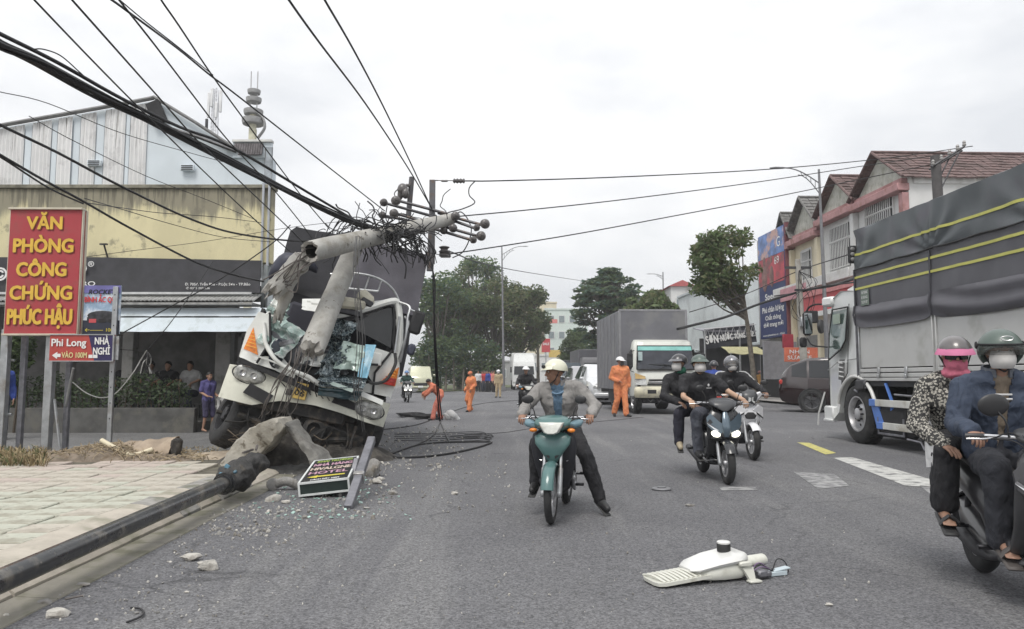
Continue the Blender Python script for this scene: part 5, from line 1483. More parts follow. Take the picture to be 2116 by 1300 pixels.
def ground_cable(label,pts,r):
 P=[gd(px,py,r+.002)+V((0,0,h))for px,py,h in pts];o=P[0].copy()
 b=MB();b.tube(smooth_path([p-o for p in P],6),r,6)
 return tag(b.build("fallen_cable",cable_mat,None,60,loc=o),label,"cable","cables lying on the road")
ground_cable("front loop of thick cable lying nearest on the road behind the teal motorbike",[(1016,913,0),(1012,916,0),(985,925,0),(930,937,0),(870,944,0),(815,945,0),(806,941,0)],.018)
ground_cable("back strand of the thick cable loop",[(1016,913,0),(960,913,0),(900,915,0),(860,920,0),(808,938,0)],.016)
ground_cable("cable bowing from the hanging pair down to the rubble",[(911,868,0.0),(900,893,0),(880,910,0),(845,924,0),(805,936,0)],.014)
ground_cable("cable crossing under the hanging pair to the loops",[(908,868,0),(918,890,0),(926,908,0),(930,914,0)],.014)
for i,(y0,x1,y1)in enumerate(((893,1005,896),(896,1018,899),(900,1020,902),(904,1016,906),(908,1012,909))):
 ground_cable(("highest","second","third","fourth","lowest")[i]+" of five thin wire loops stretched side by side on the road",[(815,y0+2,0),(880,y0+3,0),(930,y0+1,0),(985,y1-4,0),(x1,y1,0),(990,y1+4,0),(930,y1+6,0)],.007)
ground_cable("far wire trailing across the lane behind the orange workers",[(790,888,0),(860,878,0),(905,862,0),(960,842,0),(1010,832,0),(1090,826,0)],.012)
ground_cable("thin crack like wire running right from the loops towards the walking lineman",[(960,898,0),(1040,894,0),(1100,885,0),(1180,876,0),(1260,869,0),(1330,862,0)],.006)
for i,(cx_,cy_)in enumerate(((848,862),(880,866))):
 b=MB();c=gd(cx_,cy_)
 for k in range(5):b.tube(smooth_path([V((math.cos(a)*(.3+.04*k),math.sin(a)*(.3+.03*k),.02+.025*k+.01*math.sin(a*3+k)))for a in[2*math.pi*s/12 for s in range(13)]],2),.014,5)
 tag(b.build("cable_coil",cable_mat,None,60,loc=c),("loose cable coil on the road left of the bending worker","loose cable coil at the bending worker's feet")[i],"cable coil","cable coils")
 # RUBBLE, FALLEN SIGN, FALLEN LAMP POST
def rock_mb(r,seed,sub=2,rough=.35,fl=(1,1,1)):
 b=MB();n,k=(8,5)if sub==1 else(14,9)
 b.ell((0,0,0),(1,1,1),n,k)
 vs=[]
 for v in b.v:
  v=V(v);f=1+rough*noise.noise(v*1.3+V((seed,0,0)))+rough*.6*noise.noise(v*3.1+V((0,seed,0)))
  p=v*f
  rr=random.Random(seed)
  for _ in range(7):
   nn=V((rr.gauss(0,1),rr.gauss(0,1),rr.gauss(0,1))).normalized();d=rr.uniform(.55,.85)
   e=p.dot(nn)-d
   if e>0:p=p-nn*e
  vs.append((p.x*r*fl[0],p.y*r*fl[1],p.z*r*fl[2]))
 b.v=vs
 return b
chunk_m=mk("chunk_concrete",(.50,.48,.44),.95,var=.2,vs=9,bump=.012,bs=45,stain=(.3,.28,.25),ss=6)
chunk_d=mk("chunk_grey",(.30,.29,.275),.95,var=.2,vs=9,bump=.012,bs=45,stain=(.2,.18,.15),ss=5)
def chunk(label,px,py,wpx,fl=(1,.8,.6),m=chunk_m,seed=1,rz=0,lift=0):
 c=gd(px,py,.0);r=wpx/2*c.y/FPX
 o=rock_mb(r,seed,2,.35,fl).build("concrete_chunk",m,None,28,loc=c+V((0,0,r*fl[2]*.62+lift)),rot=(0,0,rz))
 return tag(o,label,"concrete chunk","concrete chunks on the road")
chunk("flat grey concrete chunk, left one of the pair on the road below the black pole",396,1158,48,(1,.5,.4),chunk_m,2,.1)
chunk("rounder white concrete chunk, right one of the pair on the road below the black pole",430,1178,42,(1,.7,.65),chunk_m,3,.4)
chunk("elongated pitted concrete chunk at the bottom left edge of the road",120,1274,58,(1,.5,.42),chunk_m,5,.45)
chunk("tiny white stone on the gutter at the bottom left corner",14,1276,16,(1,.8,.6),chunk_m,6)
chunk("small rubble heap of grey bits on the gutter below the kerb",92,1248,34,(1,.7,.35),chunk_d,7)
chunk("small broken slab on the gutter under the black pole's shadow",172,1210,30,(1,.7,.3),chunk_d,8)
chunk("white broken lump at the kerb's end left of the fallen sign",565,1036,34,(1,.7,.6),chunk_m,9)
chunk("pale flake beside the white lump at the kerb's end",592,1040,24,(1,.6,.35),chunk_m,10,.3)
chunk("rounded grey lump propped behind the leaning metal post",770,985,50,(.8,.7,.95),chunk_d,11)
chunk("bright white shard right of the leaning metal post",778,1000,26,(1,.6,.55),chunk_m,12,.5)
chunk("white slab shard lying further right of the metal post",785,993,24,(1,.5,.4),chunk_m,13,-.2)
chunk("pale stone sitting in the mud inside the broken arch",587,955,18,(1,.9,.9),chunk_m,14,0,.05)
chunk("small grey lump on the asphalt right of the metal post's foot",812,1022,22,(1,.7,.5),chunk_d,15)
chunk("small pale stone alone on the road left of the teal motorbike",940,1022,15,(1,.7,.5),chunk_m,16)
chunk("white chip on the lower left asphalt below the pair of chunks",386,1225,13,(1,.6,.4),chunk_m,17)
chunk("dark crumb in the road middle right of the lamp head",1426,1046,20,(1,.6,.35),chunk_d,18)
chunk("little white chip at the bottom right of the road",1714,1252,16,(1,.7,.5),chunk_m,19)
b=MB();b.lathe([(.105,0),(.11,.012),(.1,.022),(.04,.026),(.001,.027)],24);b.lathe([(.05,.024),(.052,.034),(.001,.036)],16)
tag(b.build("metal_disc",mk("dull_cap",(.2,.2,.21),.5,.4),None,40,loc=gd(1367,1012,.003)),"flat round metal cap lying on the road between the two motorbikes","cap")
gv=MB();r_=random.Random(9)
rks=[rock_mb(1,s,1,.3)for s in range(6)]
def strew(px0,px1,py0,py1,n,s0,s1,zf=0.0):
 for _ in range(n):
  c=gd(r_.uniform(px0,px1),r_.uniform(py0,py1),zf);s=r_.uniform(s0,s1)*r_.uniform(.4,1)
  gv.merge(r_.choice(rks),Matrix.Translation(c+V((0,0,s*.35)))@Euler((r_.uniform(0,6),r_.uniform(0,6),r_.uniform(0,6))).to_matrix().to_4x4()@Matrix.Diagonal((s,s*r_.uniform(.5,1),s*r_.uniform(.35,.7),1)),r_.choice((0,1,1)))
strew(560,820,1000,1075,240,.010,.032)
strew(480,760,1050,1110,170,.007,.02)
strew(780,960,880,975,300,.012,.045)
strew(830,1060,940,1060,140,.01,.028)
strew(350,620,1085,1150,150,.008,.02)
strew(100,420,1160,1290,150,.006,.016)
strew(430,1300,1090,1290,190,.004,.012)
strew(420,560,1040,1110,170,.008,.03)
strew(1000,1800,900,1250,130,.005,.016)
strew(480,800,940,1005,260,.015,.05)
tag(gv.build("gravel",[chunk_m,chunk_d],None,30),"grey gravel and concrete crumbs strewn over the road around the wreck","gravel",kind="stuff")
gs=MB();r_=random.Random(17);gm_=mk("glass_crumb",(.35,.5,.45),.1,var=.3,coat=.5)
for _ in range(170):
 c=gd(r_.gauss(680,85),r_.uniform(985,1075));s_=r_.uniform(.006,.02);a=r_.uniform(0,3)
 gs.box(c+V((0,0,s_*.4)),(s_*2,s_*1.3,s_*.5),0,Rm=Euler((r_.uniform(-.4,.4),r_.uniform(-.4,.4),a)).to_matrix())
tag(gs.build("glass_rubble",gm_,None,None),"greenish crumbs of windscreen glass scattered on the road before the wreck","glass",kind="stuff")
tw=MB();tw.tube(smooth_path([gd(262,1286,.012),gd(285,1277,.012),gd(297,1268,.012),gd(290,1258,.012),gd(270,1256,.012)],5),.006,5)
tag(tw.build("wire_scrap",cable_mat,None,60),"short curled scrap of wire on the road at the lower left","wire")
tw=MB();tw.tube(smooth_path([gd(135,1238,.03),gd(165,1232,.03),gd(172,1231,.03)],4),.006,5)
tag(tw.build("twig",reb,None,60),"thin dry stick on the gutter left of the elongated chunk","stick")
ar=thing("broken_foundation","pale concrete foundation slab snapped into an arch under the lorry's front","concrete slab",gd(590,960))
o=gd(590,960);Yd=9.75
def slab(P,th,seed,m):
 P=[tuple(q)for q in smooth_path(P,5)];b=MB();n=len(P);rings=[]
 for i,(px,py,w)in enumerate(P):
  c=pt(px,py,Yd+.10*math.sin(i*.26))-o
  a=pt(*P[max(0,i-1)][:2],Yd);e=pt(*P[min(n-1,i+1)][:2],Yd);t=(e-a).normalized();nn=V((-t.z,0,t.x))
  rings.append([c+nn*w*s+V((0,d,0))+V((noise.noise(V((i*.37,s*3,seed))),0,noise.noise(V((i*.33,d*9,seed)))))*.03 for s,d in((-1,.0),(-.95,-.03),(-.3,-.045),(.35,-.05),(.95,-.03),(1,.0),(1.05,th),(-1,th))])
 b.loft(rings);return b
def broken(b,sd,m):
 crumple(b,.035,4,sd);crumple(b,.02,13,sd+3);return b.build('slab_half',m,ar,38)
broken(slab([(472,972,.12),(498,940,.16),(528,912,.165),(558,888,.13),(584,872,.07)],.4,2,0),2,mk("foundation_concrete",(.40,.375,.325),.92,var=.2,vs=6,bump=.015,bs=30,stain=(.24,.205,.16),ss=4,stain2=(.16,.14,.11),s2s=9))
broken(slab([(588,876,.035),(606,893,.045),(626,918,.05),(648,945,.06),(672,972,.075),(694,996,.08)],.4,4,0),5,mk("foundation_grey",(.19,.185,.17),.92,var=.25,vs=5,bump=.015,bs=30,stain=(.11,.10,.09),ss=4))
mud_m=mk("dark_mud",(.052,.047,.042),.92,var=.5,vs=5,bump=.03,bs=14,stain=(.1,.09,.075),ss=5)
mud=thing("mud_heap","heap of dark wet soil and roots torn up inside the broken arch","soil heap",gd(560,975))
o=gd(560,975)
def heap(cx_,cy_,rx,ry,h,seed,n=34,rough=.3):
 b=MB();rings=[]
 for i in range(12):
  f=i/11;rg=[]
  for j in range(n):
   a=2*math.pi*j/n
   k=(1-f)*(1+.25*noise.noise(V((math.cos(a)*1.5,math.sin(a)*1.5,seed))))
   z=h*(1-(1-f)**2)*(1+rough*noise.noise(V((math.cos(a)*3*(1-f),math.sin(a)*3*(1-f),seed+3))))-.02
   rg.append((cx_+rx*k*math.cos(a)+.05*noise.noise(V((a*4,f*6,seed))),cy_+ry*k*math.sin(a),z+.07*h*noise.noise(V((a*7,f*9,seed)))))
  rings.append(rg)
 b.loft(rings);return b
heap(.0,.35,.5,.4,.62,2).build("soil",mud_m,mud,60)
heap(-.45,.35,.55,.5,.3,5).build("soil",mud_m,mud,60)
heap(.5,1.6,.95,.7,.34,7).build("soil",mud_m,mud,60)
heap(.15,.1,.8,.35,.12,8).build("soil",mk("dark_rubble",(.10,.098,.095),.95,var=.4,vs=9,bump=.02,bs=30),mud,60)
b=MB();r_=random.Random(6)
for k in range(40):
 c=V((r_.uniform(-.6,.6),r_.uniform(.2,.9),r_.uniform(.05,.5)));P=[c]
 for s in range(3):P.append(P[-1]+V((r_.gauss(0,.12),r_.gauss(-.04,.08),r_.gauss(-.02,.09))))
 b.tube(smooth_path(P,3),.008,4)
tag(b.build("roots",mk("root_brown",(.09,.07,.05),.9),mud),kind="stuff")
LP0,LP1=V((-2.50,.6,.195)),gd(462,1000,.22)
lp=thing("fallen_lamp_post","long black lamp post lying along the kerb from the bottom left corner","lamp post",LP1)
dv=(LP0-LP1);blk=mk("black_gloss_post",(.02,.021,.023),.3,var=.2,vs=4,coat=.3,stain=(.12,.108,.09),ss=5,st=(.5,.68),rvar=.2,stain2=(.16,.145,.12),s2s=22,s2t=(.66,.74))
b=MB();b.tube([V((0,0,0)),dv*.12+V((.004,0,.004)),dv*.3+V((.016,0,.004)),dv*.5+V((.018,0,.0)),dv*.75+V((.008,0,0)),dv],[.071,.070,.067,.065,.062,.060],24);b.tube([V((0,0,0)),-dv.normalized()*.03],.078,24);b.build("shaft",blk,lp,60)
b=MB();e=-dv.normalized()
b.tube([e*-.03,e*.05,e*.09],[.085,.1,.085],20);b.tube([e*.0,e*.02],[.108,.108],20);b.build("collar",blk,lp,60)
me=remesh((lambda m:m)(MB().caps(e*.12,e*.55+V((0,0,.03)),.12,.155).caps(e*.5+V((0,0,.04)),e*.95+V((.05,0,.10)),.14,.11).ell(e*.3+V((.05,0,.06)),(.16,.16,.14))),.025,2)
wrinkle(me,.05,6,2)
put("base_casting",me,mk("muddy_black",(.03,.029,.028),.6,var=.5,vs=6,bump=.015,bs=30,stain=(.1,.085,.065),ss=7,st=(.55,.75)),lp,60)
b=MB();r_=random.Random(8)
for k in range(15):
 c=e*r_.uniform(.15,.5)+V((r_.uniform(-.04,.1),r_.uniform(-.16,-.11),r_.uniform(.0,.15)))
 b.box(c,(r_.uniform(.03,.09),.03,r_.uniform(.02,.06)),.006,Rm=Euler((r_.uniform(-1,1),r_.uniform(-1,1),r_.uniform(-1,1))).to_matrix())
b.build("blue_plastic_scrap",mk("teal_scrap",(.07,.16,.22),.5,var=.5,vs=9,stain=(.3,.36,.38),ss=6),lp)
for k in range(5):
 b=MB();a=k*1.2;p=e*.9+V((.13*math.cos(a),0,.12+.13*math.sin(a)));b.tube([p,p+e*.25+V((r_.uniform(-.08,.08),0,r_.uniform(-.05,.05)))],.014,6);b.build("anchor_bolt",reb,lp)
A_,B_,C_,D_=pt(617,1000,7.95),pt(719.5,988.7,8.0),pt(729,948.3,9.1),pt(639,954.2,9.05)
fs=thing("fallen_sign","black light box sign with white edges and coloured lettering lying before the wreck","sign",A_)
ux=(B_-A_).normalized();uy=(D_-A_);uy=(uy-ux*uy.dot(ux)).normalized();uz=ux.cross(uy)
Mf=Matrix((ux,uy,uz)).transposed().to_4x4()
fs.rotation_euler=Mf.to_euler()
W_,L_,H_=(B_-A_).length,(D_-A_).length*.985,.125
b=MB();b.box((W_/2,L_/2,-H_/2),(W_,L_,H_));b.build("box",mk("dark_green_side",(.022,.034,.03),.4,var=.2),fs,None)
b=MB();b.box((W_/2,L_/2,.003),(W_-.03,L_-.03,.006));b.build("face",mk("black_face",(.02,.02,.022),.35),fs,None)
edge=mk("white_edge",(.68,.7,.69),.5)
for c,d in(((W_/2,0,0),(W_+.02,.02,.02)),((W_/2,L_,0),(W_+.02,.02,.02)),((0,L_/2,0),(.02,L_,.02)),((W_,L_/2,0),(.02,L_,.02)),((W_/2,0,-H_),(W_+.02,.02,.02)),((0,0,-H_/2),(.02,.02,H_-.02)),((W_,0,-H_/2),(.02,.02,H_-.02))):
 b=MB();b.box(c,d);b.build("edge_strip",edge,fs,None)
pinkl,yell,grnl=mk("pink_lettering",(.5,.3,.38),.5),mk("yellow_lettering",(.6,.52,.06),.5),mk("green_lettering",(.3,.4,.08),.5)
for tx,y,hh,ww,m_ in(("KHAI TRƯƠNG",.9,.1,.40,grnl),("NHÀ HÀNG",.73,.13,.43,pinkl),("HIVALGNE",.54,.14,.44,mk("cream_lettering",(.55,.45,.38),.5)),("HOTEL",.36,.13,.42,pinkl),("CÁCH ĐÂY 100M",.075,.05,.3,MATS["white_lettering"])):
 lettering(tx,m_,fs,(W_/2,L_*y,.0065),hh,ww,.03,(0,0,0),.001)
b=MB();b.add([(.05,L_*.2,.008),(.16,L_*.145,.008),(.16,L_*.18,.008),(W_-.06,L_*.18,.008),(W_-.06,L_*.23,.008),(.16,L_*.23,.008),(.16,L_*.255,.008)],[(0,1,2,3,4,5,6)]);b.build("arrow",yell,fs,None)
def leaning(label,a,c,w,m=steel):
 a,c=V(a),V(c);t=thing("metal_post",label,"post",a,0,"metal posts by the fallen sign")
 b=MB();d=(c-a);R_=d.to_track_quat('Z','Y').to_matrix()
 b.box(d/2,(w,w,d.length),.008,Rm=R_);b.build("tube",m,t);b=MB();b.box(d*.42,(w*1.3,w*1.3,.06),.006,Rm=R_);b.build("clamp",steel,t)
steel_d=mk("dull_steel",(.22,.22,.24),.5,.6,var=.2,vs=8)
leaning("long grey square post leaning on the wreck with its foot on the road",gd(719,1052),pt(768,908,8.6),.085,steel_d)
leaning("shorter grey post standing close behind the fallen sign",gd(722,1015,.02),pt(738,948,8.5),.06,steel_d)
b=MB();b.tube(smooth_path([(-.12,0,.06),(0,-.03,.1),(.1,.02,.05),(.16,.05,.0)],4),.05,10);b.lathe([(.05,0),(.07,.01),(.07,.04),(.03,.05)],14,Matrix.Translation((-.16,-.02,.06))@Euler((R(80),0,R(40))).to_matrix().to_4x4(),cap=True)
tag(b.build("pipe_joint",chunk_d,None,50,loc=gd(592,1012)),"grey pipe joint broken off left of the fallen sign","pipe")
# DIRT EDGE OF THE PAVEMENT
soil=mk("dry_soil",(.22,.18,.14),.95,var=.3,vs=5,bump=.02,bs=22,stain=(.17,.13,.09),ss=4)
dh=thing("dirt_heap","brown heap of dry soil and rubbish around the blue sign's post","soil heap",gd(225,950,.1));o=gd(225,950,.1)
heap(-.15,.25,.85,.5,.2,12).build("soil",soil,dh,60);heap(.45,.0,.9,.35,.11,13).build("soil",soil,dh,60);heap(-.8,.1,.9,.4,.12,15).build("soil",soil,dh,60);heap(1.7,.45,1.2,.5,.1,18).build("soil",mk("pale_soil",(.36,.3,.23),.95,var=.25,vs=5,bump=.015,bs=25),dh,60)
lt=MB();r_=random.Random(14)
for k in range(700):
 c=V((r_.gauss(0,.8),r_.gauss(.15,.3),0));c.z=max(0,.17*math.exp(-((c.x+.1)**2+(c.y-.2)**2)*2.2))+.03
 u=V((r_.gauss(0,1),r_.gauss(0,1),r_.gauss(0,.5))).normalized()*r_.uniform(.02,.09)
 lt.tube([c-u,c+u*.2+V((0,0,.015)),c+u],.006,4)
tag(lt.build("twigs",[mk("dry_twig",(.3,.24,.16),.9,var=.4,vs=9)],dh),kind="stuff")
cr=thing("torn_tarpaulin","crumpled tan tarpaulin with a pale plastic pipe on the soil heap","tarpaulin",gd(285,942,.14));o=gd(285,942,.14)
b=MB();F=[]
for i in range(15):
 u=i/14;row=[]
 for j in range(10):
  v=j/9;row.append(V((-.32+.8*u,-.12+.5*v+.05*math.sin(u*9),.06+.2*math.sin(v*3.1)*(.45+.55*u)+.06*noise.noise(V((u*5,v*5,3)))+.05*noise.noise(V((u*11,v*4,6))))))
 F.append(row+[p-V((0,0,.015))for p in reversed(row)])
b.loft(F);b.build("sheet",mk("tan_canvas",(.33,.265,.2),.9,var=.2,vs=5),cr,60)
b=MB();b.tube(smooth_path([(-.52,-.02,.22),(-.3,-.1,.13),(-.05,-.2,.05),(.1,-.2,.04),(.25,-.1,.1)],5),.035,10);b.build("pipe",mk("cream_pipe",(.58,.52,.38),.6,var=.1),cr)
b=MB();b.box((.52,.05,.12),(.13,.2,.24),.03,Rm=Euler((0,R(8),R(10))).to_matrix());b.build("rolled_end",mud_m,cr)
gr=MB();r_=random.Random(21)
for k in range(1500):
 px=r_.uniform(-30,95)if r_.random()<.8 else r_.uniform(300,480)
 c=gd(px,r_.uniform(940,968)if px<100 else r_.uniform(925,940),.1)
 h=r_.uniform(.05,.2)*(1 if px<100 else.25);w=.006;d=V((r_.gauss(0,.12),r_.gauss(0,.08),0));a=r_.uniform(0,3)
 s=V((math.cos(a)*w,math.sin(a)*w,0))
 gr.add([c-s,c+s,c+d*.5+V((0,0,h*.8))+s,c+d+V((0,0,h*(.95 if r_.random()<.5 else.6))),c+d*.5+V((0,0,h*.8))-s],[(0,1,2,4),(4,2,3)],r_.choice((0,1,1,2,2)))
tag(gr.build("verge_grass",[mk("grass_green",(.07,.09,.03),.8),leaf_dry,mk("straw",(.36,.29,.17),.9)],None,None),"dry and green grass tufts at the foot of the sign posts","grass",kind="stuff")
# PEOPLE
def hand(mb,w,fd,pn,curl=1.2,k=1.0,thumb=1,n=7):
 """palm, four unequal fingers and a thumb at wrist w; fd finger direction, pn palm normal"""
 w,fd,pn=V(w),V(fd).normalized(),V(pn)
 pn=(pn-fd*pn.dot(fd)).normalized();s=fd.cross(pn)*thumb
 Rm=Matrix((s,fd,pn)).transposed()
 mb.ell(w+fd*.045*k,(.041*k,.055*k,.017*k),12,8,Rm)
 for i,(off,ln)in enumerate(((-.029,.062),(-.0095,.078),(.0105,.084),(.030,.076))):
  p=w+fd*(.082-abs(off)*.25)*k+s*off*k
  pts=[p-fd*.02*k,p];a=0
  for q,fr in enumerate((.45,.32,.26)):
   a+=curl/3*(1.15 if q else.85)
   p=p+(fd*math.cos(a)+pn*math.sin(a))*ln*fr*k
   pts.append(p)
  pts.append(p+(fd*math.cos(a)+pn*math.sin(a))*.005*k)
  mb.tube(pts,[.0098*k,.0098*k,.0092*k,.0085*k,.0075*k,.003*k],n)
 b0=w+fd*.022*k+s*.032*k
 t=(s*.75+fd*.75+pn*.25).normalized()
 b1=b0+t*.035*k;b2=b1+(t*.6+fd*.35+pn*.5*min(1,curl)).normalized()*.03*k;b3=b2+(fd*.5+pn*.6*min(1,curl)-s*.2).normalized()*.022*k
 mb.tube([b0-t*.012*k,b0,b1,b2,b3],[.011*k,.013*k,.0115*k,.0095*k,.004*k],n)
def frame(f,u=(0,0,1)):
 f=V(f).normalized();u=V(u);u=(u-f*u.dot(f)).normalized()
 return Matrix((u.cross(f)*-1,-f,u)).transposed()
def dome(c,Fm,r,thf,ths,thb,thick=.012,n=28,m=10,pw=1.0):
 b=MB();out,inn=[],[]
 for i in range(m+1):
  ro,ri=[],[]
  for j in range(n):
   a=2*math.pi*j/n
   fr=math.cos(a)
   th=ths+((thf-ths)*fr**pw if fr>0 else(thb-ths)*(-fr))
   t=R(th)*(i+.02)/m
   d=V((math.sin(t)*math.sin(a),-math.sin(t)*math.cos(a),math.cos(t)))
   ro.append(c+Fm@V((d.x*r[0],d.y*r[1],d.z*r[2])))
   ri.append(c+Fm@V((d.x*(r[0]-thick),d.y*(r[1]-thick),d.z*(r[2]-thick))))
  out.append(ro);inn.append(ri)
 b.loft(out+inn[::-1],cap=True)
 return b
def shell(c,Fm,r,a0,a1,t0,t1,thick=.003,n=16,m=6,flare=0.0):
 """patch of an ellipsoid in front of the face: azimuth a0..a1 (0 = front), polar t0..t1, degrees"""
 b=MB();rows=[]
 for i in range(n+1):
  a=R(a0+(a1-a0)*i/n);c1,c2=[],[]
  for j in range(m+1):
   t=R(t0+(t1-t0)*j/m);k=1+flare*j/m
   d=V((math.sin(t)*math.sin(a)*r[0]*k,-math.sin(t)*math.cos(a)*r[1]*k,math.cos(t)*r[2]))
   c1.append(c+Fm@d);c2.append(c+Fm@(d*(1-thick/r[0])))
  rows.append(c1+c2[::-1])
 b.loft(rows)
 return b
def ride_pose(**kw):
 J=dict(pel=(0,.24,.84),che=(0,.13,1.21),nek=(0,.08,1.36),hed=(0,.03,1.50),face=(0,-1,-.05),shL=(-.185,.11,1.30),elL=(-.29,-.05,1.10),wrL=(-.32,-.24,1.03),shR=(.185,.11,1.30),elR=(.29,-.05,1.10),wrR=(.32,-.24,1.03),hipL=(-.10,.22,.83),knL=(-.20,-.16,.74),anL=(-.19,-.02,.36),toL=(-.19,-.20,.31),hipR=(.10,.22,.83),knR=(.20,-.16,.74),anR=(.19,-.02,.36),toR=(.19,-.20,.31),hdL=((0.05,-1,-.35),(0,-.35,-1),1.7),hdR=((-.05,-1,-.35),(0,-.35,-1),1.7))
 J.update(kw);return J
def stand_pose(**kw):
 J=dict(pel=(0,0,.93),che=(0,-.01,1.30),nek=(0,.01,1.46),hed=(0,-.015,1.60),face=(0,-1,-.05),shL=(-.185,.01,1.40),elL=(-.24,.04,1.12),wrL=(-.25,-.03,.88),shR=(.185,.01,1.40),elR=(.24,.04,1.12),wrR=(.25,-.03,.88),hipL=(-.095,0,.91),knL=(-.11,-.02,.50),anL=(-.11,.02,.09),toL=(-.13,-.13,.04),hipR=(.095,0,.91),knR=(.11,-.02,.50),anR=(.11,.02,.09),toR=(.13,-.13,.04),hdL=((0,-.15,-1),(1,0,0),.5),hdR=((0,-.15,-1),(-1,0,0),.5))
 J.update(kw);return J
def seg_torso(b,J,e,w=1.0,low=True):
 P,C,N=V(J['pel']),V(J['che']),V(J['nek'])
 rt=(V(J['shR'])-V(J['shL'])).normalized();hr=(V(J['hipR'])-V(J['hipL'])).normalized()
 W=P.lerp(C,.45)
 for s in(-1,1):
  if low:b.caps(P+hr*s*.065*w,W+(rt+hr)*s*.028*w,.105+e,.100+e)
  b.caps(W+(rt+hr)*s*.028*w,C+rt*s*.075*w,.100+e,.112+e)
  b.caps(C+rt*s*.07*w,V(J['shR' if s>0 else 'shL'])-rt*s*.03,.105+e,.066+e)
  b.caps(N-V((0,0,.03))+rt*s*.02,V(J['shR' if s>0 else 'shL']),.055+e*.8,.058+e)
 b.caps(C,N,.085+e,.055+e*.6)
def seg_arm(b,J,S,e,f=1.0,cuff=.0):
 s,l,w=V(J['sh'+S]),V(J['el'+S]),V(J['wr'+S])
 if f<.5:
  b.caps(s,s.lerp(l,f*2),.055+e,.052+e);return
 b.caps(s,l,.055+e,.042+e)
 if f>=1:b.caps(l,w,.043+e,.029+e*.9+.006)
 elif f>.5:b.caps(l,l.lerp(w,(f-.5)*2),.043+e,.036+e)
def seg_leg(b,J,S,e,f=1.0,e2=None):
 h,k,a=V(J['hip'+S]),V(J['kn'+S]),V(J['an'+S])
 e2=e if e2 is None else e2
 if f<=.5:b.caps(h,h.lerp(k,f*2),.088+e,.075+e2);return
 b.caps(h,k,.088+e,.060+e)
 c=k.lerp(a,.3)
 if f>=1:b.caps(k,c,.060+e,.058+e);b.caps(c,a,.058+e,.038+e2)
 else:b.caps(k,k.lerp(a,(f-.5)*2),.060+e,.052+e2)
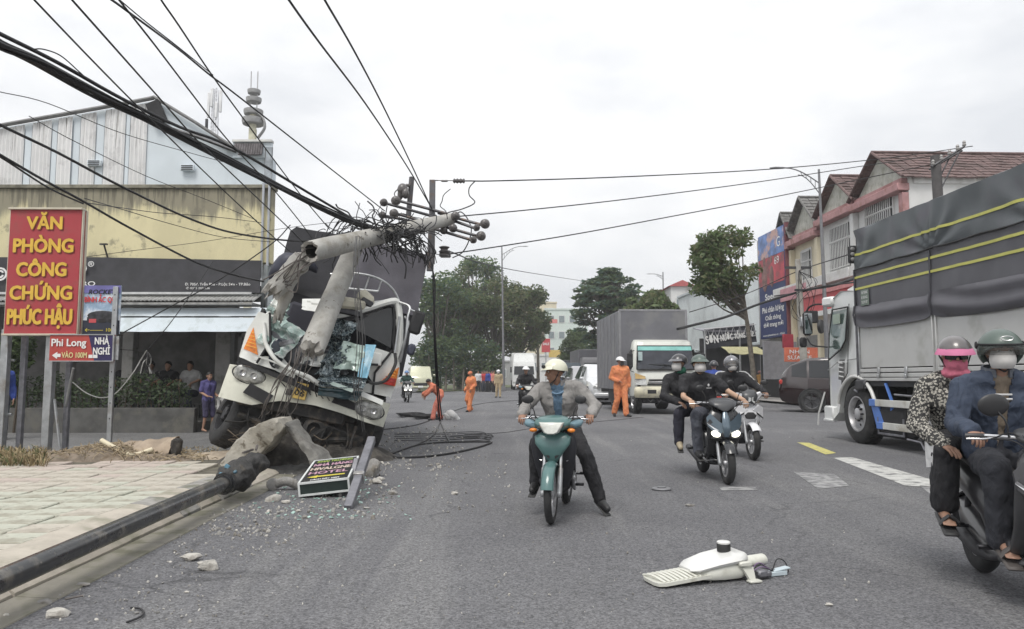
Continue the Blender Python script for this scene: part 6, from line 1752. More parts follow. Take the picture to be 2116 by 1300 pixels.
def person(label,J,loc,rz=0.0,scale=1.0,vox=.014,group=None,top=None,sleeve=1.0,legs=None,leglen=1.0,shoe=None,sandal=None,helmet=None,mask=None,hairm=None,skinm=skin,thick=0.0,openw=None,inner=None,collar=None,cap=None,hands=True,glove=None,shirt_low=True,fine=True,loose=.012,visor=None,peak=None,sash=None,wmul=1.0):
 t=thing("person",label,"person",loc,rz,group,scale=scale)
 hn=8 if vox<.013 else 6
 # - body
 b=MB()
 seg_torso(b,J,-.006+thick,wmul)
 b.caps(V(J['pel']),V(J['pel']),.12+thick,.12+thick)
 N,H=V(J['nek']),V(J['hed'])
 Fm=frame(J['face'])
 b.caps(N-V((0,0,.03)),H-V((0,0,.05)),.052,.05)
 for S in 'LR':
  seg_arm(b,J,S,-.004+thick*.5);seg_leg(b,J,S,-.008+thick*.6)
  a,to=V(J['an'+S]),V(J['to'+S])
  b.caps(a+V((0,0,-.02)),to,.036,.026);b.caps(a,a.lerp(to,-.22)+V((0,0,-.03)),.036,.03)
  if sandal:
   d=(to-a).normalized();sd=d.cross(V((0,0,1))).normalized()
   for q in range(5):b.caps(to+sd*(q-2)*.016,to+d*(.05-.004*abs(q-1.5))+sd*(q-2)*.017-V((0,0,.004)),.011,.008,8)
 def h_(x,y,z):return H+Fm@V((x,y,z))
 b.ell(h_(0,.012,.025),(.074,.094,.095),18,12,Fm)
 b.ell(h_(0,-.025,-.045),(.056,.064,.07),14,9,Fm)
 b.ell(h_(0,-.055,-.095),(.026,.024,.022),10,7,Fm)
 if fine:
  b.caps(h_(0,-.088,.012),h_(0,-.108,-.022),.011,.014,8)
  for s in(-1,1):
   b.ell(h_(s*.076,.012,-.012),(.012,.024,.033),8,6,Fm);b.ell(h_(s*.033,-.066,-.03),(.026,.024,.022),8,6,Fm)
   b.caps(h_(s*.02,-.082,.034),h_(s*.05,-.07,.032),.011,.009,8)
  b.caps(h_(-.017,-.086,-.062),h_(.017,-.086,-.062),.009,.009,8)
 me=remesh(b,vox*.8 if vox<.013 else vox,3)
 if hands:
  hb=MB()
  for S in 'LR':
   fd,pn,cu=J['hd'+S]
   hand(hb,J['wr'+S],fd,pn,cu,1.0,1 if S=='L' else-1,hn)
  hm=hb.mesh("tmp");fix_normals(hm)
  import bmesh
  bm=bmesh.new();bm.from_mesh(me);bm.from_mesh(hm);bm.to_mesh(me);bm.free();bpy.data.meshes.remove(hm)
 body=put("body",me,skinm,t,60)
 # - face parts
 if fine:
  for s in(-1,1):
   b=MB();b.ell(h_(s*.032,-.083,.012),(.014,.008,.0085),10,7,Fm);b.ell(h_(s*.032,-.0895,.012),(.0068,.0036,.0068),8,6,Fm,1);b.build("eye",[mk("eye_white",(.5,.48,.45),.3),hair],t,80)
   b=MB();b.caps(h_(s*.015,-.094,.037),h_(s*.052,-.078,.036),.005,.004,6);b.build("eyebrow",hair,t,80)
  b=MB();b.caps(h_(-.02,-.092,-.064),h_(.02,-.092,-.064),.0045,.0045,6);b.build("mouth",mk("lip",(.2,.08,.07),.5),t,80)
 if hairm:
  dome(h_(0,.015,.03),Fm,(.084,.104,.102),62,100,122,.02).build("hair",hairm,t,60)
  # - clothes
 if legs:
  b=MB();b.caps(V(J['pel'])+V((-.05,0,0)),V(J['pel'])+V((.05,0,0)),.118+thick,.118+thick)
  seg_torso_low=V(J['pel']).lerp(V(J['che']),.25)
  b.caps(V(J['pel']),seg_torso_low,.115+thick,.108+thick)
  for S in 'LR':seg_leg(b,J,S,.006+loose+thick*.6,leglen,.012+loose*1.6)
  me=remesh(b,vox,4);wrinkle(me,.013,9,1,(1,1,.6));wrinkle(me,.006,22,4,(1,1,.6));put("trousers",me,legs,t,60)
 if inner:
  b=MB();seg_torso(b,J,.008+thick,wmul);put("shirt",remesh(b,vox,4),inner,t,60)
 if top:
  b=MB();seg_torso(b,J,.014+loose*.6+thick,wmul)
  P=V(J['pel']);hr=(V(J['hipR'])-V(J['hipL'])).normalized()
  if shirt_low:
   for s in(-1,1):b.caps(P+hr*s*.06*wmul+V((0,0,.0)),P+hr*s*.05*wmul+V((0,.0,.12)),.122+thick+loose*.5,.118+thick)
  for S in 'LR':seg_arm(b,J,S,.012+loose*.7+thick*.5,sleeve)
  me=remesh(b,vox,4);wrinkle(me,.015,9,2,(1,1,.7));wrinkle(me,.006,24,5,(1,1,.6))
  if openw:
   import bmesh
   C=V(J['che']);rt=(V(J['shR'])-V(J['shL'])).normalized();fr=V((0,0,1)).cross(rt)*-1
   fr=V((rt.y,-rt.x,0)).normalized()
   bm=bmesh.new();bm.from_mesh(me);de=[]
   for f in bm.faces:
    c=f.calc_center_median()-C
    x=abs(c.dot(rt));z=c.z
    wdt=openw*(1.0-.5*max(0,-z)/.3)if z<.05 else openw*(1+(z-.05)*5)
    if x<wdt and c.dot(fr)>.02:de.append(f)
   bmesh.ops.delete(bm,geom=de,context='FACES');bm.to_mesh(me);bm.free()
   me=evaluate(me,[("SOLIDIFY",dict(thickness=.012,offset=-1))])
  tp=put("jacket" if sleeve>=1 else "shirt",me,top,t,60)
  if collar:
   b=MB();c=N+V((0,0,.005))
   for k in range(2):
    pts=[c+V((math.sin(a)*.078,-math.cos(a)*.072+.01,-.03+.035*(1-math.cos(a))*.5))for a in[R(25+310*i/16)for i in range(17)]]
   b.loft([[p,p+V((0,0,.05))+(p-c)*.05,p+V((0,0,.05))+(p-c)*.22,p+(p-c)*.28]for p in pts]);b.build("collar",collar,tp,50)
   # - feet
 for S in 'LR':
  a,to=V(J['an'+S]),V(J['to'+S]);d=(to-a);hd_=V((d.x,d.y,0)).normalized()if V((d.x,d.y,0)).length>.01 else V((0,-1,0))
  dn=d.normalized();sd=dn.cross(V((0,0,1))).normalized();un=sd.cross(dn)
  Rm=Matrix((sd,dn,un)).transposed()
  if shoe:
   b=MB();b.caps(a+V((0,0,.0)),a+V((0,0,-.03)),.05,.05);b.caps(a+dn*.02+V((0,0,-.02)),to+dn*.02,.05,.036);b.caps(a-dn*.045+V((0,0,-.035)),a,.042,.04)
   so=put("shoe",remesh(b,max(.012,vox*.9),3),shoe,t,60)
   b=MB();b.box(a.lerp(to,.55)-un*.045-V((0,0,.012)),(.078,d.length+.10,.02),.008,Rm=Rm);b.build("sole",mk("sole_dark",(.05,.05,.05),.8),so,40)
  if sandal:
   b=MB();b.box(a.lerp(to,.6)-un*.05,(.095,d.length+.17,.026),.012,Rm=Rm);so=b.build("sandal",sandal,t,40)
   b=MB();b.tube([to+sd*q*.05+un*(.035*(1-abs(q)**2))-un*(.03*abs(q))-dn*.015 for q in(-1,-.6,0,.6,1)],.034,8,flat=.35);b.build("strap",sandal,so,60)
   # - head gear
 if helmet:
  kind,hm=helmet
  c=h_(0,.012,.02)
  if kind=='half':
   hp=dome(c,Fm,(.115,.135,.122),72,92,104,.02).build("helmet",hm,t,50)
   if peak!=0:shell(c,Fm,(.117,.137,.124),-62,62,66,82,.005,16,5,.24).build("peak",peak or hm,hp,50)
  elif kind=='hard':
   hp=dome(c,Fm,(.118,.138,.122),74,80,84,.015).build("helmet",hm,t,50)
   shell(c,Fm,(.118,.138,.122),-70,70,70,82,.005,16,5,.35).build("peak",hm,hp,50)
   b=MB();b.tube([c+Fm@V((0,math.cos(a)*.138,math.sin(a)*.124))for a in[R(20+140*i/10)for i in range(11)]],.008,6);b.build("ridge",hm,hp,60)
  elif kind=='open':
   hp=dome(c,Fm,(.132,.146,.136),78,132,128,.022,36,14,.55).build("helmet",hm,t,50)
   shell(c,Fm,(.135,.151,.139),-86,86,74,118 if visor!='short' else 104,.004,22,8,.02).build("visor",mk("visor_glass",(.07,.07,.066),.05,var=.1,alpha=.26,coat=.3),hp,60)
   b=MB();b.tube([c+Fm@V((math.sin(R(a))*.136,-math.cos(R(a))*.150,.139*math.cos(R(75))))for a in range(-80,81,10)],.006,6);b.build("trim",matt_black,hp,60)
   for s in(-1,1):
    b=MB();b.lathe([(.001,.01),(.022,.008),(.026,0)],12,Matrix.Translation(c+Fm@V((s*.132,.01,.03)))@(Fm@Euler((0,R(90)*s,0)).to_matrix()).to_4x4());b.build("pivot",matt_black,hp,60)
  elif kind=='full':
   hp=dome(c,Fm,(.13,.148,.135),66,140,132,.022,36,14,.6).build("helmet",hm,t,50)
   shell(c,Fm,(.128,.146,.135),-100,100,108,142,.02,22,5,-.12).build("chin_guard",hm,hp,50)
   shell(c,Fm,(.132,.15,.137),-80,80,62,112,.004,22,8).build("visor",mk("clear_visor",(.25,.25,.25),.05,var=.1,alpha=.35,coat=.6),hp,60)
  b=MB()
  for s in(-1,1):b.tube([c+Fm@V((s*.10,.0,-.02)),h_(s*.068,-.03,-.08),h_(0,-.07,-.122)],.0055,6)
  b.build("chin_strap",matt_black,hp,60)
 if mask:
  cm=h_(0,.0,-.042)
  mk_=shell(cm,Fm,(.083,.127,.092),-72,72,54,130,.004,16,8).build("face_mask",mask,t,60)
  b=MB()
  for s in(-1,1):b.tube([h_(s*.07,-.02,-.02),h_(s*.08,.015,.0)],.002,4)
  b.build("ear_loop",mask,mk_,60)
 return t,h_,Fm
def cl(n,c,**k):
 """cloth: weave, plus folds as relief"""
 m=mk(n,c,k.pop("rough",.85),var=k.pop("var",.14),vs=k.pop("vs",7),bump=.0012,bs=k.pop("bs",140),**k)
 N,L=m.node_tree.nodes,m.node_tree.links
 b=N["Principled BSDF"];co=N.new("ShaderNodeTexCoord").outputs["Object"]
 mp=N.new("ShaderNodeMapping");mp.inputs["Scale"].default_value=(1,1,.55);L.new(co,mp.inputs["Vector"])
 n1=N.new("ShaderNodeTexNoise");n1.inputs["Scale"].default_value=11;n1.inputs["Detail"].default_value=3;n1.inputs["Distortion"].default_value=1.2
 L.new(mp.outputs[0],n1.inputs["Vector"])
 bp=N.new("ShaderNodeBump");bp.inputs["Distance"].default_value=.03;bp.inputs["Strength"].default_value=.8
 L.new(n1.outputs["Fac"],bp.inputs["Height"])
 old=b.inputs["Normal"].links[0].from_node
 L.new(bp.outputs[0],old.inputs["Normal"])
 return m
grey_jacket=cl("grey_jacket",(.25,.24,.23));blue_shirt=cl("blue_shirt",(.13,.21,.30));black_cloth=cl("black_cloth",(.022,.022,.025));jeans=cl("dark_jeans",(.05,.055,.075));jeans_l=cl("grey_jeans",(.075,.08,.10),stain=(.2,.22,.25),ss=2.5,st=(.55,.8))
orange=cl("orange_workwear",(.66,.235,.10),stain=(.58,.19,.09),ss=5);khaki=cl("khaki_uniform",(.38,.30,.19));purple=cl("purple_shirt",(.10,.09,.24));blue_w=cl("blue_workwear",(.03,.06,.26));tan_c=cl("tan_vest",(.48,.26,.08));pink_c=cl("pink_cloth",(.55,.14,.22));white_c=cl("white_cloth",(.6,.6,.6));navy_c=cl("navy_jacket",(.042,.056,.088));navy_d=cl("navy_trousers",(.032,.034,.042));green_c=cl("green_cloth",(.03,.16,.10));red_c=cl("red_cloth",(.4,.04,.04));grey_c=cl("mid_grey_cloth",(.14,.14,.15));brown_c=cl("brown_cloth",(.12,.08,.06))
shoe_b=mk("black_shoe",(.02,.02,.021),.45,var=.2);shoe_t=mk("tan_shoe",(.4,.34,.24),.7)
mask_w=mk("mask_white",(.6,.58,.56),.8,var=.05);mask_b=mk("mask_black",(.03,.03,.035),.8)
hel_w=mk("helmet_ivory",(.66,.65,.52),.32,var=.05,coat=.5);hel_g=mk("helmet_grey_green",(.085,.115,.10),.42,var=.08,coat=.2);hel_b=mk("helmet_black",(.03,.03,.034),.3,coat=.5);hel_s=mk("helmet_silver",(.2,.2,.22),.25,.3,var=.3,vs=12,coat=.5);hel_d=mk("helmet_dark_green",(.05,.065,.06),.45);hel_wh=mk("helmet_white",(.7,.7,.7),.35,coat=.3)
def floral():
 m=mk("floral_cloth",(.05,.048,.045),.85,var=0)
 N,L=m.node_tree.nodes,m.node_tree.links
 b=N["Principled BSDF"];co=N.new("ShaderNodeTexCoord").outputs["Object"]
 v=N.new("ShaderNodeTexVoronoi");v.inputs["Scale"].default_value=58;L.new(co,v.inputs["Vector"])
 w=N.new("ShaderNodeTexVoronoi");w.inputs["Scale"].default_value=135;L.new(co,w.inputs["Vector"])
 r=N.new("ShaderNodeMapRange");r.inputs["From Min"].default_value=.42;r.inputs["From Max"].default_value=.54;r.inputs["To Min"].default_value=1;r.inputs["To Max"].default_value=0
 L.new(v.outputs["Distance"],r.inputs["Value"])
 r2=N.new("ShaderNodeMapRange");r2.inputs["From Min"].default_value=.3;r2.inputs["From Max"].default_value=.4
 L.new(w.outputs["Distance"],r2.inputs["Value"])
 mu=N.new("ShaderNodeMath");mu.operation='MULTIPLY';L.new(r.outputs[0],mu.inputs[0]);L.new(r2.outputs[0],mu.inputs[1])
 x=N.new("ShaderNodeMix");x.data_type='RGBA';x.inputs["A"].default_value=(.035,.034,.034,1);x.inputs["B"].default_value=(.44,.42,.37,1)
 L.new(mu.outputs[0],x.inputs["Factor"]);L.new(x.outputs["Result"],b.inputs["Base Color"])
 return m
floral_c=floral()
# MOTORBIKES
def bike_wheel(par,y,r,w,spokes=True,x=0.0,rimm=alloy,steer=None):
 M0=Matrix.Translation((x,y,r))@Euler((0,R(90),0)).to_matrix().to_4x4()
 b=MB();k=w/2
 b.lathe([(r-w*.95,-k*.7),(r-w*.55,-k),(r-w*.2,-k*.8),(r-.004,-k*.35),(r,0),(r-.004,k*.35),(r-w*.2,k*.8),(r-w*.55,k),(r-w*.95,k*.7)],40,M0)
 wh=b.build("wheel",black_rubber,par,50)
 b=MB();ri=r-w*.9
 b.lathe([(ri-.018,-k*.62),(ri+.006,-k*.7),(ri+.006,k*.7),(ri-.018,k*.62),(ri-.022,0),(ri-.018,-k*.62)],36,M0)
 b.lathe([(.001,-k*1.1),(.03,-k*1.1),(.045,-k*.8),(.045,k*.8),(.03,k*1.1),(.001,k*1.1)],18,M0)
 b.build("rim",rimm,wh,50)
 b=MB()
 if spokes:
  for q in range(28):
   a=2*math.pi*q/28;s=1 if q%2 else-1;a2=a+.28*(1 if q%4<2 else-1)
   b.tube([M0@V((.04*math.cos(a2),.04*math.sin(a2),s*k*.8)),M0@V((ri*math.cos(a),ri*math.sin(a),s*k*.15))],.0025,4)
 else:
  for q in range(5):
   a=2*math.pi*q/5
   for da in(-.16,.16):b.tube([M0@V((.04*math.cos(a),.04*math.sin(a),0)),M0@V((ri*math.cos(a+da),ri*math.sin(a+da),0))],[.018,.011],6,flat=1.5)
 b.lathe([(.075,k*.95),(.12,k*.95),(.12,k*1.05),(.075,k*1.05),(.075,k*.95)],24,M0)
 b.build("spokes",rimm,wh,50)
 return wh
def fender(par,yc,r,rr,hw,a0,a1,mat,th=.006,name="fender"):
 b=MB();rows=[]
 for i in range(15):
  a=R(a0+(a1-a0)*i/14);cs=[]
  for j in range(9):
   u=-1+j/4;q=rr-.03*abs(u)**2.4
   cs.append(V((hw*u,yc+math.cos(a)*q,r+math.sin(a)*q)))
  rows.append(cs+[V((p.x*.96,yc+(p.y-yc)*(1-th/rr*2),r+(p.z-r)*(1-th/rr*2)))for p in reversed(cs)])
 b.loft(rows);return b.build(name,mat,par,60)
def mirrors(t,x,z,y,m=black_plastic,stalk=.16,spread=.06,k=1.0):
 for s in(-1,1):
  b=MB();b.tube(smooth_path([(s*x,y,z),(s*(x+.02),y-.02,z+stalk*.6),(s*(x+spread),y-.01,z+stalk)],4),.006,6)
  c=V((s*(x+spread+.02),y-.01,z+stalk+.035));b.ell(c,(.062*k,.02,.045*k),14,8,Euler((R(8),0,R(-10)*s)).to_matrix())
  mi=b.build("mirror",m,t,60)
  b=MB();b.ell(c+V((0,.017,0)),(.052*k,.006,.036*k),12,6);b.build("mirror_glass",glass_mirror,mi,60)
def bars(t,gx,gz,gy,m=black_plastic):
 b=MB();b.tube(smooth_path([(-gx-.05,gy+.02,gz),(-gx+.05,gy-.02,gz+.005),(-.1,gy-.13,gz+.0),(.1,gy-.13,gz),(gx-.05,gy-.02,gz+.005),(gx+.05,gy+.02,gz)],4),.012,8);b.build("handlebar",chrome,t,60)
 for s in(-1,1):
  for q in(0,1):
   b=MB();b.tube(smooth_path([(s*(gx-.05),gy-.06,gz-.01),(s*(gx-.13),gy-.17-.03*q,gz+.03-.05*q),(s*.10,gy-.2,gz-.10-.04*q),(s*.03,gy-.12,gz-.26)],4),.0045,5);b.build('control_cable',matt_black,t,60)
  b=MB();b.tube([(s*(gx-.06),gy-.015,gz+.002),(s*(gx+.065),gy+.025,gz)],.0175,10);g=b.build("grip",m,t,60)
  b=MB();b.tube([(s*(gx-.07),gy-.05,gz-.005),(s*(gx+.0),gy-.06,gz-.012),(s*(gx+.08),gy-.03,gz-.014)],.006,6);b.build("lever",chrome,t,60)
def motorbike(label,kind,loc,rz,col,dark=black_plastic,group="motorbikes",scale=1.0,detail=True,lights=True,plate=None,lean=0.0,seatm=None,mk_=1.0):
 t=thing("motorbike" if kind!='scooter' else "scooter",label,"motorbike" if kind!='scooter' else "scooter",loc,rz,group,rot=(0,lean,rz),scale=scale)
 seatm=seatm or mk("seat_vinyl",(.025,.025,.026),.55)
 r={'underbone':.285,'scooter':.265,'sport':.29}[kind];fw={'underbone':.075,'scooter':.10,'sport':.105}[kind]
 fy,ry=-.61,.63
 bike_wheel(t,fy,r,fw,kind=='underbone');bike_wheel(t,ry,r,fw*1.2,kind=='underbone')
 for s in(-1,1):
  b=MB();x=s*(fw/2+.045)
  b.tube([(x,fy,r),(x,fy+.09,r+.24)],.026,10);b.tube([(x,fy+.09,r+.24),(x,fy+.2,.80)],.017,8);b.box((x,fy,r),(.04,.06,.06),.01)
  b.build("fork_leg",steel,t,60)
 b=MB();b.tube([(0,fy+.2,.74),(0,-.30,.52),(0,-.05,.34),(0,.35,.40),(0,.7,.66)],[.05,.05,.06,.05,.04],8);b.box((0,.02,.33),(.24,.36,.22),.05);b.tube([(-.1,-.06,.33),(-.13,-.24,.36),(-.05,-.3,.36)],.05,10)
 for s in(-1,1):b.tube([(s*.09,.55,.62),(s*.09,ry,r)],.022,8);b.tube([(s*.1,.1,.32),(s*.1,ry,r)],.02,8)
 b.build("engine_frame",dark_metal,t,50)
 b=MB();b.lathe([(.001,0),(.07,0),(.09,.02),(.09,.04)],16,Matrix.Translation((.135,.02,.33))@Euler((0,R(90),0)).to_matrix().to_4x4());b.lathe([(.001,0),(.07,0),(.085,.02)],16,Matrix.Translation((.12,.16,.34))@Euler((0,R(90),0)).to_matrix().to_4x4());b.build("crankcase_cover",alloy,t,50)
 b=MB();b.tube(smooth_path([(-.12,-.12,.28),(-.16,.1,.22),(-.17,.35,.27),(-.18,.75,.36)],4),[.02]*5+[.03,.042,.046,.046,.046,.046,.046,.04],10);b.build("exhaust",steel if kind!='scooter' else dark_metal,t,60)
 b=MB()
 for y in(-.02,.42):
  b.tube([(-.26,y,.30+.06*(y>0)),(.26,y,.30+.06*(y>0))],.012,6)
  for s in(-1,1):b.box((s*.22,y,.31+.06*(y>0)),(.09,.035,.022),.008)
 b.build("footpeg",dark_metal,t,50)
 if kind=='underbone':
  fender(t,fy,r,r+.035,.062,20,165,col)
  b=MB();b.spine([(-.36,.92,.10,.03),(-.41,.85,.21,.04),(-.41,.74,.235,.045),(-.36,.58,.21,.04),(-.30,.44,.18,.035),(-.24,.31,.13,.02)],24,3);b.build("leg_shield",dark,t,60)
  b=MB();b.spine([(-.44,.88,.10,.02),(-.475,.83,.185,.03),(-.495,.76,.175,.04),(-.495,.68,.115,.04),(-.48,.61,.065,.03),(-.465,.55,.025,.015)],24,2.4);fc=b.build("front_cover",col,t,60)
  for s in(-1,1):
   b=MB();b.plate([(s*.025,-.527,.64),(s*.085,-.515,.69),(s*.09,-.512,.665),(s*.03,-.527,.615)][::s],.004);b.build("vent",matt_black,fc,None)
  b=MB();b.spine([(-.565,.88,.05,.02),(-.56,.915,.10,.05),(-.50,.945,.185,.07),(-.42,.97,.20,.07),(-.34,.985,.16,.055),(-.27,.99,.06,.03)],28,2.3);cw=b.build("handlebar_cowl",col,t,60)
  for s in(-1,1):
   b=MB();b.spine([(-.50,.935,.05,.03,s*.19),(-.46,.95,.07,.035,s*.22),(-.38,.98,.05,.02,s*.25)],16,2.2);b.build("cowl_wing",mk("cowl_blue_grey",(.12,.2,.24),.4,coat=.2),cw,60)
  b=MB();pts=[(-.125,.975),(.125,.975),(.105,.93),(.075,.875),(.035,.858),(-.035,.858),(-.075,.875),(-.105,.93)]
  b.loft([[(x,-.50,z)for x,z in pts],[(x*1.0,-.625+.35*abs(x),z)for x,z in pts],[(x*.8,-.645+.3*abs(x),.915+(z-.915)*.8)for x,z in pts]]);b.build("headlight",mk("headlight_lens",(.62,.63,.58),.12,.0,var=.12,vs=14,coat=.8),cw,60)
  b=MB();b.spine([(-.02,.70,.07,.03),(.05,.74,.12,.05),(.3,.775,.13,.055),(.6,.80,.12,.05),(.82,.83,.08,.03)],20,2.6);b.build("seat",seatm,t,60)
  b=MB();b.spine([(.0,.58,.05,.10),(.2,.63,.10,.11),(.5,.69,.10,.10),(.8,.76,.06,.06),(.95,.79,.03,.03)],20,2.4);b.build("tail_body",col,t,60)
  fender(t,ry,r,r+.06,.07,15,110,dark)
  for s in(-1,1):
   b=MB();b.ell((s*.19,-.515,.895),(.04,.03,.022));b.build("indicator",amber,t,60)
   b=MB();b.lathe([(.02,-.05),(.042,-.02),(.042,.03),(.025,.06)],12,Matrix.Translation((s*.13,-.34,.58))@Euler((R(60),0,0)).to_matrix().to_4x4(),cap=True);b.build("horn",chrome,t,60)
  bars(t,.32,1.01,-.27);mirrors(t,.19,1.0,-.36)
 elif kind=='scooter':
  fender(t,fy,r,r+.04,.075,25,150,dark)
  b=MB();b.spine([(-.40,1.0,.10,.04),(-.47,.90,.19,.05),(-.50,.78,.22,.06),(-.47,.64,.22,.06),(-.40,.50,.20,.05),(-.32,.38,.19,.04),(-.22,.28,.17,.02)],28,3);b.build("leg_shield",dark,t,60)
  b=MB()
  for s in(-1,1):
   P=[(.0,-.60,.74),(.09,-.585,.80),(.19,-.545,.90),(.23,-.50,.84),(.22,-.525,.74),(.17,-.565,.68),(.06,-.605,.64)]
   b.plate([(s*x,y,z)for x,y,z in P][::s],.03)
  b.build("front_panel",col,t,30)
  b=MB();b.spine([(-.615,.60,.03,.01),(-.625,.66,.05,.02),(-.625,.74,.06,.025),(-.59,.84,.05,.02),(-.55,.92,.03,.015)],16,2);b.build("nose",col,t,60)
  b=MB();b.spine([(-.57,.93,.04,.01),(-.55,.99,.14,.03),(-.48,1.03,.19,.045),(-.38,1.06,.17,.04),(-.28,1.05,.10,.03)],24,2.2);cw=b.build("handlebar_cowl",mk("cowl_dark_grey",(.05,.052,.056),.4,coat=.2),t,60)
  b=MB();b.plate([(-.13,-.565,.985),(.13,-.565,.985),(.17,-.50,1.05),(.05,-.46,1.09),(-.05,-.46,1.09),(-.17,-.50,1.05)],.006);b.build("wind_deflector",mk("smoked_plastic",(.04,.042,.048),.15,coat=.5),cw,None)
  lm_=mk("lit_headlight",(.8,.8,.7),.2,emit=((1,.96,.8),2.2))if lights else headlamp
  for s in(-1,1):
   b=MB();b.ell((s*.13,-.575,.635),(.062,.035,.04),14,8,Euler((0,R(-22)*s,0)).to_matrix());b.build("headlight",lm_,t,60)
   b=MB();b.plate([(s*.1,-.605,.685),(s*.225,-.535,.79),(s*.235,-.525,.775),(s*.12,-.6,.665)][::s],.006);b.build("chrome_strip",chrome,t,None)
  b=MB();b.box((0,-.55,.58),(.36,.1,.07),.03);b.box((0,-.60,.62),(.14,.04,.08),.02);b.build("under_cowl",matt_black,t)
  b=MB();b.box((0,-.1,.27),(.30,.5,.08),.03);b.build("floorboard",dark,t)
  b=MB();b.spine([(.12,.30,.12,.06),(.14,.5,.17,.1),(.3,.62,.19,.12),(.6,.70,.17,.11),(.85,.78,.10,.06),(.97,.83,.04,.03)],24,2.8);b.build("side_body",dark,t,60)
  b=MB();b.spine([(.06,.72,.10,.03),(.15,.77,.15,.05),(.4,.80,.15,.05),(.62,.84,.14,.05),(.85,.87,.08,.03)],22,2.6);b.build("seat",seatm,t,60)
  fender(t,ry,r,r+.07,.08,0,60,dark)
  b=MB();b.box((.12,.35,.30),(.12,.5,.16),.04);b.build("belt_case",dark_metal,t)
  bars(t,.33,1.03,-.30);mirrors(t,.20,1.03,-.40,k=mk_)
  b=MB();b.spine([(.86,.47,.07,.05),(.55,.38,.15,.10),(.15,.27,.165,.07),(-.2,.24,.15,.04)],22,2.8);b.build("lower_cowl",dark,t,60)
 else:
  fender(t,fy,r,r+.03,.07,55,140,col)
  b=MB();b.spine([(-.36,.92,.05,.03),(-.43,.84,.14,.05),(-.46,.74,.18,.06),(-.42,.62,.17,.06),(-.30,.48,.15,.05),(-.14,.36,.12,.05),(.05,.28,.08,.03)],26,2.6);b.build("leg_shield",col,t,60)
  for s in(-1,1):
   b=MB();b.plate([(s*x,y,z)for x,y,z in((.05,-.52,.80),(.15,-.50,.88),(.235,-.44,.84),(.25,-.38,.68),(.18,-.44,.60),(.13,-.49,.70))][::s],.03);b.build("wing_panel",col,t,30)
   b=MB();b.plate([(s*x,y,z)for x,y,z in((.10,-.535,.77),(.22,-.475,.68),(.225,-.472,.655),(.11,-.532,.735))][::s],.012);b.build("wing_slot",matt_black,t,None)
   b=MB();b.plate([(s*x,y,z)for x,y,z in((.11,-.50,1.06),(.20,-.46,1.085),(.235,-.42,1.06),(.16,-.47,.96),(.10,-.51,.93))][::s],.03);b.build("cowl_wing",col,t,30)
  b=MB();b.spine([(-.52,.66,.07,.03),(-.53,.71,.10,.03),(-.52,.76,.05,.02)],16,2.2);b.build("inner_grille",matt_black,t,60)
  b=MB();b.spine([(-.52,.90,.04,.02),(-.535,.95,.10,.04),(-.52,1.02,.13,.05),(-.45,1.09,.12,.05),(-.36,1.10,.06,.03)],22,2.3);cw=b.build("handlebar_cowl",mk("cowl_dark_grey",(.05,.052,.056),.4,coat=.2),t,60)
  for s in(-1,1):
   b=MB();b.plate([(s*x,y,z)for x,y,z in((.012,-.585,.95),(.012,-.582,1.0),(.10,-.54,1.04),(.11,-.53,.98),(.05,-.575,.915))][::s],.012);b.build("headlight",headlamp,cw,None)
  b=MB();b.spine([(-.25,.66,.05,.06),(-.1,.72,.11,.10),(.1,.72,.12,.10),(.4,.72,.11,.08),(.75,.80,.07,.05),(.92,.86,.03,.02)],22,2.4);b.build("side_body",col,t,60)
  b=MB();b.spine([(.0,.78,.10,.03),(.2,.80,.13,.05),(.5,.84,.12,.05),(.8,.88,.07,.03)],20,2.6);b.build("seat",seatm,t,60)
  fender(t,ry,r,r+.06,.07,10,110,dark)
  bars(t,.33,1.05,-.28);mirrors(t,.20,1.05,-.38)
 b=MB();b.box((0,.93,.70),(.12,.03,.08),.01);b.build("tail_light",red_lens,t)
 b=MB();b.box((0,.955,.52),(.17,.01,.13));b.build("number_plate",plate or white_paint,t,None)
 return t
def place(px,py,extra=0):return gd(px,py)
# the man on the teal bike
teal=mk("teal_paint",(.075,.155,.15),.28,var=.08,coat=.5)
c=gd(1139,1086);rz1=R(11);S1=.885
fr=V((math.sin(rz1)*-.61*-1,0,0))
def at_front(px,py,rz,S,fy=-.61):
 """origin of a bike whose front wheel stands at the pixel"""
 g=gd(px,py);return g-Euler((0,0,rz)).to_matrix()@V((0,fy*S,0))
T1=at_front(1139,1083,-rz1,S1)
motorbike("teal underbone motorbike with white headlight ridden by the man in the ivory helmet",'underbone',T1,-rz1,teal,mk("shield_dark",(.025,.026,.032),.5),scale=S1)
J=ride_pose(pel=(.02,.27,.86),che=(-.02,.13,1.20),nek=(-.02,.08,1.36),hed=(-.045,.03,1.475),face=(-.88,-.45,-.12),shL=(-.21,.08,1.29),elL=(-.36,-.02,1.10),wrL=(-.345,-.23,1.035),shR=(.19,.10,1.30),elR=(.40,.0,1.12),wrR=(.36,-.225,1.045),knL=(-.21,-.17,.72),anL=(-.24,-.06,.33),toL=(-.25,-.22,.27),hipR=(.11,.24,.84),knR=(.29,-.05,.60),anR=(.42,.02,.16),toR=(.50,-.08,.085))
p1,h1_,F1=person("man in grey jacket and ivory helmet looking back over his shoulder on the teal motorbike",J,T1,-rz1,S1,.011,top=grey_jacket,inner=blue_shirt,openw=.052,collar=mk("jacket_collar",(.24,.23,.225),.85),legs=black_cloth,shoe=shoe_b,helmet=('half',hel_w),hairm=hair,loose=.013,skinm=mk("tan_skin",(.29,.16,.105),.5,var=.12,vs=9),wmul=1.0)
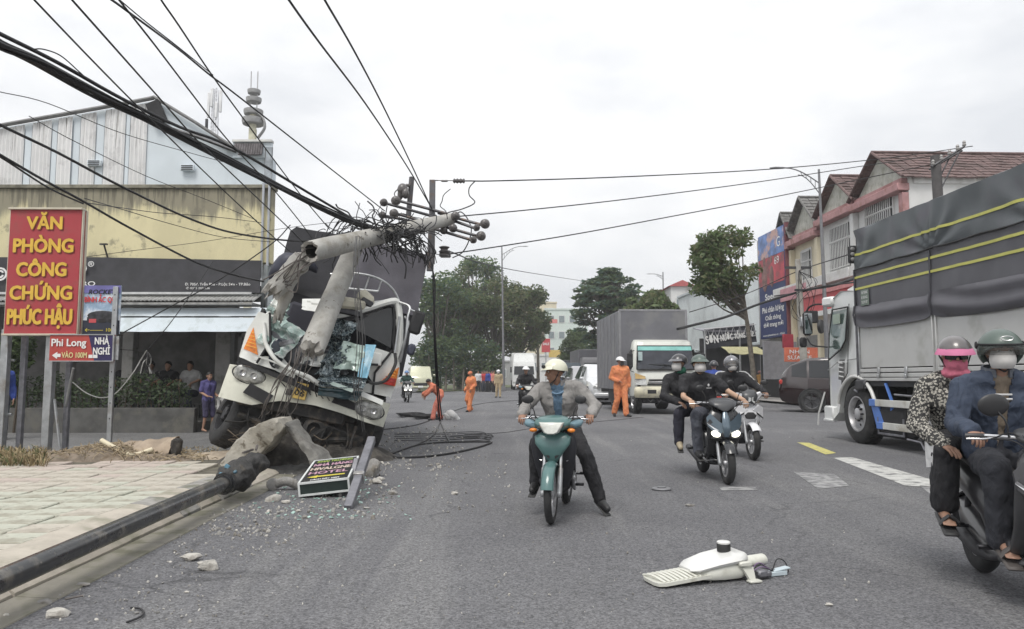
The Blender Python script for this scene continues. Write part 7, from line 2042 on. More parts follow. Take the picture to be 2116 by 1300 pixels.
b=MB();b.tube(smooth_path([V(J['nek'])+V((math.sin(a)*.07,-.02-math.cos(a)*.055,-.02-.05*(1+math.cos(a))))for a in[R(-100+20*i)for i in range(11)]],2),.014,6);b.build("shirt_collar",blue_shirt,p1,60)
for hx in(.03,.055):
 b=MB();b.ell(h1_(.02,-.145,hx),(.02,.006,.01));
b=MB();b.ell(h1_(-.03,-.13,.075),(.035,.02,.018),12,7,F1);b.build("helmet_badge",matt_black,p1,60)
# middle pair on the dark scooter
S2=.92
T2=at_front(1504,1001,0,S2)
steelblue=mk("steel_blue_paint",(.11,.15,.185),.18,.35,var=.1,coat=.8)
motorbike("dark scooter with steel blue nose and twin lit headlights carrying two people",'scooter',T2,0,steelblue,mk("gloss_black",(.02,.021,.024),.25,coat=.4),scale=S2)
J=ride_pose(pel=(-.02,.28,.88),che=(-.14,.16,1.24),nek=(-.16,.10,1.41),hed=(-.165,.06,1.545),face=(0,-1,-.02),shL=(-.36,.14,1.335),elL=(-.41,.0,1.10),wrL=(-.37,-.24,1.055),shR=(.04,.12,1.335),elR=(.22,-.03,1.16),wrR=(.35,-.245,1.055),hipL=(-.12,.26,.87),knL=(-.27,-.14,.86),anL=(-.24,-.06,.38),toL=(-.25,-.24,.33),knR=(.16,-.10,.80),anR=(.14,-.05,.38))
p2,h2_,F2=person("driver in black polo shirt with grey green helmet and white mask on the dark scooter",J,T2,0,S2,.012,top=black_cloth,sleeve=.33,legs=jeans_l,shoe=shoe_b,helmet=('half',hel_g),mask=mask_w,hairm=hair,loose=.012,skinm=mk("fair_skin",(.45,.29,.20),.5,var=.1,vs=9))
b=MB();b.ell(V(J['che'])+V((.085,-.142,.02)),(.014,.004,.02));b.box(V(J['che'])+V((.09,-.138,-.02)),(.07,.006,.008));b.build("chest_logo",mk("logo_pale",(.55,.55,.55),.6),p2,None)
J=ride_pose(pel=(-.06,.62,.93),che=(-.30,.54,1.24),nek=(-.33,.50,1.42),hed=(-.36,.47,1.565),face=(-.8,-.6,-.05),shL=(-.50,.56,1.34),elL=(-.60,.42,1.10),wrL=(-.42,.24,1.02),shR=(-.15,.48,1.34),elR=(-.12,.34,1.12),wrR=(-.16,.24,1.0),hipL=(-.16,.60,.92),knL=(-.42,.28,.86),anL=(-.40,.36,.46),toL=(-.42,.18,.40),hipR=(.06,.60,.92),knR=(.24,.26,.84),anR=(.22,.36,.46),toR=(.22,.18,.41),hdL=((.5,-.8,-.3),(0,-.3,-1),.9))
p3,h3_,F3=person("pillion passenger in black jacket and dark peaked helmet behind the polo shirt driver",J,T2,0,S2,.014,top=black_cloth,legs=cl("dark_navy_legs",(.03,.03,.045)),shoe=shoe_t,helmet=('half',hel_b),mask=mask_w,hairm=hair,peak=mk("grey_peak",(.12,.12,.13),.4,coat=.4))
b=MB();b.ell(h3_(0,.03,-.10),(.085,.08,.07),14,8,F3);b.build("scarf",green_c,p3,60)
# white sports bike
S3=.945
T3=at_front(1557,951,0,S3)
motorbike("white sporty underbone motorbike to the right of the dark scooter",'sport',T3,0,mk("bike_white",(.74,.74,.76),.22,var=.03,coat=.6),scale=S3)
J=ride_pose(pel=(-.02,.30,.90),che=(-.10,.16,1.25),nek=(-.12,.09,1.42),hed=(-.125,.04,1.555),shL=(-.32,.14,1.345),elL=(-.42,-.02,1.17),wrL=(-.345,-.215,1.08),shR=(.10,.14,1.345),elR=(.30,-.02,1.16),wrR=(.345,-.215,1.08),knL=(-.21,-.16,.78),knR=(.21,-.16,.78),toR=(.28,-.12,.33))
p4,h4_,F4=person("rider in black track jacket with white stripes and silver full helmet on the white bike",J,T3,0,S3,.014,top=black_cloth,legs=black_cloth,shoe=shoe_b,helmet=('full',hel_s),mask=mask_w,glove=None,hairm=hair)
for s,S in((-1,'L'),(1,'R')):
 b=MB();P=[V(J['nek'])+V((s*.06,-.03,.0)),V(J['sh'+S])+V((s*.03,-.03,.075)),V(J['sh'+S]).lerp(V(J['el'+S]),.5)+V((s*.065,-.015,.02)),V(J['el'+S])+V((s*.06,-.02,.0))]
 b.tube(smooth_path(P,4),.012,5);b.build("sleeve_stripe",white_c,p4,60)
 # front right scooter with two riders
S4=.90;rz4=R(-11)
T4=V((2.935,4.42,0))
motorbike("dark grey scooter at the right edge carrying a man and a woman",'scooter',T4,rz4,mk("scooter_charcoal",(.055,.055,.06),.3,coat=.5),mk("scooter_grey",(.04,.04,.043),.35,coat=.35),scale=S4,lights=False,mk_=1.55)
J=ride_pose(pel=(-.02,.24,.90),che=(-.05,.14,1.24),nek=(-.05,.07,1.42),hed=(-.05,.02,1.555),face=(-.12,-1,-.06),shL=(-.245,.12,1.33),elL=(-.33,.06,1.08),wrL=(-.335,-.205,1.06),shR=(.155,.12,1.33),elR=(.28,.02,1.1),wrR=(.33,-.2,1.06),knL=(-.20,-.20,.82),anL=(-.15,-.10,.37),toL=(-.17,-.27,.32),knR=(.2,-.2,.8),anR=(.16,-.14,.37),toR=(.16,-.3,.32))
p5,h5_,F5=person("man in navy jacket, grey green open helmet and white mask driving the front scooter",J,T4,rz4,S4,.0105,top=navy_c,legs=navy_d,sandal=mk("grey_slide_sandal",(.09,.08,.075),.6),helmet=('open',hel_g),mask=mask_w,hairm=hair,collar=cl("collar_grey",(.12,.13,.15)),openw=.04,inner=cl("striped_shirt",(.26,.21,.16)),loose=.02,wmul=1.1,skinm=mk("tan_skin_pale",(.36,.21,.15),.5,var=.1,vs=9),visor='short')
b=MB()
for k in range(2):b.tube([V(J['che'])+V((s*.05,-.128-.006*(1-abs(s)),.04-.03*k))for s in(-1,-.5,0,.5,1)],.007,5)
b.build("shirt_stripe",white_c,p5,60)
b=MB();b.tube([h5_(.035*math.cos(a)*1.0,-.142+.0,.095+.014*math.sin(a))for a in[2*math.pi*i/16 for i in range(17)]],.003,5);b.build("helmet_badge",mk("badge_silver",(.6,.6,.6),.3,.8),p5,60)
J=ride_pose(pel=(-.06,.70,.94),che=(-.135,.60,1.23),nek=(-.15,.55,1.42),hed=(-.155,.50,1.552),face=(-.18,-1,-.1),shL=(-.33,.60,1.31),elL=(-.42,.54,1.05),wrL=(-.33,.30,.93),shR=(.04,.58,1.31),elR=(.05,.44,1.1),wrR=(.0,.28,1.05),hipL=(-.15,.68,.93),knL=(-.31,.32,.90),anL=(-.32,.38,.47),toL=(-.35,.20,.42),hipR=(.02,.70,.93),knR=(.24,.34,.86),anR=(.26,.42,.46),toR=(.26,.24,.41),hdL=((.35,-.9,-.35),(.1,-.2,-1),.7))
p6,h6_,F6=person("woman in floral blouse with pink cap brim and pink scarf riding pillion at the right",J,T4,rz4,S4,.0105,top=floral_c,legs=black_cloth,leglen=.93,sandal=mk("black_sandal",(.035,.035,.036),.6),helmet=('half',mk("helmet_grey_red",(.13,.12,.12),.3,.2,var=.25,coat=.5)),hairm=hair,loose=.02,peak=0,wmul=.95)
pinkm=mk("pink_fabric",(.54,.17,.30),.8,var=.1,vs=9);pinkl_=mk("pink_scarf",(.55,.15,.22),.85,var=.2,vs=12)
c6=h6_(0,.012,.02)
shell(c6,F6,(.112,.130,.12),-82,82,72,96,.005,18,6,.2).build("cap_brim",pinkm,p6,60)
b=MB();b.ell(h6_(0,-.005,-.055),(.079,.10,.085),18,10,F6);b.ell(h6_(0,.0,-.13),(.10,.095,.045),16,8,F6);me=remesh(b,.011,3);wrinkle(me,.008,22,3);put("scarf",me,pinkl_,p6,60)
shell(h6_(0,-.004,-.0),F6,(.084,.108,.1),-62,62,74,104,.006,18,5).build("sunglasses",mk("sunglass",(.015,.015,.017),.08,coat=.5),p6,60)
b=MB();b.plate([V(J['knL'])+V((-.10,.1,.04)),V(J['knL'])+V((-.08,-.02,.06)),V(J['knL'])+V((-.09,-.0,-.13)),V(J['knL'])+V((-.105,.07,-.14))],.01);b.build("white_shirt_tail",white_c,p6,None)
# smaller riders behind
def rider_pair(label_b,label_p,kind,px,py,rz,S,col,pose=None,group="motorbikes",**kw):
 T=at_front(px,py,rz,S)
 motorbike(label_b,kind,T,rz,col,scale=S,group=group)
 return person(label_p,pose or ride_pose(),T,rz,S,.02,fine=False,**kw)
rider_pair("dark motorbike half hidden behind the man on the teal bike","rider in black seen behind the ivory helmet man's shoulder",'underbone',1092,862,R(6),1.0,black_plastic,top=black_cloth,legs=black_cloth,shoe=shoe_b,helmet=('half',hel_wh),hairm=hair)
def away(px,py,rz,S):
 g=gd(px,py);return g-Euler((0,0,rz)).to_matrix()@V((0,.63*S,0))
def rider_away(label_b,label_p,kind,px,py,rz,S,col,pose=None,**kw):
 T=away(px,py,rz,S)
 motorbike(label_b,kind,T,rz,col,scale=S)
 return person(label_p,pose or ride_pose(),T,rz,S,.02,fine=False,**kw)
rider_away("motorbike hidden behind the polo shirt driver and ridden by the blue jacket","rider in bright blue jacket with dark helmet seen from behind between the two bikes",'underbone',1484,880,R(172),1.05,black_plastic,top=blue_w,legs=black_cloth,shoe=shoe_b,helmet=('half',hel_b),hairm=hair)
rider_away("motorbike with lit tail lamp under the orange vest rider","rider in orange tan jacket seen from behind left of the maroon car",'underbone',1578,822,R(180),1.05,brown_c,top=tan_c,legs=grey_c,shoe=shoe_b,helmet=('half',mk("helmet_dull_red",(.25,.1,.09),.4)),hairm=hair)
rider_away("small far motorbike left of the orange tan rider","far rider in black and white jacket left of the orange tan rider",'scooter',1560,806,R(180),1.0,white_paint,top=cl("bw_jacket",(.4,.4,.42),stain=(.03,.03,.04),ss=9,st=(.45,.5)),legs=grey_c,shoe=shoe_b,helmet=('half',hel_s),hairm=hair)
rider_away("far motorbike near the grey shutter","far rider in dark clothes by the grey shutter",'underbone',1612,800,R(170),1.0,black_plastic,top=black_cloth,legs=black_cloth,helmet=('half',hel_b),hairm=hair)
rider_away("small motorbike between the blue jacket and the polo driver","far rider in white and black shirt glimpsed left of the blue jacket",'underbone',1462,822,R(180),1.0,black_plastic,top=white_c,legs=black_cloth,helmet=('half',hel_wh),hairm=hair)
rider_pair("white scooter coming out of the side street by the wreck's mirror","scooter rider in green by the wrecked lorry's right side",'scooter',843,832,R(15),1.0,white_paint,top=cl("dark_green_top",(.03,.07,.06)),legs=black_cloth,shoe=shoe_b,helmet=('half',mk("helmet_blue",(.1,.2,.4),.4)),hairm=hair,group="motorbikes")
# people on foot
def walker(px,py,hpx,**k):
 g=gd(px,py);return g,hpx*g.y/FPX/1.72
g,s=walker(1283,861,121)
J=stand_pose(face=(.75,-.65,-.1),che=(.0,-.02,1.29),elL=(-.27,.06,1.12),wrL=(-.13,-.15,1.04),elR=(.27,.06,1.13),wrR=(.25,.02,.88),hipL=(-.1,0,.91),knL=(-.10,-.02,.50),anL=(-.17,.10,.12),toL=(-.19,-.03,.05),knR=(.10,-.10,.5),anR=(.11,-.16,.09),toR=(.20,-.28,.04),hdL=((.8,-.4,-.2),(0,-.2,-1),.9))
person("electric lineman in orange overalls and white hard hat walking before the grey box truck",J,g,R(8),s,.018,top=orange,legs=orange,shoe=shoe_b,helmet=('hard',hel_wh),mask=mk("dark_scarf",(.08,.07,.07),.8),hairm=hair,loose=.022,fine=True,wmul=1.08)
b=MB()
g,s=walker(973,851,82)
J=stand_pose(face=(.5,.8,-.1),che=(.0,-.06,1.27),hed=(.02,-.04,1.58),knL=(-.12,-.12,.5),anL=(-.16,.12,.12),toL=(-.18,.0,.05),knR=(.1,-.1,.5),anR=(.1,-.18,.09),toR=(.12,-.32,.04),wrR=(.25,-.2,.95),wrL=(-.27,-.1,.92))
person("worker in orange rain hood and overalls walking left on the road",J,g,R(-50),s*1.02,.018,top=orange,legs=orange,shoe=shoe_b,loose=.03,fine=False,hairm=mk("orange_hood",(.6,.2,.1),.8),wmul=1.1)
g,s=walker(905,868,84)
J=stand_pose(pel=(0,.08,.92),che=(0,-.16,1.2),nek=(0,-.26,1.33),hed=(0,-.36,1.41),face=(0,-.75,-.6),shL=(-.185,-.2,1.27),elL=(-.22,-.38,1.08),wrL=(-.2,-.55,.98),shR=(.185,-.2,1.27),elR=(.22,-.36,1.05),wrR=(.18,-.5,.92),hipL=(-.1,.06,.9),hipR=(.1,.06,.9),knL=(-.12,.0,.5),anL=(-.14,.12,.09),toL=(-.15,-.03,.04),knR=(.12,-.12,.5),anR=(.13,-.2,.09),toR=(.13,-.34,.04))
person("worker in pinkish orange overalls bending towards the cable coils behind the wreck",J,g,R(-80),s*1.12,.018,top=cl("faded_orange",(.62,.2,.12)),legs=cl("faded_orange_legs",(.6,.2,.15)),shoe=shoe_b,loose=.025,fine=False,hairm=hair)
b=MB();b.tube(smooth_path([(-.1,0,.02),(0,.05,.16),(.15,0,.12),(.3,.05,.02)],4),[.03,.12,.14,.1,.12,.13,.12,.1,.09,.07,.06,.05,.02],8);tag(crumple(b,.05,6,3).build("plastic_bag",mk("plastic_film",(.6,.6,.6),.4,alpha=.7),None,50,loc=gd(928,868)),"white plastic bag lying right of the bending worker","plastic bag")
g,s=walker(1030,822,57)
person("traffic policeman in khaki uniform standing by the far kerb",stand_pose(anL=(-.14,.05,.09),toL=(-.16,-.1,.04),anR=(.13,-.08,.09),toR=(.15,-.22,.04)),g,R(-15),s,.02,top=khaki,legs=khaki,shoe=shoe_b,helmet=('half',hel_wh),hairm=hair,fine=False,mask=mask_w)
g,s=walker(966,806,44);person("onlooker in dark jacket with white helmet behind the hooded worker",stand_pose(),g,0,s,.024,top=black_cloth,legs=black_cloth,shoe=shoe_b,helmet=('half',hel_wh),hairm=hair,fine=False)
crowd=[(997,803,pink_c,"onlooker in pink top at the left end of the crowd"),(1004,802,grey_c,"onlooker in grey in front of the pink tops"),(1012,801,cl("maroon_cloth",(.25,.04,.06)),"onlooker in maroon shirt behind the policeman's shoulder"),(1020,803,cl("coral_cloth",(.6,.25,.18)),"onlooker in coral orange left of the policeman"),(1001,799,red_c,"tall onlooker in red under the trees"),(1016,799,cl("hot_pink",(.6,.08,.2)),"onlooker in hot pink at the crowd's right end"),(988,802,white_c,"onlooker in white beside the pink crowd"),(1008,806,blue_w,"onlooker in blue squatting before the crowd")]
for px,py,m_,lab in crowd:
 Yc=66+(px*7%5);person(lab,stand_pose(),(pt(px,780,Yc).x,Yc,0),R(rg.uniform(-60,60)),1.1,.026,"crowd under the trees",top=m_,legs=jeans if px%2 else black_cloth,shoe=shoe_b,hairm=hair,fine=False)
g=gd(428,893);s=(893-770)*g.y/FPX/1.72
J=stand_pose(face=(.9,-.25,-.1),knL=(-.1,-.04,.5),anL=(-.1,.06,.09),toL=(-.1,-.08,.04),anR=(.12,-.12,.09),toR=(.12,-.27,.04),knR=(.1,-.1,.5),elL=(-.22,.06,1.14),wrL=(-.17,-.18,1.02),elR=(.22,.06,1.14),wrR=(.15,-.2,1.03),face_=0,hdL=((.2,-1,0),(0,0,-1),.6),hdR=((-.2,-1,0),(0,0,-1),.6))
J['face']=(0,-1,-.15)
person("barefoot boy in purple shirt and shorts standing before the shop's low wall",J,g,R(62),s,.016,top=purple,sleeve=.38,legs=cl("dark_purple_shorts",(.05,.045,.09)),leglen=.52,hairm=hair,shirt_low=True)
sit=dict(knL=(-.16,-.40,.62),anL=(-.16,-.36,.16),toL=(-.16,-.5,.1),knR=(.16,-.40,.62),anR=(.16,-.36,.16),toR=(.16,-.5,.1),wrL=(-.15,-.3,.85),wrR=(.15,-.3,.85),elL=(-.26,-.05,.95),elR=(.26,-.05,.95),pel=(0,0,.62),che=(0,-.05,1.0),nek=(0,-.05,1.16),hed=(0,-.09,1.29),shL=(-.18,-.04,1.1),shR=(.18,-.04,1.1),hipL=(-.1,0,.6),hipR=(.1,0,.6))
for px,m_,lab in((262,black_cloth,"dim seated customer in the shop nearest the sign post"),(316,cl("patterned_dark",(.2,.19,.19),stain=(.03,.03,.03),ss=9,st=(.45,.55)),"seated customer in dark patterned shirt behind the hedge"),(351,black_cloth,"seated customer in black in the middle of the shop"),(397,cl("pale_tee",(.4,.4,.4)),"seated customer in pale tee shirt before the pale panel")):
 pw=pt(px,755,19.6);person(lab,stand_pose(**sit),(pw.x,19.6,.24),R(rg.uniform(-20,20)),1.02,.022,"customers sitting in the shop",top=m_,sleeve=.38,legs=jeans,sandal=None,hairm=hair,fine=False)
 st_=thing("stool","plastic stool under the "+lab.replace("dim ","").replace("seated ",""),"stool",(pw.x,19.65,.21),0,"stools in the shop");b=MB();b.box((0,0,.36),(.36,.36,.04),.01);b.build("seat",grey_plaster,st_)
 for sx in(-1,1):
  for sy in(-1,1):b=MB();b.tube([(sx*.16,sy*.16,0),(sx*.14,sy*.14,.35)],.015,6);b.build("leg",dark_metal,st_)
g=gd(-6,925,.1)
person("person in blue shirt cut off by the left edge behind the sign posts",stand_pose(),pt(-4,880,15.5)*1.0-V((0,0,pt(-4,880,15.5).z)),R(40),.95,.02,top=blue_w,legs=jeans,shoe=shoe_b,hairm=hair,fine=False)
# THE TARP TRUCK ON THE RIGHT
TH=math.asin(.0355)
tk=thing("tarp_truck","white truck with dark grey tarpaulin sides and yellow stripes on the right","truck",(6.62,14.5,0),TH)
tarp_g=mk("slate_tarp",(.088,.10,.108),.48,var=.1,vs=1.2,bump=.002,bs=60,stain=(.1,.1,.115),ss=1.2)
tarp_p=mk("plum_tarp",(.082,.082,.094),.48,var=.1,vs=1.2,bump=.002,bs=60)
yel_s=mk("yellow_stripe",(.52,.51,.13),.55,var=.08,vs=5)
panel_w=mk("cargo_panel",(.50,.50,.49),.45,var=.04,vs=2,stain=(.4,.4,.38),ss=1.5)
rail_m=mk("aluminium_rail",(.55,.55,.54),.4,.3,var=.06)
PL,YB0=2.45,-.18
nP=4
def tarp_y(y,z,flap=False):
 """outward bulge (towards -x) of the sheet"""
 u=((YB0-y)/PL)%1.0
 e=.03*noise.noise(V((y*.9,z*1.4,3)))+.016*noise.noise(V((y*4,z*2,7)))
 d=min(u,1-u)*PL
 if z>3.25:
  for yt,k in((YB0-PL,1),(YB0-.02,.6),(YB0-2*PL,1)):
   dy,dz=y-yt,z-3.3
   rr=math.hypot(dy,dz*.9)
   e+=k*.04*math.exp(-rr*1.3)*math.sin(math.atan2(dz+.04,dy+1e-4)*11+1)
  if u<.55:e+=.034*math.sin((z-3.3)*9+(YB0-y)*3.4)*math.exp(-(YB0-y)*.9)if YB0-y<1.7 else 0
 return e
for k,(z0,z1,m_,nz_,off)in enumerate(((3.31,4.08,tarp_g,18,0),(2.55,3.30,tarp_p,14,.012))):
 b=MB();rows=[];ny=150
 for i in range(ny+1):
  y=YB0-nP*PL*i/ny;c=[]
  for j in range(nz_+1):
   z=z0+(z1-z0)*j/nz_
   c.append(V((-.02-off-tarp_y(y,z),y,z)))
  if k==0:c+=[V((.25,y,z1+.1)),V((1.2,y,z1+.17)),V((2.2,y,z1+.1)),V((2.42,y,z1-.05)),V((2.42,y,z0))]
  else:c+=[V((.0,y,z1)),V((.0,y,z0))]
  rows.append(c)
 b.loft(rows);b.build("tarp_sheet",m_,tk,60)
b=MB();rows=[]
for i in range(131):
 y=YB0-nP*PL*i/130;u=(YB0-y)%PL;c=[]
 tie=math.exp(-((min(u,PL-u))/.12)**2)
 for j in range(9):
  v=j/8;z=2.62-.42*v+.05*tie*v-.03*math.sin(u/PL*math.pi)*v
  bul=(.05*math.sin(v*math.pi*1.0)+.028*math.sin(v*9+y*1.3+.8*math.sin(y*2.1))*(1-.7*tie))*(1-.6*tie)
  c.append(V((-.045-bul,y,z)))
 rows.append(c+[p+V((.012,0,0))for p in reversed(c)])
b.loft(rows);b.build("tarp_skirt",mk("skirt_tarp",(.088,.086,.10),.5,var=.1,vs=2,bump=.002,bs=50),tk,60)
for z in(3.60,3.16,2.94):
 b=MB();rows=[]
 for i in range(121):
  y=YB0-.01-nP*PL*i/120
  x=-.028-(tarp_y(y,z)if z>3.3 else.012+tarp_y(y,z))
  rows.append([V((x-.006,y,z-.021)),V((x-.006,y,z+.021)),V((x+.004,y,z+.021)),V((x+.004,y,z-.021))])
 b.loft(rows);b.build("yellow_stripe",yel_s,tk,60)
b=MB();b.tube([(-.05,YB0-nP*PL*i/60,3.305+.008*math.sin(i*.9))for i in range(61)],.016,6);b.build("tie_rope",matt_black,tk)
for k in range(nP+1):
 b=MB();b.box((-.045,YB0-PL*k,2.9),(.03,.03,.78),.008);b.tube([(-.06,YB0-PL*k,2.62),(-.09,YB0-PL*k,2.45),(-.05,YB0-PL*k,2.25)],.02,6);b.build("seam_strap",mk("strap_dark",(.05,.05,.06),.7),tk)
tb=MB();tb.box((-.048,YB0-.38,2.75),(.012,.28,.3));tbo=tb.build("info_plate",mk("plate_green_grey",(.16,.2,.17),.6),tk,None)
for i,tx in enumerate(("TẢI TRỌNG","8.150 KG","TLCP 15T")):
 lettering(tx,MATS["white_lettering"],tbo,(-.056,YB0-.38,2.84-.09*i),.05,.22,.01,(math.pi/2,0,-math.pi/2),.001)
for k in range(nP):
 ya,yb=YB0-PL*k-.06,YB0-PL*(k+1)+.06
 b=MB();b.box((.02,(ya+yb)/2,1.84),(.05,ya-yb,.80),.006);p_=b.build("side_panel",panel_w,tk)
 b=MB()
 for z in(1.385,1.30,1.225):b.box((.0,(ya+yb)/2,z),(.06,ya-yb,.07 if z!=1.225 else.06),.008)
 b.build("bottom_rail",rail_m,tk)
 for q in(.3,.68):
  b=MB();yy=ya+(yb-ya)*q;b.box((-.045,yy,1.36),(.03,.07,.16),.008);b.box((-.06,yy,1.28),(.03,.05,.07),.008);b.build("latch",steel,tk)
for k in range(nP+1):
 b=MB();y=YB0-PL*k
 for d in(-.045,.045):b.box((.0,y+d,1.75),(.07,.03,1.06),.006)
 b.box((.03,y,1.75),(.05,.06,1.06));b.build("post",rail_m if k else steel,tk)
b=MB();b.box((1.2,YB0-nP*PL/2,1.15),(2.36,nP*PL,.1));b.box((.7,YB0-nP*PL/2+.8,.95),(.1,nP*PL,.26));b.box((1.7,YB0-nP*PL/2+.8,.95),(.1,nP*PL,.26));b.box((1.2,YB0+.0,2.6),(2.34,.06,2.9));b.box((1.2,YB0-nP*PL+.02,2.6),(2.3,.05,2.9));b.box((2.4,YB0-nP*PL/2,1.8),(.06,nP*PL,1.2))
b.build("chassis",mk("chassis_dark",(.03,.03,.034),.7),tk,None)
b=MB();b.box((-.02,YB0-.1,1.12),(.12,.35,.2),.03);b.box((-.02,YB0-.2,1.06),(.1,.2,.04),.01);b.build("corner_bracket",dark_metal,tk)
blue_p=mk("guard_blue",(.09,.2,.55),.45,var=.08)
for z0,y0,x0 in((.80,-.62,-.05),(.40,-.86,-.05)):
 b=MB();b.box((x0,y0-1.75,z0),(.035,3.5,.125),.01);g_=b.build("guard_rail",mk("guard_white",(.6,.6,.57),.5,stain=(.4,.38,.33),ss=2),tk)
 for q in(0,1.62,3.2):
  b=MB();b.box((x0-.004,y0-.08-q,z0),(.036,.22,.128),.01);b.build("blue_band",blue_p,g_)
b=MB();b.plate([(-.04,-.56,.86),(-.04,-.80,.86),(-.04,-1.08,.34),(-.04,-.80,.34)],.03);b.build("guard_end",blue_p,tk,None)
for y in(-1.2,-3.0):
 b=MB();b.tube([(.0,y+.12,1.15),(.0,y-.05,.86),(.0,y-.05,.34)],.03,6);b.build("guard_hanger",blue_p,tk)
b=MB();b.box((.12,-1.25,.46),(.3,.82,.52),.05);bt_=b.build("tool_box",matt_black,tk)
b=MB();b.box((-.035,-1.25,.26),(.02,.86,.04),.008);b.box((-.035,-.84,.4),(.02,.03,.3));b.box((-.035,-1.66,.4),(.02,.03,.3));b.build("box_frame",steel_d,bt_)
b=MB();b.lathe([(.001,-.5),(.26,-.5),(.28,-.46),(.28,.46),(.26,.5),(.001,.5)],20,Matrix.Translation((.4,-2.6,.72))@Euler((R(90),0,0)).to_matrix().to_4x4());b.build("fuel_tank",dark_metal,tk)
b=MB();b.tube([(-.02,-1.4,.96),(.0,-2.4,.93)],.02,6);b.tube([(-.03,-1.75,.22),(-.03,-2.15,.2),(-.03,-2.25,.08)],.018,6);b.build("brake_rod",steel_d,tk)
cabw=mk("truck_cab_white",(.70,.71,.70),.28,var=.03,coat=.5,stain=(.55,.55,.52),ss=2,st=(.55,.85))
truck_wheel(tk,(.16,.0,.565),.565,.34,-1,mk("wheel_silver",(.5,.5,.51),.38,.7,var=.12,vs=6))
truck_wheel(tk,(2.2,.0,.565),.565,.34,1)
for y in(-6.2,-7.5):
 truck_wheel(tk,(.18,y,.565),.565,.4,-1);truck_wheel(tk,(2.2,y,.565),.565,.4,1)
arch=[(.73*math.cos(R(a)),.565+.70*math.sin(R(a)))for a in range(12,179,12)]
side=[(-.12,1.14),(-.12,2.72),(.0,2.95),(.75,3.02),(1.1,2.9),(1.34,2.35),(1.48,1.75),(1.52,1.2),(1.50,.42),(1.10,.36),(.78,.55)]
arc2=[p for p in arch if p[0]>-.13]
poly=side+arc2+[(-.12,1.20)]
Mx=Matrix(((0,0,1,.05),(1,0,0,0),(0,1,0,0),(0,0,0,1)))
def loftcab():
 rings=[]
 for x,sc in((.10,.0),(.045,.012),(.03,.04)):pass
 b=MB();n=len(poly);rings=[]
 cy,cz=.7,1.8
 for x,k in((.05,.985),(.02,.997),(.06,1.0),(1.2,1.0),(2.34,1.0),(2.38,.99)):
  rings.append([V((x+(.10*max(0,(z-1.7))/1.3)*(1 if x<1.2 else-1)+(.16*max(0,y-1.1)/.4)*(1 if x<1.2 else(-1 if x>1.2 else 0)),cy+(y-cy)*k,cz+(z-cz)*k))for y,z in poly])
 b.loft(rings);return b
loftcab().build("cab",cabw,tk,35)
def cabx(y,z):return.02+.10*max(0,(z-1.7))/1.3+.16*max(0,y-1.1)/.4
def cab_plate(pts,mat,name,th=.012,par=None):
 b=MB();b.plate([(cabx(y,z)-.008,y,z)for y,z in pts],th);return b.build(name,mat,par or tk,None)
win_g=mk("cab_window",(.10,.14,.13),.06,var=.25,vs=2.5,coat=.6)
dw=cab_plate([(.40,2.62),(.44,2.02),(.60,1.86),(1.24,1.66),(1.22,2.2),(1.02,2.62)],win_g,"door_window")
b=MB()
P=[(.38,2.66),(.42,2.0),(.60,1.82),(1.28,1.62),(1.26,2.2),(1.04,2.66),(.38,2.66)]
b.tube([(cabx(y,z)-.012,y,z)for y,z in P],.016,6);b.build("window_seal",matt_black,dw)
b=MB();b.box((cabx(.85,2.3)-.02,.8,2.45),(.012,.3,.2));b.build("window_sticker",mk("sticker_green",(.3,.36,.3),.6),dw,None)
b=MB();P=[(.34,2.72),(.34,1.35),(.5,1.22)];b.tube([(cabx(y,z)-.006,y,z)for y,z in P],.008,5);P=[(1.36,1.6),(1.36,.62)];b.tube([(cabx(y,z)-.006,y,z)for y,z in P],.008,5)
b.tube([(cabx(y,z)-.006,y,z)for y,z in((-.1,1.62),(.34,1.6))],.006,5);b.build("door_gap",matt_black,tk)
b=MB();b.tube([(cabx(y,z)-.012,y,z)for y,z in((.36,1.56),(.7,1.58),(1.45,1.42))],.02,6,flat=.5);b.build("crease",cabw,tk)
vt=cab_plate([(.46,1.62),(.50,1.18),(.74,1.22),(.66,1.62)],mk("vent_grey",(.12,.12,.12),.5),"air_vent")
for i in range(4):
 b=MB();z=1.27+.09*i;b.tube([(cabx(.5,z)-.02,.50,z),(cabx(.5,z)-.024,.66,z+.015)],.018,6);b.build("vent_ring",rail_m,vt)
b=MB();b.tube([(cabx(.75,z)-.03,y,z)for y,z in[(.745*math.cos(R(a)),.565+.715*math.sin(R(a)))for a in range(14,172,8)]],.035,8);b.build("wheel_arch",mk("arch_white",(.62,.62,.6),.35),tk)
b=MB();b.box((.9,.1,.95),(1.6,1.4,.6));b.build("wheel_well",matt_black,tk,None)
b=MB();b.box((.08,1.24,.52),(.14,.4,.3),.03);b.box((.05,1.22,.38),(.16,.34,.05),.01);b.build("step",cabw,tk)
b=MB();b.tube([(.12,1.6,.95),(-.02,1.62,.5),(-.05,1.6,.25)],.018,6);b.build("pole_stay",rail_m,tk)
b=MB();b.tube(smooth_path([(.12,1.2,2.78),(-.05,1.55,2.82),(-.16,1.72,2.7),(-.18,1.74,2.3)],4),.02,6);b.tube(smooth_path([(.12,1.4,1.9),(-.1,1.62,1.95),(-.17,1.72,2.1)],4),.018,6)
mbk=b.build("mirror_arm",matt_black,tk)
b=MB();b.box((-.16,1.72,2.42),(.2,.12,.52),.05);m1=b.build("mirror",matt_black,tk);b=MB();b.box((-.16,1.655,2.42),(.16,.012,.44));b.build("mirror_glass",glass_mirror,m1,None)
b=MB();b.box((-.22,1.82,2.02),(.16,.1,.22),.04);b.build("mirror",matt_black,tk)
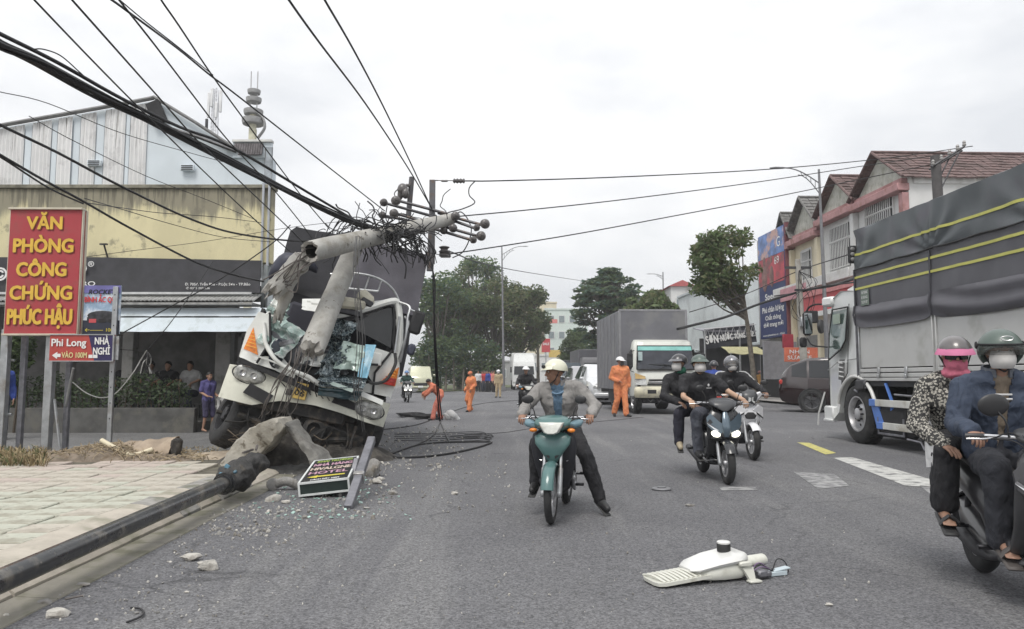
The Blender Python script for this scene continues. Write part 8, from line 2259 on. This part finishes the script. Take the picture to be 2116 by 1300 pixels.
b=MB();b.box((.14,1.25,2.85),(.2,.34,.2),.04,Rm=Euler((0,0,R(14))).to_matrix());b.build("roof_deflector",cabw,tk)
b=MB();b.loft([[(x,-.1,2.75),(x,.35,2.98),(x,.8,3.04),(x,.8,3.5 if 0 else 3.06),(x,.3,3.15),(x,-.1,3.2)]for x in(.3,.5,1.9,2.1)]);b.build("roof_fairing",cabw,tk,40)
b=MB();b.tube([(-.02,-.14,3.2),(-.02,-.14,1.1),(-.02,-.10,.98),(-.02,.02,1.02)],.022,8);b.tube([(.06,-.04,3.15),(.06,-.04,1.35)],.022,8)
for z in[1.5+.32*i for i in range(6)]:b.tube([(-.02,-.14,z),(.06,-.04,z)],.014,6)
b.build("intake_ladder",steel_d,tk)
b=MB();b.box((-.06,YB0+.0,3.62),(.14,.1,.34),.02);ml=b.build("marker_lamp",matt_black,tk)
for z in(3.52,3.62,3.72):
 b=MB();b.ell((-.08,YB0-.05,z),(.045,.02,.04));b.build("lamp_lens",mk("lamp_dull",(.2,.2,.2),.2),ml,60)
 # THE GREY BOX TRUCK COMING TOWARDS US
bxT=V((5.33,26.0,0))
bt2=thing("box_truck","white cabbed truck with tall grey box body driving towards the camera","truck",bxT,TH)
isz=mk("cab_cream_white",(.66,.67,.62),.3,var=.04,coat=.4,stain=(.45,.44,.38),ss=2.2,st=(.55,.85))
box_g=mk("box_grey_steel",(.17,.17,.185),.5,.3,var=.08,vs=1.4,stain=(.22,.22,.22),ss=1)
hw=1.17
b=MB();b.box((-.25,3.55,2.25),(2.42,5.5,2.85),.02);b.build("cargo_box",box_g,bt2)
for k in range(7):
 b=MB();b.box((-1.47,1.05+.83*k,2.25),(.03,.07,2.7));b.build("box_rib",mk("rib_grey",(.24,.24,.25),.5,.3),bt2,None)
b=MB()
for z in(.86,3.66):b.box((-.25,.82,z),(2.46,.06,.08),.01)
for x in(-1.45,.95):b.box((x,.82,2.26),(.08,.06,2.8),.01)
b.build("box_frame",mk("frame_grey",(.26,.26,.27),.5,.3),bt2)
b=MB();b.box((-.25,3.6,.72),(1.0,5.6,.2));b.box((-1.3,3.4,.6),(.06,1.6,.5));b.build("chassis",matt_black,bt2,None)
b=MB()
secs=[(.0,.62,1.10,1.13),(-.04,.95,1.14,1.16),(-.02,1.35,1.16,1.16),(.06,1.5,1.15,1.15),(.30,2.25,1.08,1.05),(.42,2.5,1.04,1.0),(.62,2.60,.98,.92)]
rings=[]
for y0,z,w,_ in secs:
 pts=[]
 for j in range(24):
  a=2*math.pi*j/24;ca,sa=math.cos(a),math.sin(a)
  pts.append(V((w*math.copysign(abs(ca)**.35,ca),(y0+1.5)/2+(1.5-y0)/2*math.copysign(abs(sa)**.35,sa),z)))
 rings.append(pts)
b.loft(rings);cabo=b.build("cab",isz,bt2,35)
b=MB();b.plate([(-1.0,.0,1.56),(1.0,.0,1.56),(.93,.235,2.33),(-.93,.235,2.33)],.02);wsd=b.build("windscreen",mk("windscreen_dark",(.03,.032,.04),.06,coat=.6,var=.3),bt2,None)
b=MB();b.plate([(-.95,.178,2.2),(.95,.178,2.2),(.935,.228,2.34),(-.935,.228,2.34)],.02);b.build("sun_strip",mk("sun_strip_teal",(.22,.5,.46),.3),wsd,None)
b=MB();b.tube([(-1.02,-.01,1.54),(1.02,-.01,1.54),(.95,.235,2.36),(-.95,.235,2.36),(-1.02,-.01,1.54)],.028,6);b.build("window_seal",matt_black,wsd)
b=MB();b.box((-.9,-.03,2.0),(.14,.02,.3));b.build("window_sticker",mk("sticker_pale",(.4,.5,.5),.5),wsd,None)
for s in(-1,1):
 b=MB();b.tube([(s*.25,-.05,1.56),(s*.05+.1,-.02,1.68),(s*.25-.35,.02,1.72)],.012,5);b.build("wiper",matt_black,wsd)
for z,w in((1.18,1.9),(1.02,1.9)):
 b=MB();b.box((0,-.05,z),(1.25 if z>1.1 else 1.35,.05,.05),.01);b.build("grille_slot",matt_black,bt2)
b=MB();b.box((0,-.055,1.1),(1.3,.03,.06),.008);b.build("grille_bar",mk("grille_chrome",(.5,.5,.5),.25,.8),bt2)
lettering("ISUZU",mk("badge_dark",(.04,.04,.04),.4),bt2,(.3,-.065,1.33),.11,.62,.02)
for s in(-1,1):
 b=MB();b.plate([(s*x,y,z)for x,y,z in((.70,-.055,1.0),(1.10,.03,1.02),(1.12,.03,1.44),(.72,-.04,1.30))][::s],.03);hl_=b.build("headlight",headlamp,bt2,None)
 b=MB();b.plate([(s*x,y,z)for x,y,z in((.74,-.095,1.22),(1.08,-.02,1.22),(1.09,-.02,1.42),(.75,-.08,1.30))][::s],.012);b.build("indicator",mk("amber_pale",(.6,.42,.18),.25),hl_,None)
 b=MB();b.plate([(s*1.135,.35,1.55),(s*1.10,.42,2.25),(s*1.06,1.15,2.25),(s*1.13,1.2,1.55)][::-s],.012);b.build("door_window",glass_dark,bt2,None)
 b=MB();b.tube([(s*1.08,.12,2.2),(s*1.26,-.02,2.15),(s*1.26,-.02,1.5),(s*1.12,.05,1.45)],.015,6);b.box((s*1.26,-.03,1.85),(.2,.07,.5),.03);b.build("mirror",matt_black,bt2)
b=MB();b.spine([(-.06,.60,1.12,.06),(-.13,.70,1.16,.07),(-.12,.86,1.15,.07),(-.06,.92,1.1,.05)],24,5);bp_=b.build("bumper",mk("bumper_ochre_white",(.56,.53,.40),.45,var=.08,stain=(.35,.33,.27),ss=2.5),bt2,50)
for x in(-.55,.1,.72):
 b=MB();b.box((x,-.2,.78),(.3 if x!=.1 else.36,.02,.13),.005);b.build("bumper_opening" if x!=.72 else "number_plate",matt_black if x!=.72 else MATS["yellow_plate"],bp_)
b=MB();b.box((0,.2,.5),(1.7,.3,.25),.05)
for x in(-.7,-.4,.3):b.tube([(x,-.02,.55),(x+.12,-.05,.42),(x+.25,-.02,.52)],.03,6)
b.build("under_axle",dark_metal,bt2)
for s in(-1,1):
 truck_wheel(bt2,(s*.95,.55,.44),.44,.26,s);truck_wheel(bt2,(s*.9,4.6,.44),.44,.42,s)
b=MB();b.box((-.55,.6,.75),(.9,1.2,.5));b.box((.55,.6,.75),(.9,1.2,.5));b.build("wheel_well",matt_black,bt2,None)
# CARS
def car(label,loc,rz,col,kind='suv',scale=1.0,low=None,group="cars in the queue",plate=True,glassm=None,name="car"):
 t=thing(name,label,"car",loc,rz,group,scale=scale)
 G=glassm or mk("car_glass",(.05,.06,.065),.05,var=.25,coat=.7)
 if kind=='suv':
  S=[(-2.3,.42,.62,.70,.72,.62),(-2.22,.30,.80,.90,.84,.74),(-1.9,.24,.92,1.02,.90,.80),(-1.1,.24,1.0,1.12,.92,.82),(-.95,.24,1.02,1.16,.92,.8),(-.15,.24,1.02,1.66,.92,.68),(.6,.24,1.03,1.74,.92,.70),(1.5,.24,1.06,1.70,.91,.68),(2.0,.26,1.10,1.52,.88,.66),(2.28,.34,1.06,1.2,.84,.7),(2.36,.45,.8,.9,.78,.7)]
  gl=[(5,6),(6,7),(7,8)];ws=(4,5);rw=(8,9);ax=(-1.4,1.4);wr_=.36
 elif kind=='van':
  S=[(-2.2,.45,.72,.9,.78,.70),(-2.15,.32,1.0,1.12,.86,.78),(-2.05,.30,1.12,1.22,.88,.8),(-1.55,.30,1.18,1.92,.89,.72),(-1.2,.30,1.18,1.98,.90,.74),(.2,.30,1.18,2.0,.90,.75),(1.6,.30,1.18,1.98,.90,.75),(2.2,.34,1.18,1.9,.88,.73),(2.3,.45,1.1,1.3,.86,.78)]
  gl=[(3,4),(4,5),(5,6),(6,7)];ws=(2,3);rw=(7,8);ax=(-1.35,1.35);wr_=.34
 elif kind=='jeep':
  S=[(-1.95,.45,.78,.86,.74,.66),(-1.9,.38,.95,1.02,.80,.72),(-.85,.36,1.05,1.12,.82,.74),(-.72,.36,1.08,1.18,.82,.74),(-.45,.36,1.08,1.78,.82,.70),(.8,.36,1.08,1.82,.82,.72),(1.75,.36,1.08,1.8,.82,.72),(1.85,.42,1.05,1.25,.8,.74)]
  gl=[(4,5),(5,6)];ws=(3,4);rw=(6,7);ax=(-1.2,1.2);wr_=.38
 def ring(q):
  y,z0,zb,zt,w,wt=q
  h=zb-z0
  L_=[(-w*.9,z0),(-w*.985,z0+h*.25),(-w,z0+h*.6),(-w*.97,zb),(-wt,zt-.06),(-wt*.86,zt)]
  return[V((x,y,z))for x,z in L_]+[V((-x,y,z))for x,z in reversed(L_)]
 rg_=[ring(q)for q in S]
 b=MB();b.loft(rg_)
 if low:
  b.m=[1 if max(b.v[i][2]for i in f)<=S[5][2]+.08 and len(f)==4 else 0 for f in b.f]
 b.build("body",[col,low]if low else col,t,38)
 def pane(name,P,out=.012):
  c=sum(P,V())/4;P=[c+(p-c)*.9 for p in P]
  n_=(P[1]-P[0]).cross(P[2]-P[0]).normalized()
  if n_.dot(c-V((0,c.y*.3,.9)))<0:P=P[::-1];n_=-n_
  b=MB();b.plate([p+n_*.003 for p in P],out);return b.build(name,G,t,None)
 for a,c in gl:
  for i,j in((3,4),(8,7)):pane("side_window",[rg_[a][i],rg_[c][i],rg_[c][j],rg_[a][j]])
 a,c=ws;pane("windscreen",[rg_[a][4],rg_[a][7],rg_[c][7],rg_[c][4]])
 a,c=rw;pane("rear_window",[rg_[a][4],rg_[a][7],rg_[c][7],rg_[c][4]])
 f=S[1];y=S[0][0]
 b=MB();b.box((0,y-.02,.66 if kind!='van' else.62),(1.0,.06,.2),.02);b.build("grille",matt_black,t)
 b=MB();b.box((0,y-.0,.42),(f[4]*1.9,.14,.16),.04);b.build("bumper",matt_black if kind=='jeep' or low else col,t)
 for s in(-1,1):
  b=MB();b.box((s*f[4]*.8,y+.04,.74 if kind!='van' else.82),(.3,.14,.13),.03,Rm=Euler((0,R(-6)*s,R(20)*s)).to_matrix());b.build("headlight",headlamp,t)
  b=MB();b.box((s*(S[4][4]+.1),S[ws[0]][0]+.25,1.1 if kind!='van' else 1.3),(.18,.1,.13),.04);b.build("mirror",col if kind!='jeep' else matt_black,t)
  b=MB();e=S[-2];b.box((s*e[4]*.88,e[0]+.02,.95),(.2,.12,.16),.03);b.build("tail_light",red_lens,t)
  for yy in ax:
   M0=Matrix.Translation((s*(S[4][4]-.08),yy,wr_))@Euler((0,R(90)*s,0)).to_matrix().to_4x4()
   b=MB();b.lathe([(wr_*1.13,-.05),(wr_*1.13,.115),(wr_*1.03,.118),(wr_*.9,.1)],28,M0);b.build("wheel_arch",matt_black,t)
   b=MB();b.lathe([(wr_*.64,.12),(wr_*.7,.135),(wr_*.92,.13),(wr_,.09),(wr_,-.1),(wr_*.9,-.12)],28,M0);wh=b.build("wheel",black_rubber,t,50)
   b=MB();b.lathe([(wr_*.66,.125),(wr_*.62,.12),(wr_*.58,.06),(.02,.06)],28,M0)
   for k in range(6):
    an=k*math.pi/3;b.tube([M0@V((.03,0,.1))if 0 else M0@V((.04*math.cos(an),.04*math.sin(an),.11)),M0@V((wr_*.62*math.cos(an),wr_*.62*math.sin(an),.115))],[.035,.028],6,flat=.6)
   b.build("rim",alloy if not low else mk("dark_alloy",(.14,.14,.145),.3,.7),wh,50)
 if plate:
  b=MB();b.box((0,y-.07,.45),(.36,.02,.13));b.build("number_plate",white_paint,t,None)
 return t
paint=lambda n,c:mk(n,c,.22,.2,var=.05,coat=.8)
g=pt(1672,780,27);sv=car("dark maroon SUV with black wheel arches emerging beyond the tarp truck's front wheel",(g.x+2.1,27.6,0),R(66),paint("suv_sky_sheen_top",(.055,.045,.046)),'suv',1.16,paint("suv_maroon",(.022,.010,.011)),glassm=mk("suv_glass",(.015,.016,.018),.05,coat=.5),group="cars")  # upper body paint lightened to stand for the sky it reflects
def lane(px,Y):return(pt(px,780,Y).x,Y,0)
b=MB();b.tube([(.935,-.9,1.04),(.945,.6,1.06),(.92,1.6,1.09)],.022,6,flat=.6);b.build("belt_sky_glint",chrome,sv)  # chrome strip added to draw the sky's reflection along the shoulder
b=MB();b.tube([(.95,-1.0,.42),(.95,1.0,.42)],.03,6,flat=.6);b.build("sill_trim",alloy,sv)
car("silver grey SUV facing us right of the ivory helmet",lane(1210,44),TH+R(2),paint("suv_silver",(.3,.3,.31)),'suv',1.12)
car("dark blue green jeep facing us just right of the ivory helmet",lane(1172,54),TH,paint("jeep_blue",(.03,.045,.06)),'jeep',1.3)
car("white SUV overtaking beside the grey box truck's rear",lane(1243,37.5),TH+R(3),paint("suv_white",(.66,.67,.68)),'suv',1.12)
car("second white car close behind the white SUV by the box truck",lane(1240,46),TH+R(3),paint("car_white",(.62,.63,.64)),'suv',1.05)
car("cream yellow van parked in the side street seen through the wreck's mirror",(pt(868,780,66).x,66,0),R(8),paint("van_cream",(.5,.5,.36)),'van',1.15,group="cars")
def lorry(label,px,Y,sc,cabm,boxm,boxh,fair=False,group="far lorries"):
 t=thing("lorry",label,"truck",lane(px,Y),TH,group,scale=sc)
 b=MB();b.loft([[V((sx*w,yy,z))for sx,yy in((-1,y),(1,y),(1,1.9),(-1,1.9))]for z,w,y in((.5,1.2,.0),(1.4,1.22,-.04),(2.6,1.15,.18),(2.9,1.1,.35))]);b.build("cab",cabm,t,30)
 b=MB();b.plate([(-1.05,-.03,1.6),(1.05,-.03,1.6),(1.0,.13,2.45),(-1.0,.13,2.45)],.03);b.build("windscreen",glass_dark,t,None)
 if fair:
  b=MB();b.loft([[V((sx*w,yy,z))for sx,yy in((-1,y),(1,y),(1,1.9),(-1,1.9))]for z,w,y in((2.85,1.1,.3),(3.5,1.05,.8),(3.75,.95,1.2))]);b.build("roof_fairing",cabm,t,30)
 b=MB();b.box((0,-.08,.95),(1.5,.06,.5),.02);b.build("grille",matt_black,t)
 b=MB();b.box((0,-.1,.5),(2.4,.2,.3),.05);b.build("bumper",cabm if fair else matt_black,t)
 for s in(-1,1):
  b=MB();b.box((s*.95,-.06,.8),(.36,.08,.2),.03);b.build("headlight",headlamp,t)
  b=MB();b.box((s*1.36,.05,2.1),(.16,.1,.6),.03);b.build("mirror",matt_black,t)
  for y in(.9,5.5):
   M0=Matrix.Translation((s*1.02,y,.5))@Euler((0,R(90)*s,0)).to_matrix().to_4x4();b=MB();b.lathe([(.001,.12),(.3,.12),(.48,.14),(.5,.1),(.5,-.14),(.001,-.14)],20,M0);b.build("wheel",black_rubber,t,50)
 b=MB();b.box((0,5.2,1.0+boxh/2),(2.45,6.4,boxh),.05);b.build("cargo_box",boxm,t)
 b=MB();b.box((0,4,.8),(1.1,8,.3));b.build("chassis",matt_black,t,None)
 return t
lorry("white container lorry with roof fairing parked at the far left kerb",1083,78,1.0,white_paint,white_paint,2.9,True)
lorry("dark covered lorry in the queue left of the grey box truck",1234,60,1.0,mk("lorry_grey",(.12,.12,.13),.4),tarp_p,2.6)
lorry("blue black lorry far behind the jeep",1178,82,1.0,mk("lorry_navy",(.03,.05,.09),.4),tarp_p,2.2)
# SIGNS ON THE LEFT
Ys=11.6;ks=Ys/FPX
red_board=mk("red_board",(.38,.045,.055),.5,var=.06,vs=2,stain=(.32,.06,.06),ss=2)
gold=mk("gold_lettering",(.70,.44,.06),.45,var=.08,vs=6);gold_d=mk("gold_shadow",(.2,.05,.03),.6)
tl,tr_=pt(22,432,Ys),pt(166,426,Ys-.05);bl=pt(11,692,Ys)
cen=pt(90,561,Ys)
sg=thing("red_signboard","tall red signboard with golden letters on steel posts at the left","sign",cen,R(1))
W_,H_=148*ks,264*ks
b=MB();b.box((0,.06,0),(W_,.14,H_),.004);b.build("board",red_board,sg,None)
for c,d in(((0,0,H_/2),(W_+.03,.16,.03)),((0,0,-H_/2),(W_+.03,.16,.03)),((W_/2,.0,0),(.03,.06,H_)),((-W_/2,0,0),(.03,.06,H_)),((W_/2,.1,0),(.03,.05,H_))):
 b=MB();b.box((c[0],c[1]+.03,c[2]),d,.004);b.build("frame",mk("frame_pale",(.55,.5,.4),.5),sg)
for tx,py,wpx,hpx in(("VĂN",459,72,27),("PHÒNG",507,122,29),("CÔNG",557,101,29),("CHỨNG",606,126,29),("PHÚC HẬU",656,131,32)):
 z=(561-py)*ks-.012;x=-.01 if tx!="CÔNG" else-.02
 for dx,dz,yy,m_ in((.012,-.012,-.014,gold_d),(0,0,-.02,gold)):
  o_=lettering(tx,m_,sg,(x+dx,yy,z+dz),hpx*ks*(1.22 if any(ch in tx for ch in "ĂÒÔỨÚ")else 1)*.82,wpx*ks,.045)
zb=-cen.z+.02
for x,top_,w in((-.60,-.9,.11),(-.44,-.9,.08),(.10,-.9,.12),(.245,-1.05,.075)):
 b=MB();b.box((x+(0 if x<.2 else.03),.14+(.2 if x in(-.44,.245)else 0),(zb+top_)/2),(w,w,top_-zb),.008);b.build("post",steel_d if w<.1 else steel,sg)
for P in([(.42,.2,-1.5),(.27,.3,-2.1)],[(.1,.2,-1.42),(-.02,.2,-1.42)],[(-.95,.2,-1.38),(-.5,.2,-1.38)],[(-.95,.2,-2.22),(-.5,.2,-2.22)],[(.18,.15,zb+.9),(.36,.1,zb+.02)]):
 b=MB();b.tube(P,.022,6);b.build("brace",steel,sg)
cn=pt(169,719,Ys-.12)
ss_=thing("guesthouse_sign","small red and navy guesthouse arrow sign below the big red signboard","sign",cn,R(1))
W_,H_=130*ks,54*ks
b=MB();b.box((0,.02,0),(W_,.05,H_),.004);b.build("board",mk("guest_red",(.42,.06,.05),.5,var=.06),ss_,None)
b=MB();b.prism([(.10,H_/2),(W_/2,H_/2),(W_/2,-H_/2),(.2,-H_/2)],Matrix(((1,0,0,0),(0,0,-1,-.006),(0,1,0,0),(0,0,0,1))),.003);b.build("navy_field",mk("guest_navy",(.028,.022,.085),.5),ss_,None)
lettering("Phi Long",MATS["white_lettering"],ss_,(-.19,-.012,.075),.115,.52,.03)
lettering("NHÀ",MATS["white_lettering"],ss_,(.31,-.014,.10),.11,.21,.03);lettering("NGHỈ",MATS["white_lettering"],ss_,(.31,-.014,-.055),.11,.25,.03)
lettering("VÀO 100M",mk("yellow_white_lettering",(.68,.6,.3),.5),ss_,(-.10,-.012,-.115),.085,.38,.025)
b=MB();b.add([(-.44,-.011,-.115),(-.36,-.011,-.06),(-.36,-.011,-.09),(-.31,-.011,-.09),(-.31,-.011,-.14),(-.36,-.011,-.14),(-.36,-.011,-.17)],[(0,1,2,3,4,5,6)]);b.build("arrow",MATS["white_lettering"],ss_,None)
for x,w in((.145,.06),(.215,.07)):
 b=MB();b.box((x,-.012,-.13),(w,.004,.05));b.build("vehicle_symbol",MATS["white_lettering"],ss_,None)
for c,d in(((0,-.01,H_/2),(W_,.02,.014)),((0,-.01,-H_/2),(W_,.02,.014)),((W_/2,-.01,0),(.02,.03,H_))):
 b=MB();b.box(c,d);b.build("frame",steel,ss_,None)
b=MB();b.box((.5,.03,-.0),(.1,.03,H_*.9));b.build("grey_strip",steel,ss_,None)
cn=pt(210,640,Ys+.1)
bs_=thing("battery_sign","blue white car battery advertising sign with yellow arrow on a slim post","sign",cn,R(1))
W_,H_=76*ks,102*ks
b=MB();b.box((0,.02,0),(W_,.03,H_),.003);b.build("board",mk("sky_print",(.34,.46,.62),.5,var=.3,vs=3,stain=(.7,.73,.76),ss=3,st=(.45,.6)),bs_,None)
b=MB();b.box((0,-.0,H_*.42),(W_,.004,H_*.16));b.build("purple_band",mk("purple_print",(.16,.15,.38),.5,var=.2),bs_,None)
b=MB();b.box((0,-.0,-H_*.36),(W_,.004,H_*.28));b.build("dark_band",mk("dark_print",(.025,.03,.05),.5),bs_,None)
b=MB();b.ell((.02,.0,-H_*.12),(W_*.42,.006,H_*.1),16,8);b.box((.02,-.002,-H_*.2),(W_*.84,.006,H_*.1),.002);b.build("printed_car",mk("car_print",(.03,.03,.035),.4,var=.6,vs=12),bs_)
for x in(-.13,.02,.17):
 b=MB();b.box((x,-.004,-H_*.23),(.11,.006,.06));b.build("printed_battery",red_sign if x<0 else matt_black,bs_,None)
lettering("ROCKET",mk("black_lettering",(.02,.02,.03),.5),bs_,(0,-.004,H_*.36),.075,.42,.03,shear=.2)
lettering("BÌNH ẮC QUY",mk("red_lettering",(.6,.05,.05),.5),bs_,(0,-.004,H_*.2),.085,.53,.03)
lettering("←——",yell,bs_,(-.1,-.006,-H_*.42),.06,.28,.02);lettering("100m",yell,bs_,(.17,-.006,-H_*.42),.055,.16,.01)
b=MB();b.box((W_/2-.06,-.03,-.0-(cn.z+H_/2)/2+H_/2*.94),(.075,.05,cn.z+H_/2),.006);ps_=b.build("post",steel,bs_)
for k in range(9):
 b=MB();b.ell((W_/2-.06,-.056,H_*.3-.24*k),(.009,.004,.012),8,5);b.build("bolt_hole",matt_black,ps_,None)
 # THE FALLEN LAMP HEAD
g=gd(1362,1219);g2=gd(1559,1205)
lh=thing("fallen_street_light","off white street lamp head with finned tail lying on the road at the lower right","lamp head",g,math.atan2(g2.y-g.y,g2.x-g.x)+R(5))
lh.scale=(1,1,.84)
lhw=mk("lamp_offwhite",(.60,.60,.54),.38,var=.05,coat=.15,stain=(.42,.41,.35),ss=7,st=(.55,.8));lhg=mk("lamp_white",(.66,.66,.64),.35,var=.04,coat=.2)
out=[]
for x,y in[(.0,.06),(.012,.02),(.05,.0),(.36,.0),(.40,.02),(.40,.21),(.36,.235),(.05,.235),(.012,.21),(.0,.175)]:out.append((x,y))
tilt=Euler((0,R(-5),0)).to_matrix().to_4x4()
b=MB();b.prism(out,tilt@Matrix.Translation((0,0,.012)),.024);b.build("fin_plate",lhw,lh,30)
for k in range(11):
 b=MB();x=.035+.031*k;b.tube(smooth_path([tilt@V((x+.02,.012,.036)),tilt@V((x-.008,.12,.062)),tilt@V((x-.015,.222,.038))],4),.0085,6,flat=1.0);b.build("fin",lhw,lh,60)
def hs(x,y0,y1,z0,z1,bv=.03):
 return[V((x,y0+bv*.5,z0)),V((x,y0,z0+bv)),V((x,y0+.01,z1-bv)),V((x,y0+bv+.01,z1)),V((x,y1-bv-.01,z1)),V((x,y1-.01,z1-bv)),V((x,y1,z0+bv)),V((x,y1-bv*.5,z0))]
b=MB();b.loft([hs(.28,.03,.2,.03,.075,.012),hs(.36,.0,.235,.025,.12),hs(.46,-.005,.24,.02,.135),hs(.58,.0,.235,.02,.14),hs(.64,.02,.21,.03,.135),hs(.69,.06,.17,.05,.12,.02)]);b.build("housing",lhw,lh,40)
b=MB();b.loft([hs(.25,.05,.19,.085,.10,.006),hs(.29,.0,.23,.09,.125,.015),hs(.42,-.012,.245,.115,.165,.02),hs(.56,-.01,.245,.13,.19,.022),hs(.63,.015,.22,.135,.195,.02),hs(.67,.06,.18,.13,.17,.01)]);b.build("cover",lhg,lh,40)
b=MB();b.lathe([(.042,0),(.043,.05),(.038,.062),(.001,.063)],20,Matrix.Translation((.545,.14,.185)),cap=False);cp_=b.build("photocell",mk("photocell_black",(.02,.02,.02),.5),lh,50)
b=MB();b.lathe([(.041,.058),(.042,.07),(.034,.076),(.001,.077)],20,Matrix.Translation((.545,.14,.185)));b.build("cap_top",lhg,cp_,50)
b=MB();b.lathe([(.035,0),(.043,.01),(.043,.14),(.036,.15),(.034,.12),(.001,.1)],22,Matrix.Translation((.675,.11,.10))@Euler((0,R(86),0)).to_matrix().to_4x4());b.build("spigot",lhw,lh,50)
b=MB();b.plate([(.58,-.005,.10),(.66,-.0,.10),(.655,-.03,.02),(.61,-.05,.008)],.02);b.box((.60,-.005,.125),(.09,.03,.035),.008);b.box((.63,-.05,.012),(.085,.05,.016),.004);b.build("hinge_bracket",lhw,lh)
b=MB();b.box((.72,.0,.045),(.07,.05,.05),.01);b.box((.77,.01,.035),(.05,.045,.04),.01);b.build("terminal_block",steel_d,lh)
b=MB();b.box((.87,.05,.02),(.13,.055,.036),.006);b.box((.90,.05,.046),(.12,.05,.012),.003,Rm=Euler((0,R(-8),0)).to_matrix());b.build("driver_box",mk("driver_pale_blue",(.5,.58,.62),.4,var=.1),lh)
for k in range(4):
 b=MB();b.tube(smooth_path([(.68,.03+.01*k,.05),(.75,.02+.015*k,.07+.01*k),(.82,.03+.01*k,.05),(.85,.05,.03)],4),.004,5);b.build("wire",(matt_black,mk("wire_violet",(.16,.1,.2),.5))[k%2],lh)
b=MB();b.tube(smooth_path([(.84,.05,.04),(.90,.08,.11),(.95,.07,.09),(.96,.05,.02),(.90,.03,.03),(.84,.06,.05)],5),.004,5);b.build("wire_loop",matt_black,lh)
# HAZE ADDED TO SOFTEN CONTRAST AND LIFT DARK TONES
hz=bpy.data.materials.new("haze")
hz.use_nodes=True
hn,hl_=hz.node_tree.nodes,hz.node_tree.links
hn.clear()
ho=hn.new("ShaderNodeOutputMaterial");hv=hn.new("ShaderNodeVolumePrincipled")
hv.inputs["Color"].default_value=(.95,.96,.97,1);hv.inputs["Density"].default_value=.0009
hl_.new(hv.outputs[0],ho.inputs["Volume"])
b=MB();b.box((0,745,15),(1900,1620,32.4));tag(b.build("haze",hz,None,None),"thin haze added over the street to lift dark tones","haze",kind="stuff")
bpy.data.scenes.remove(_TMP)
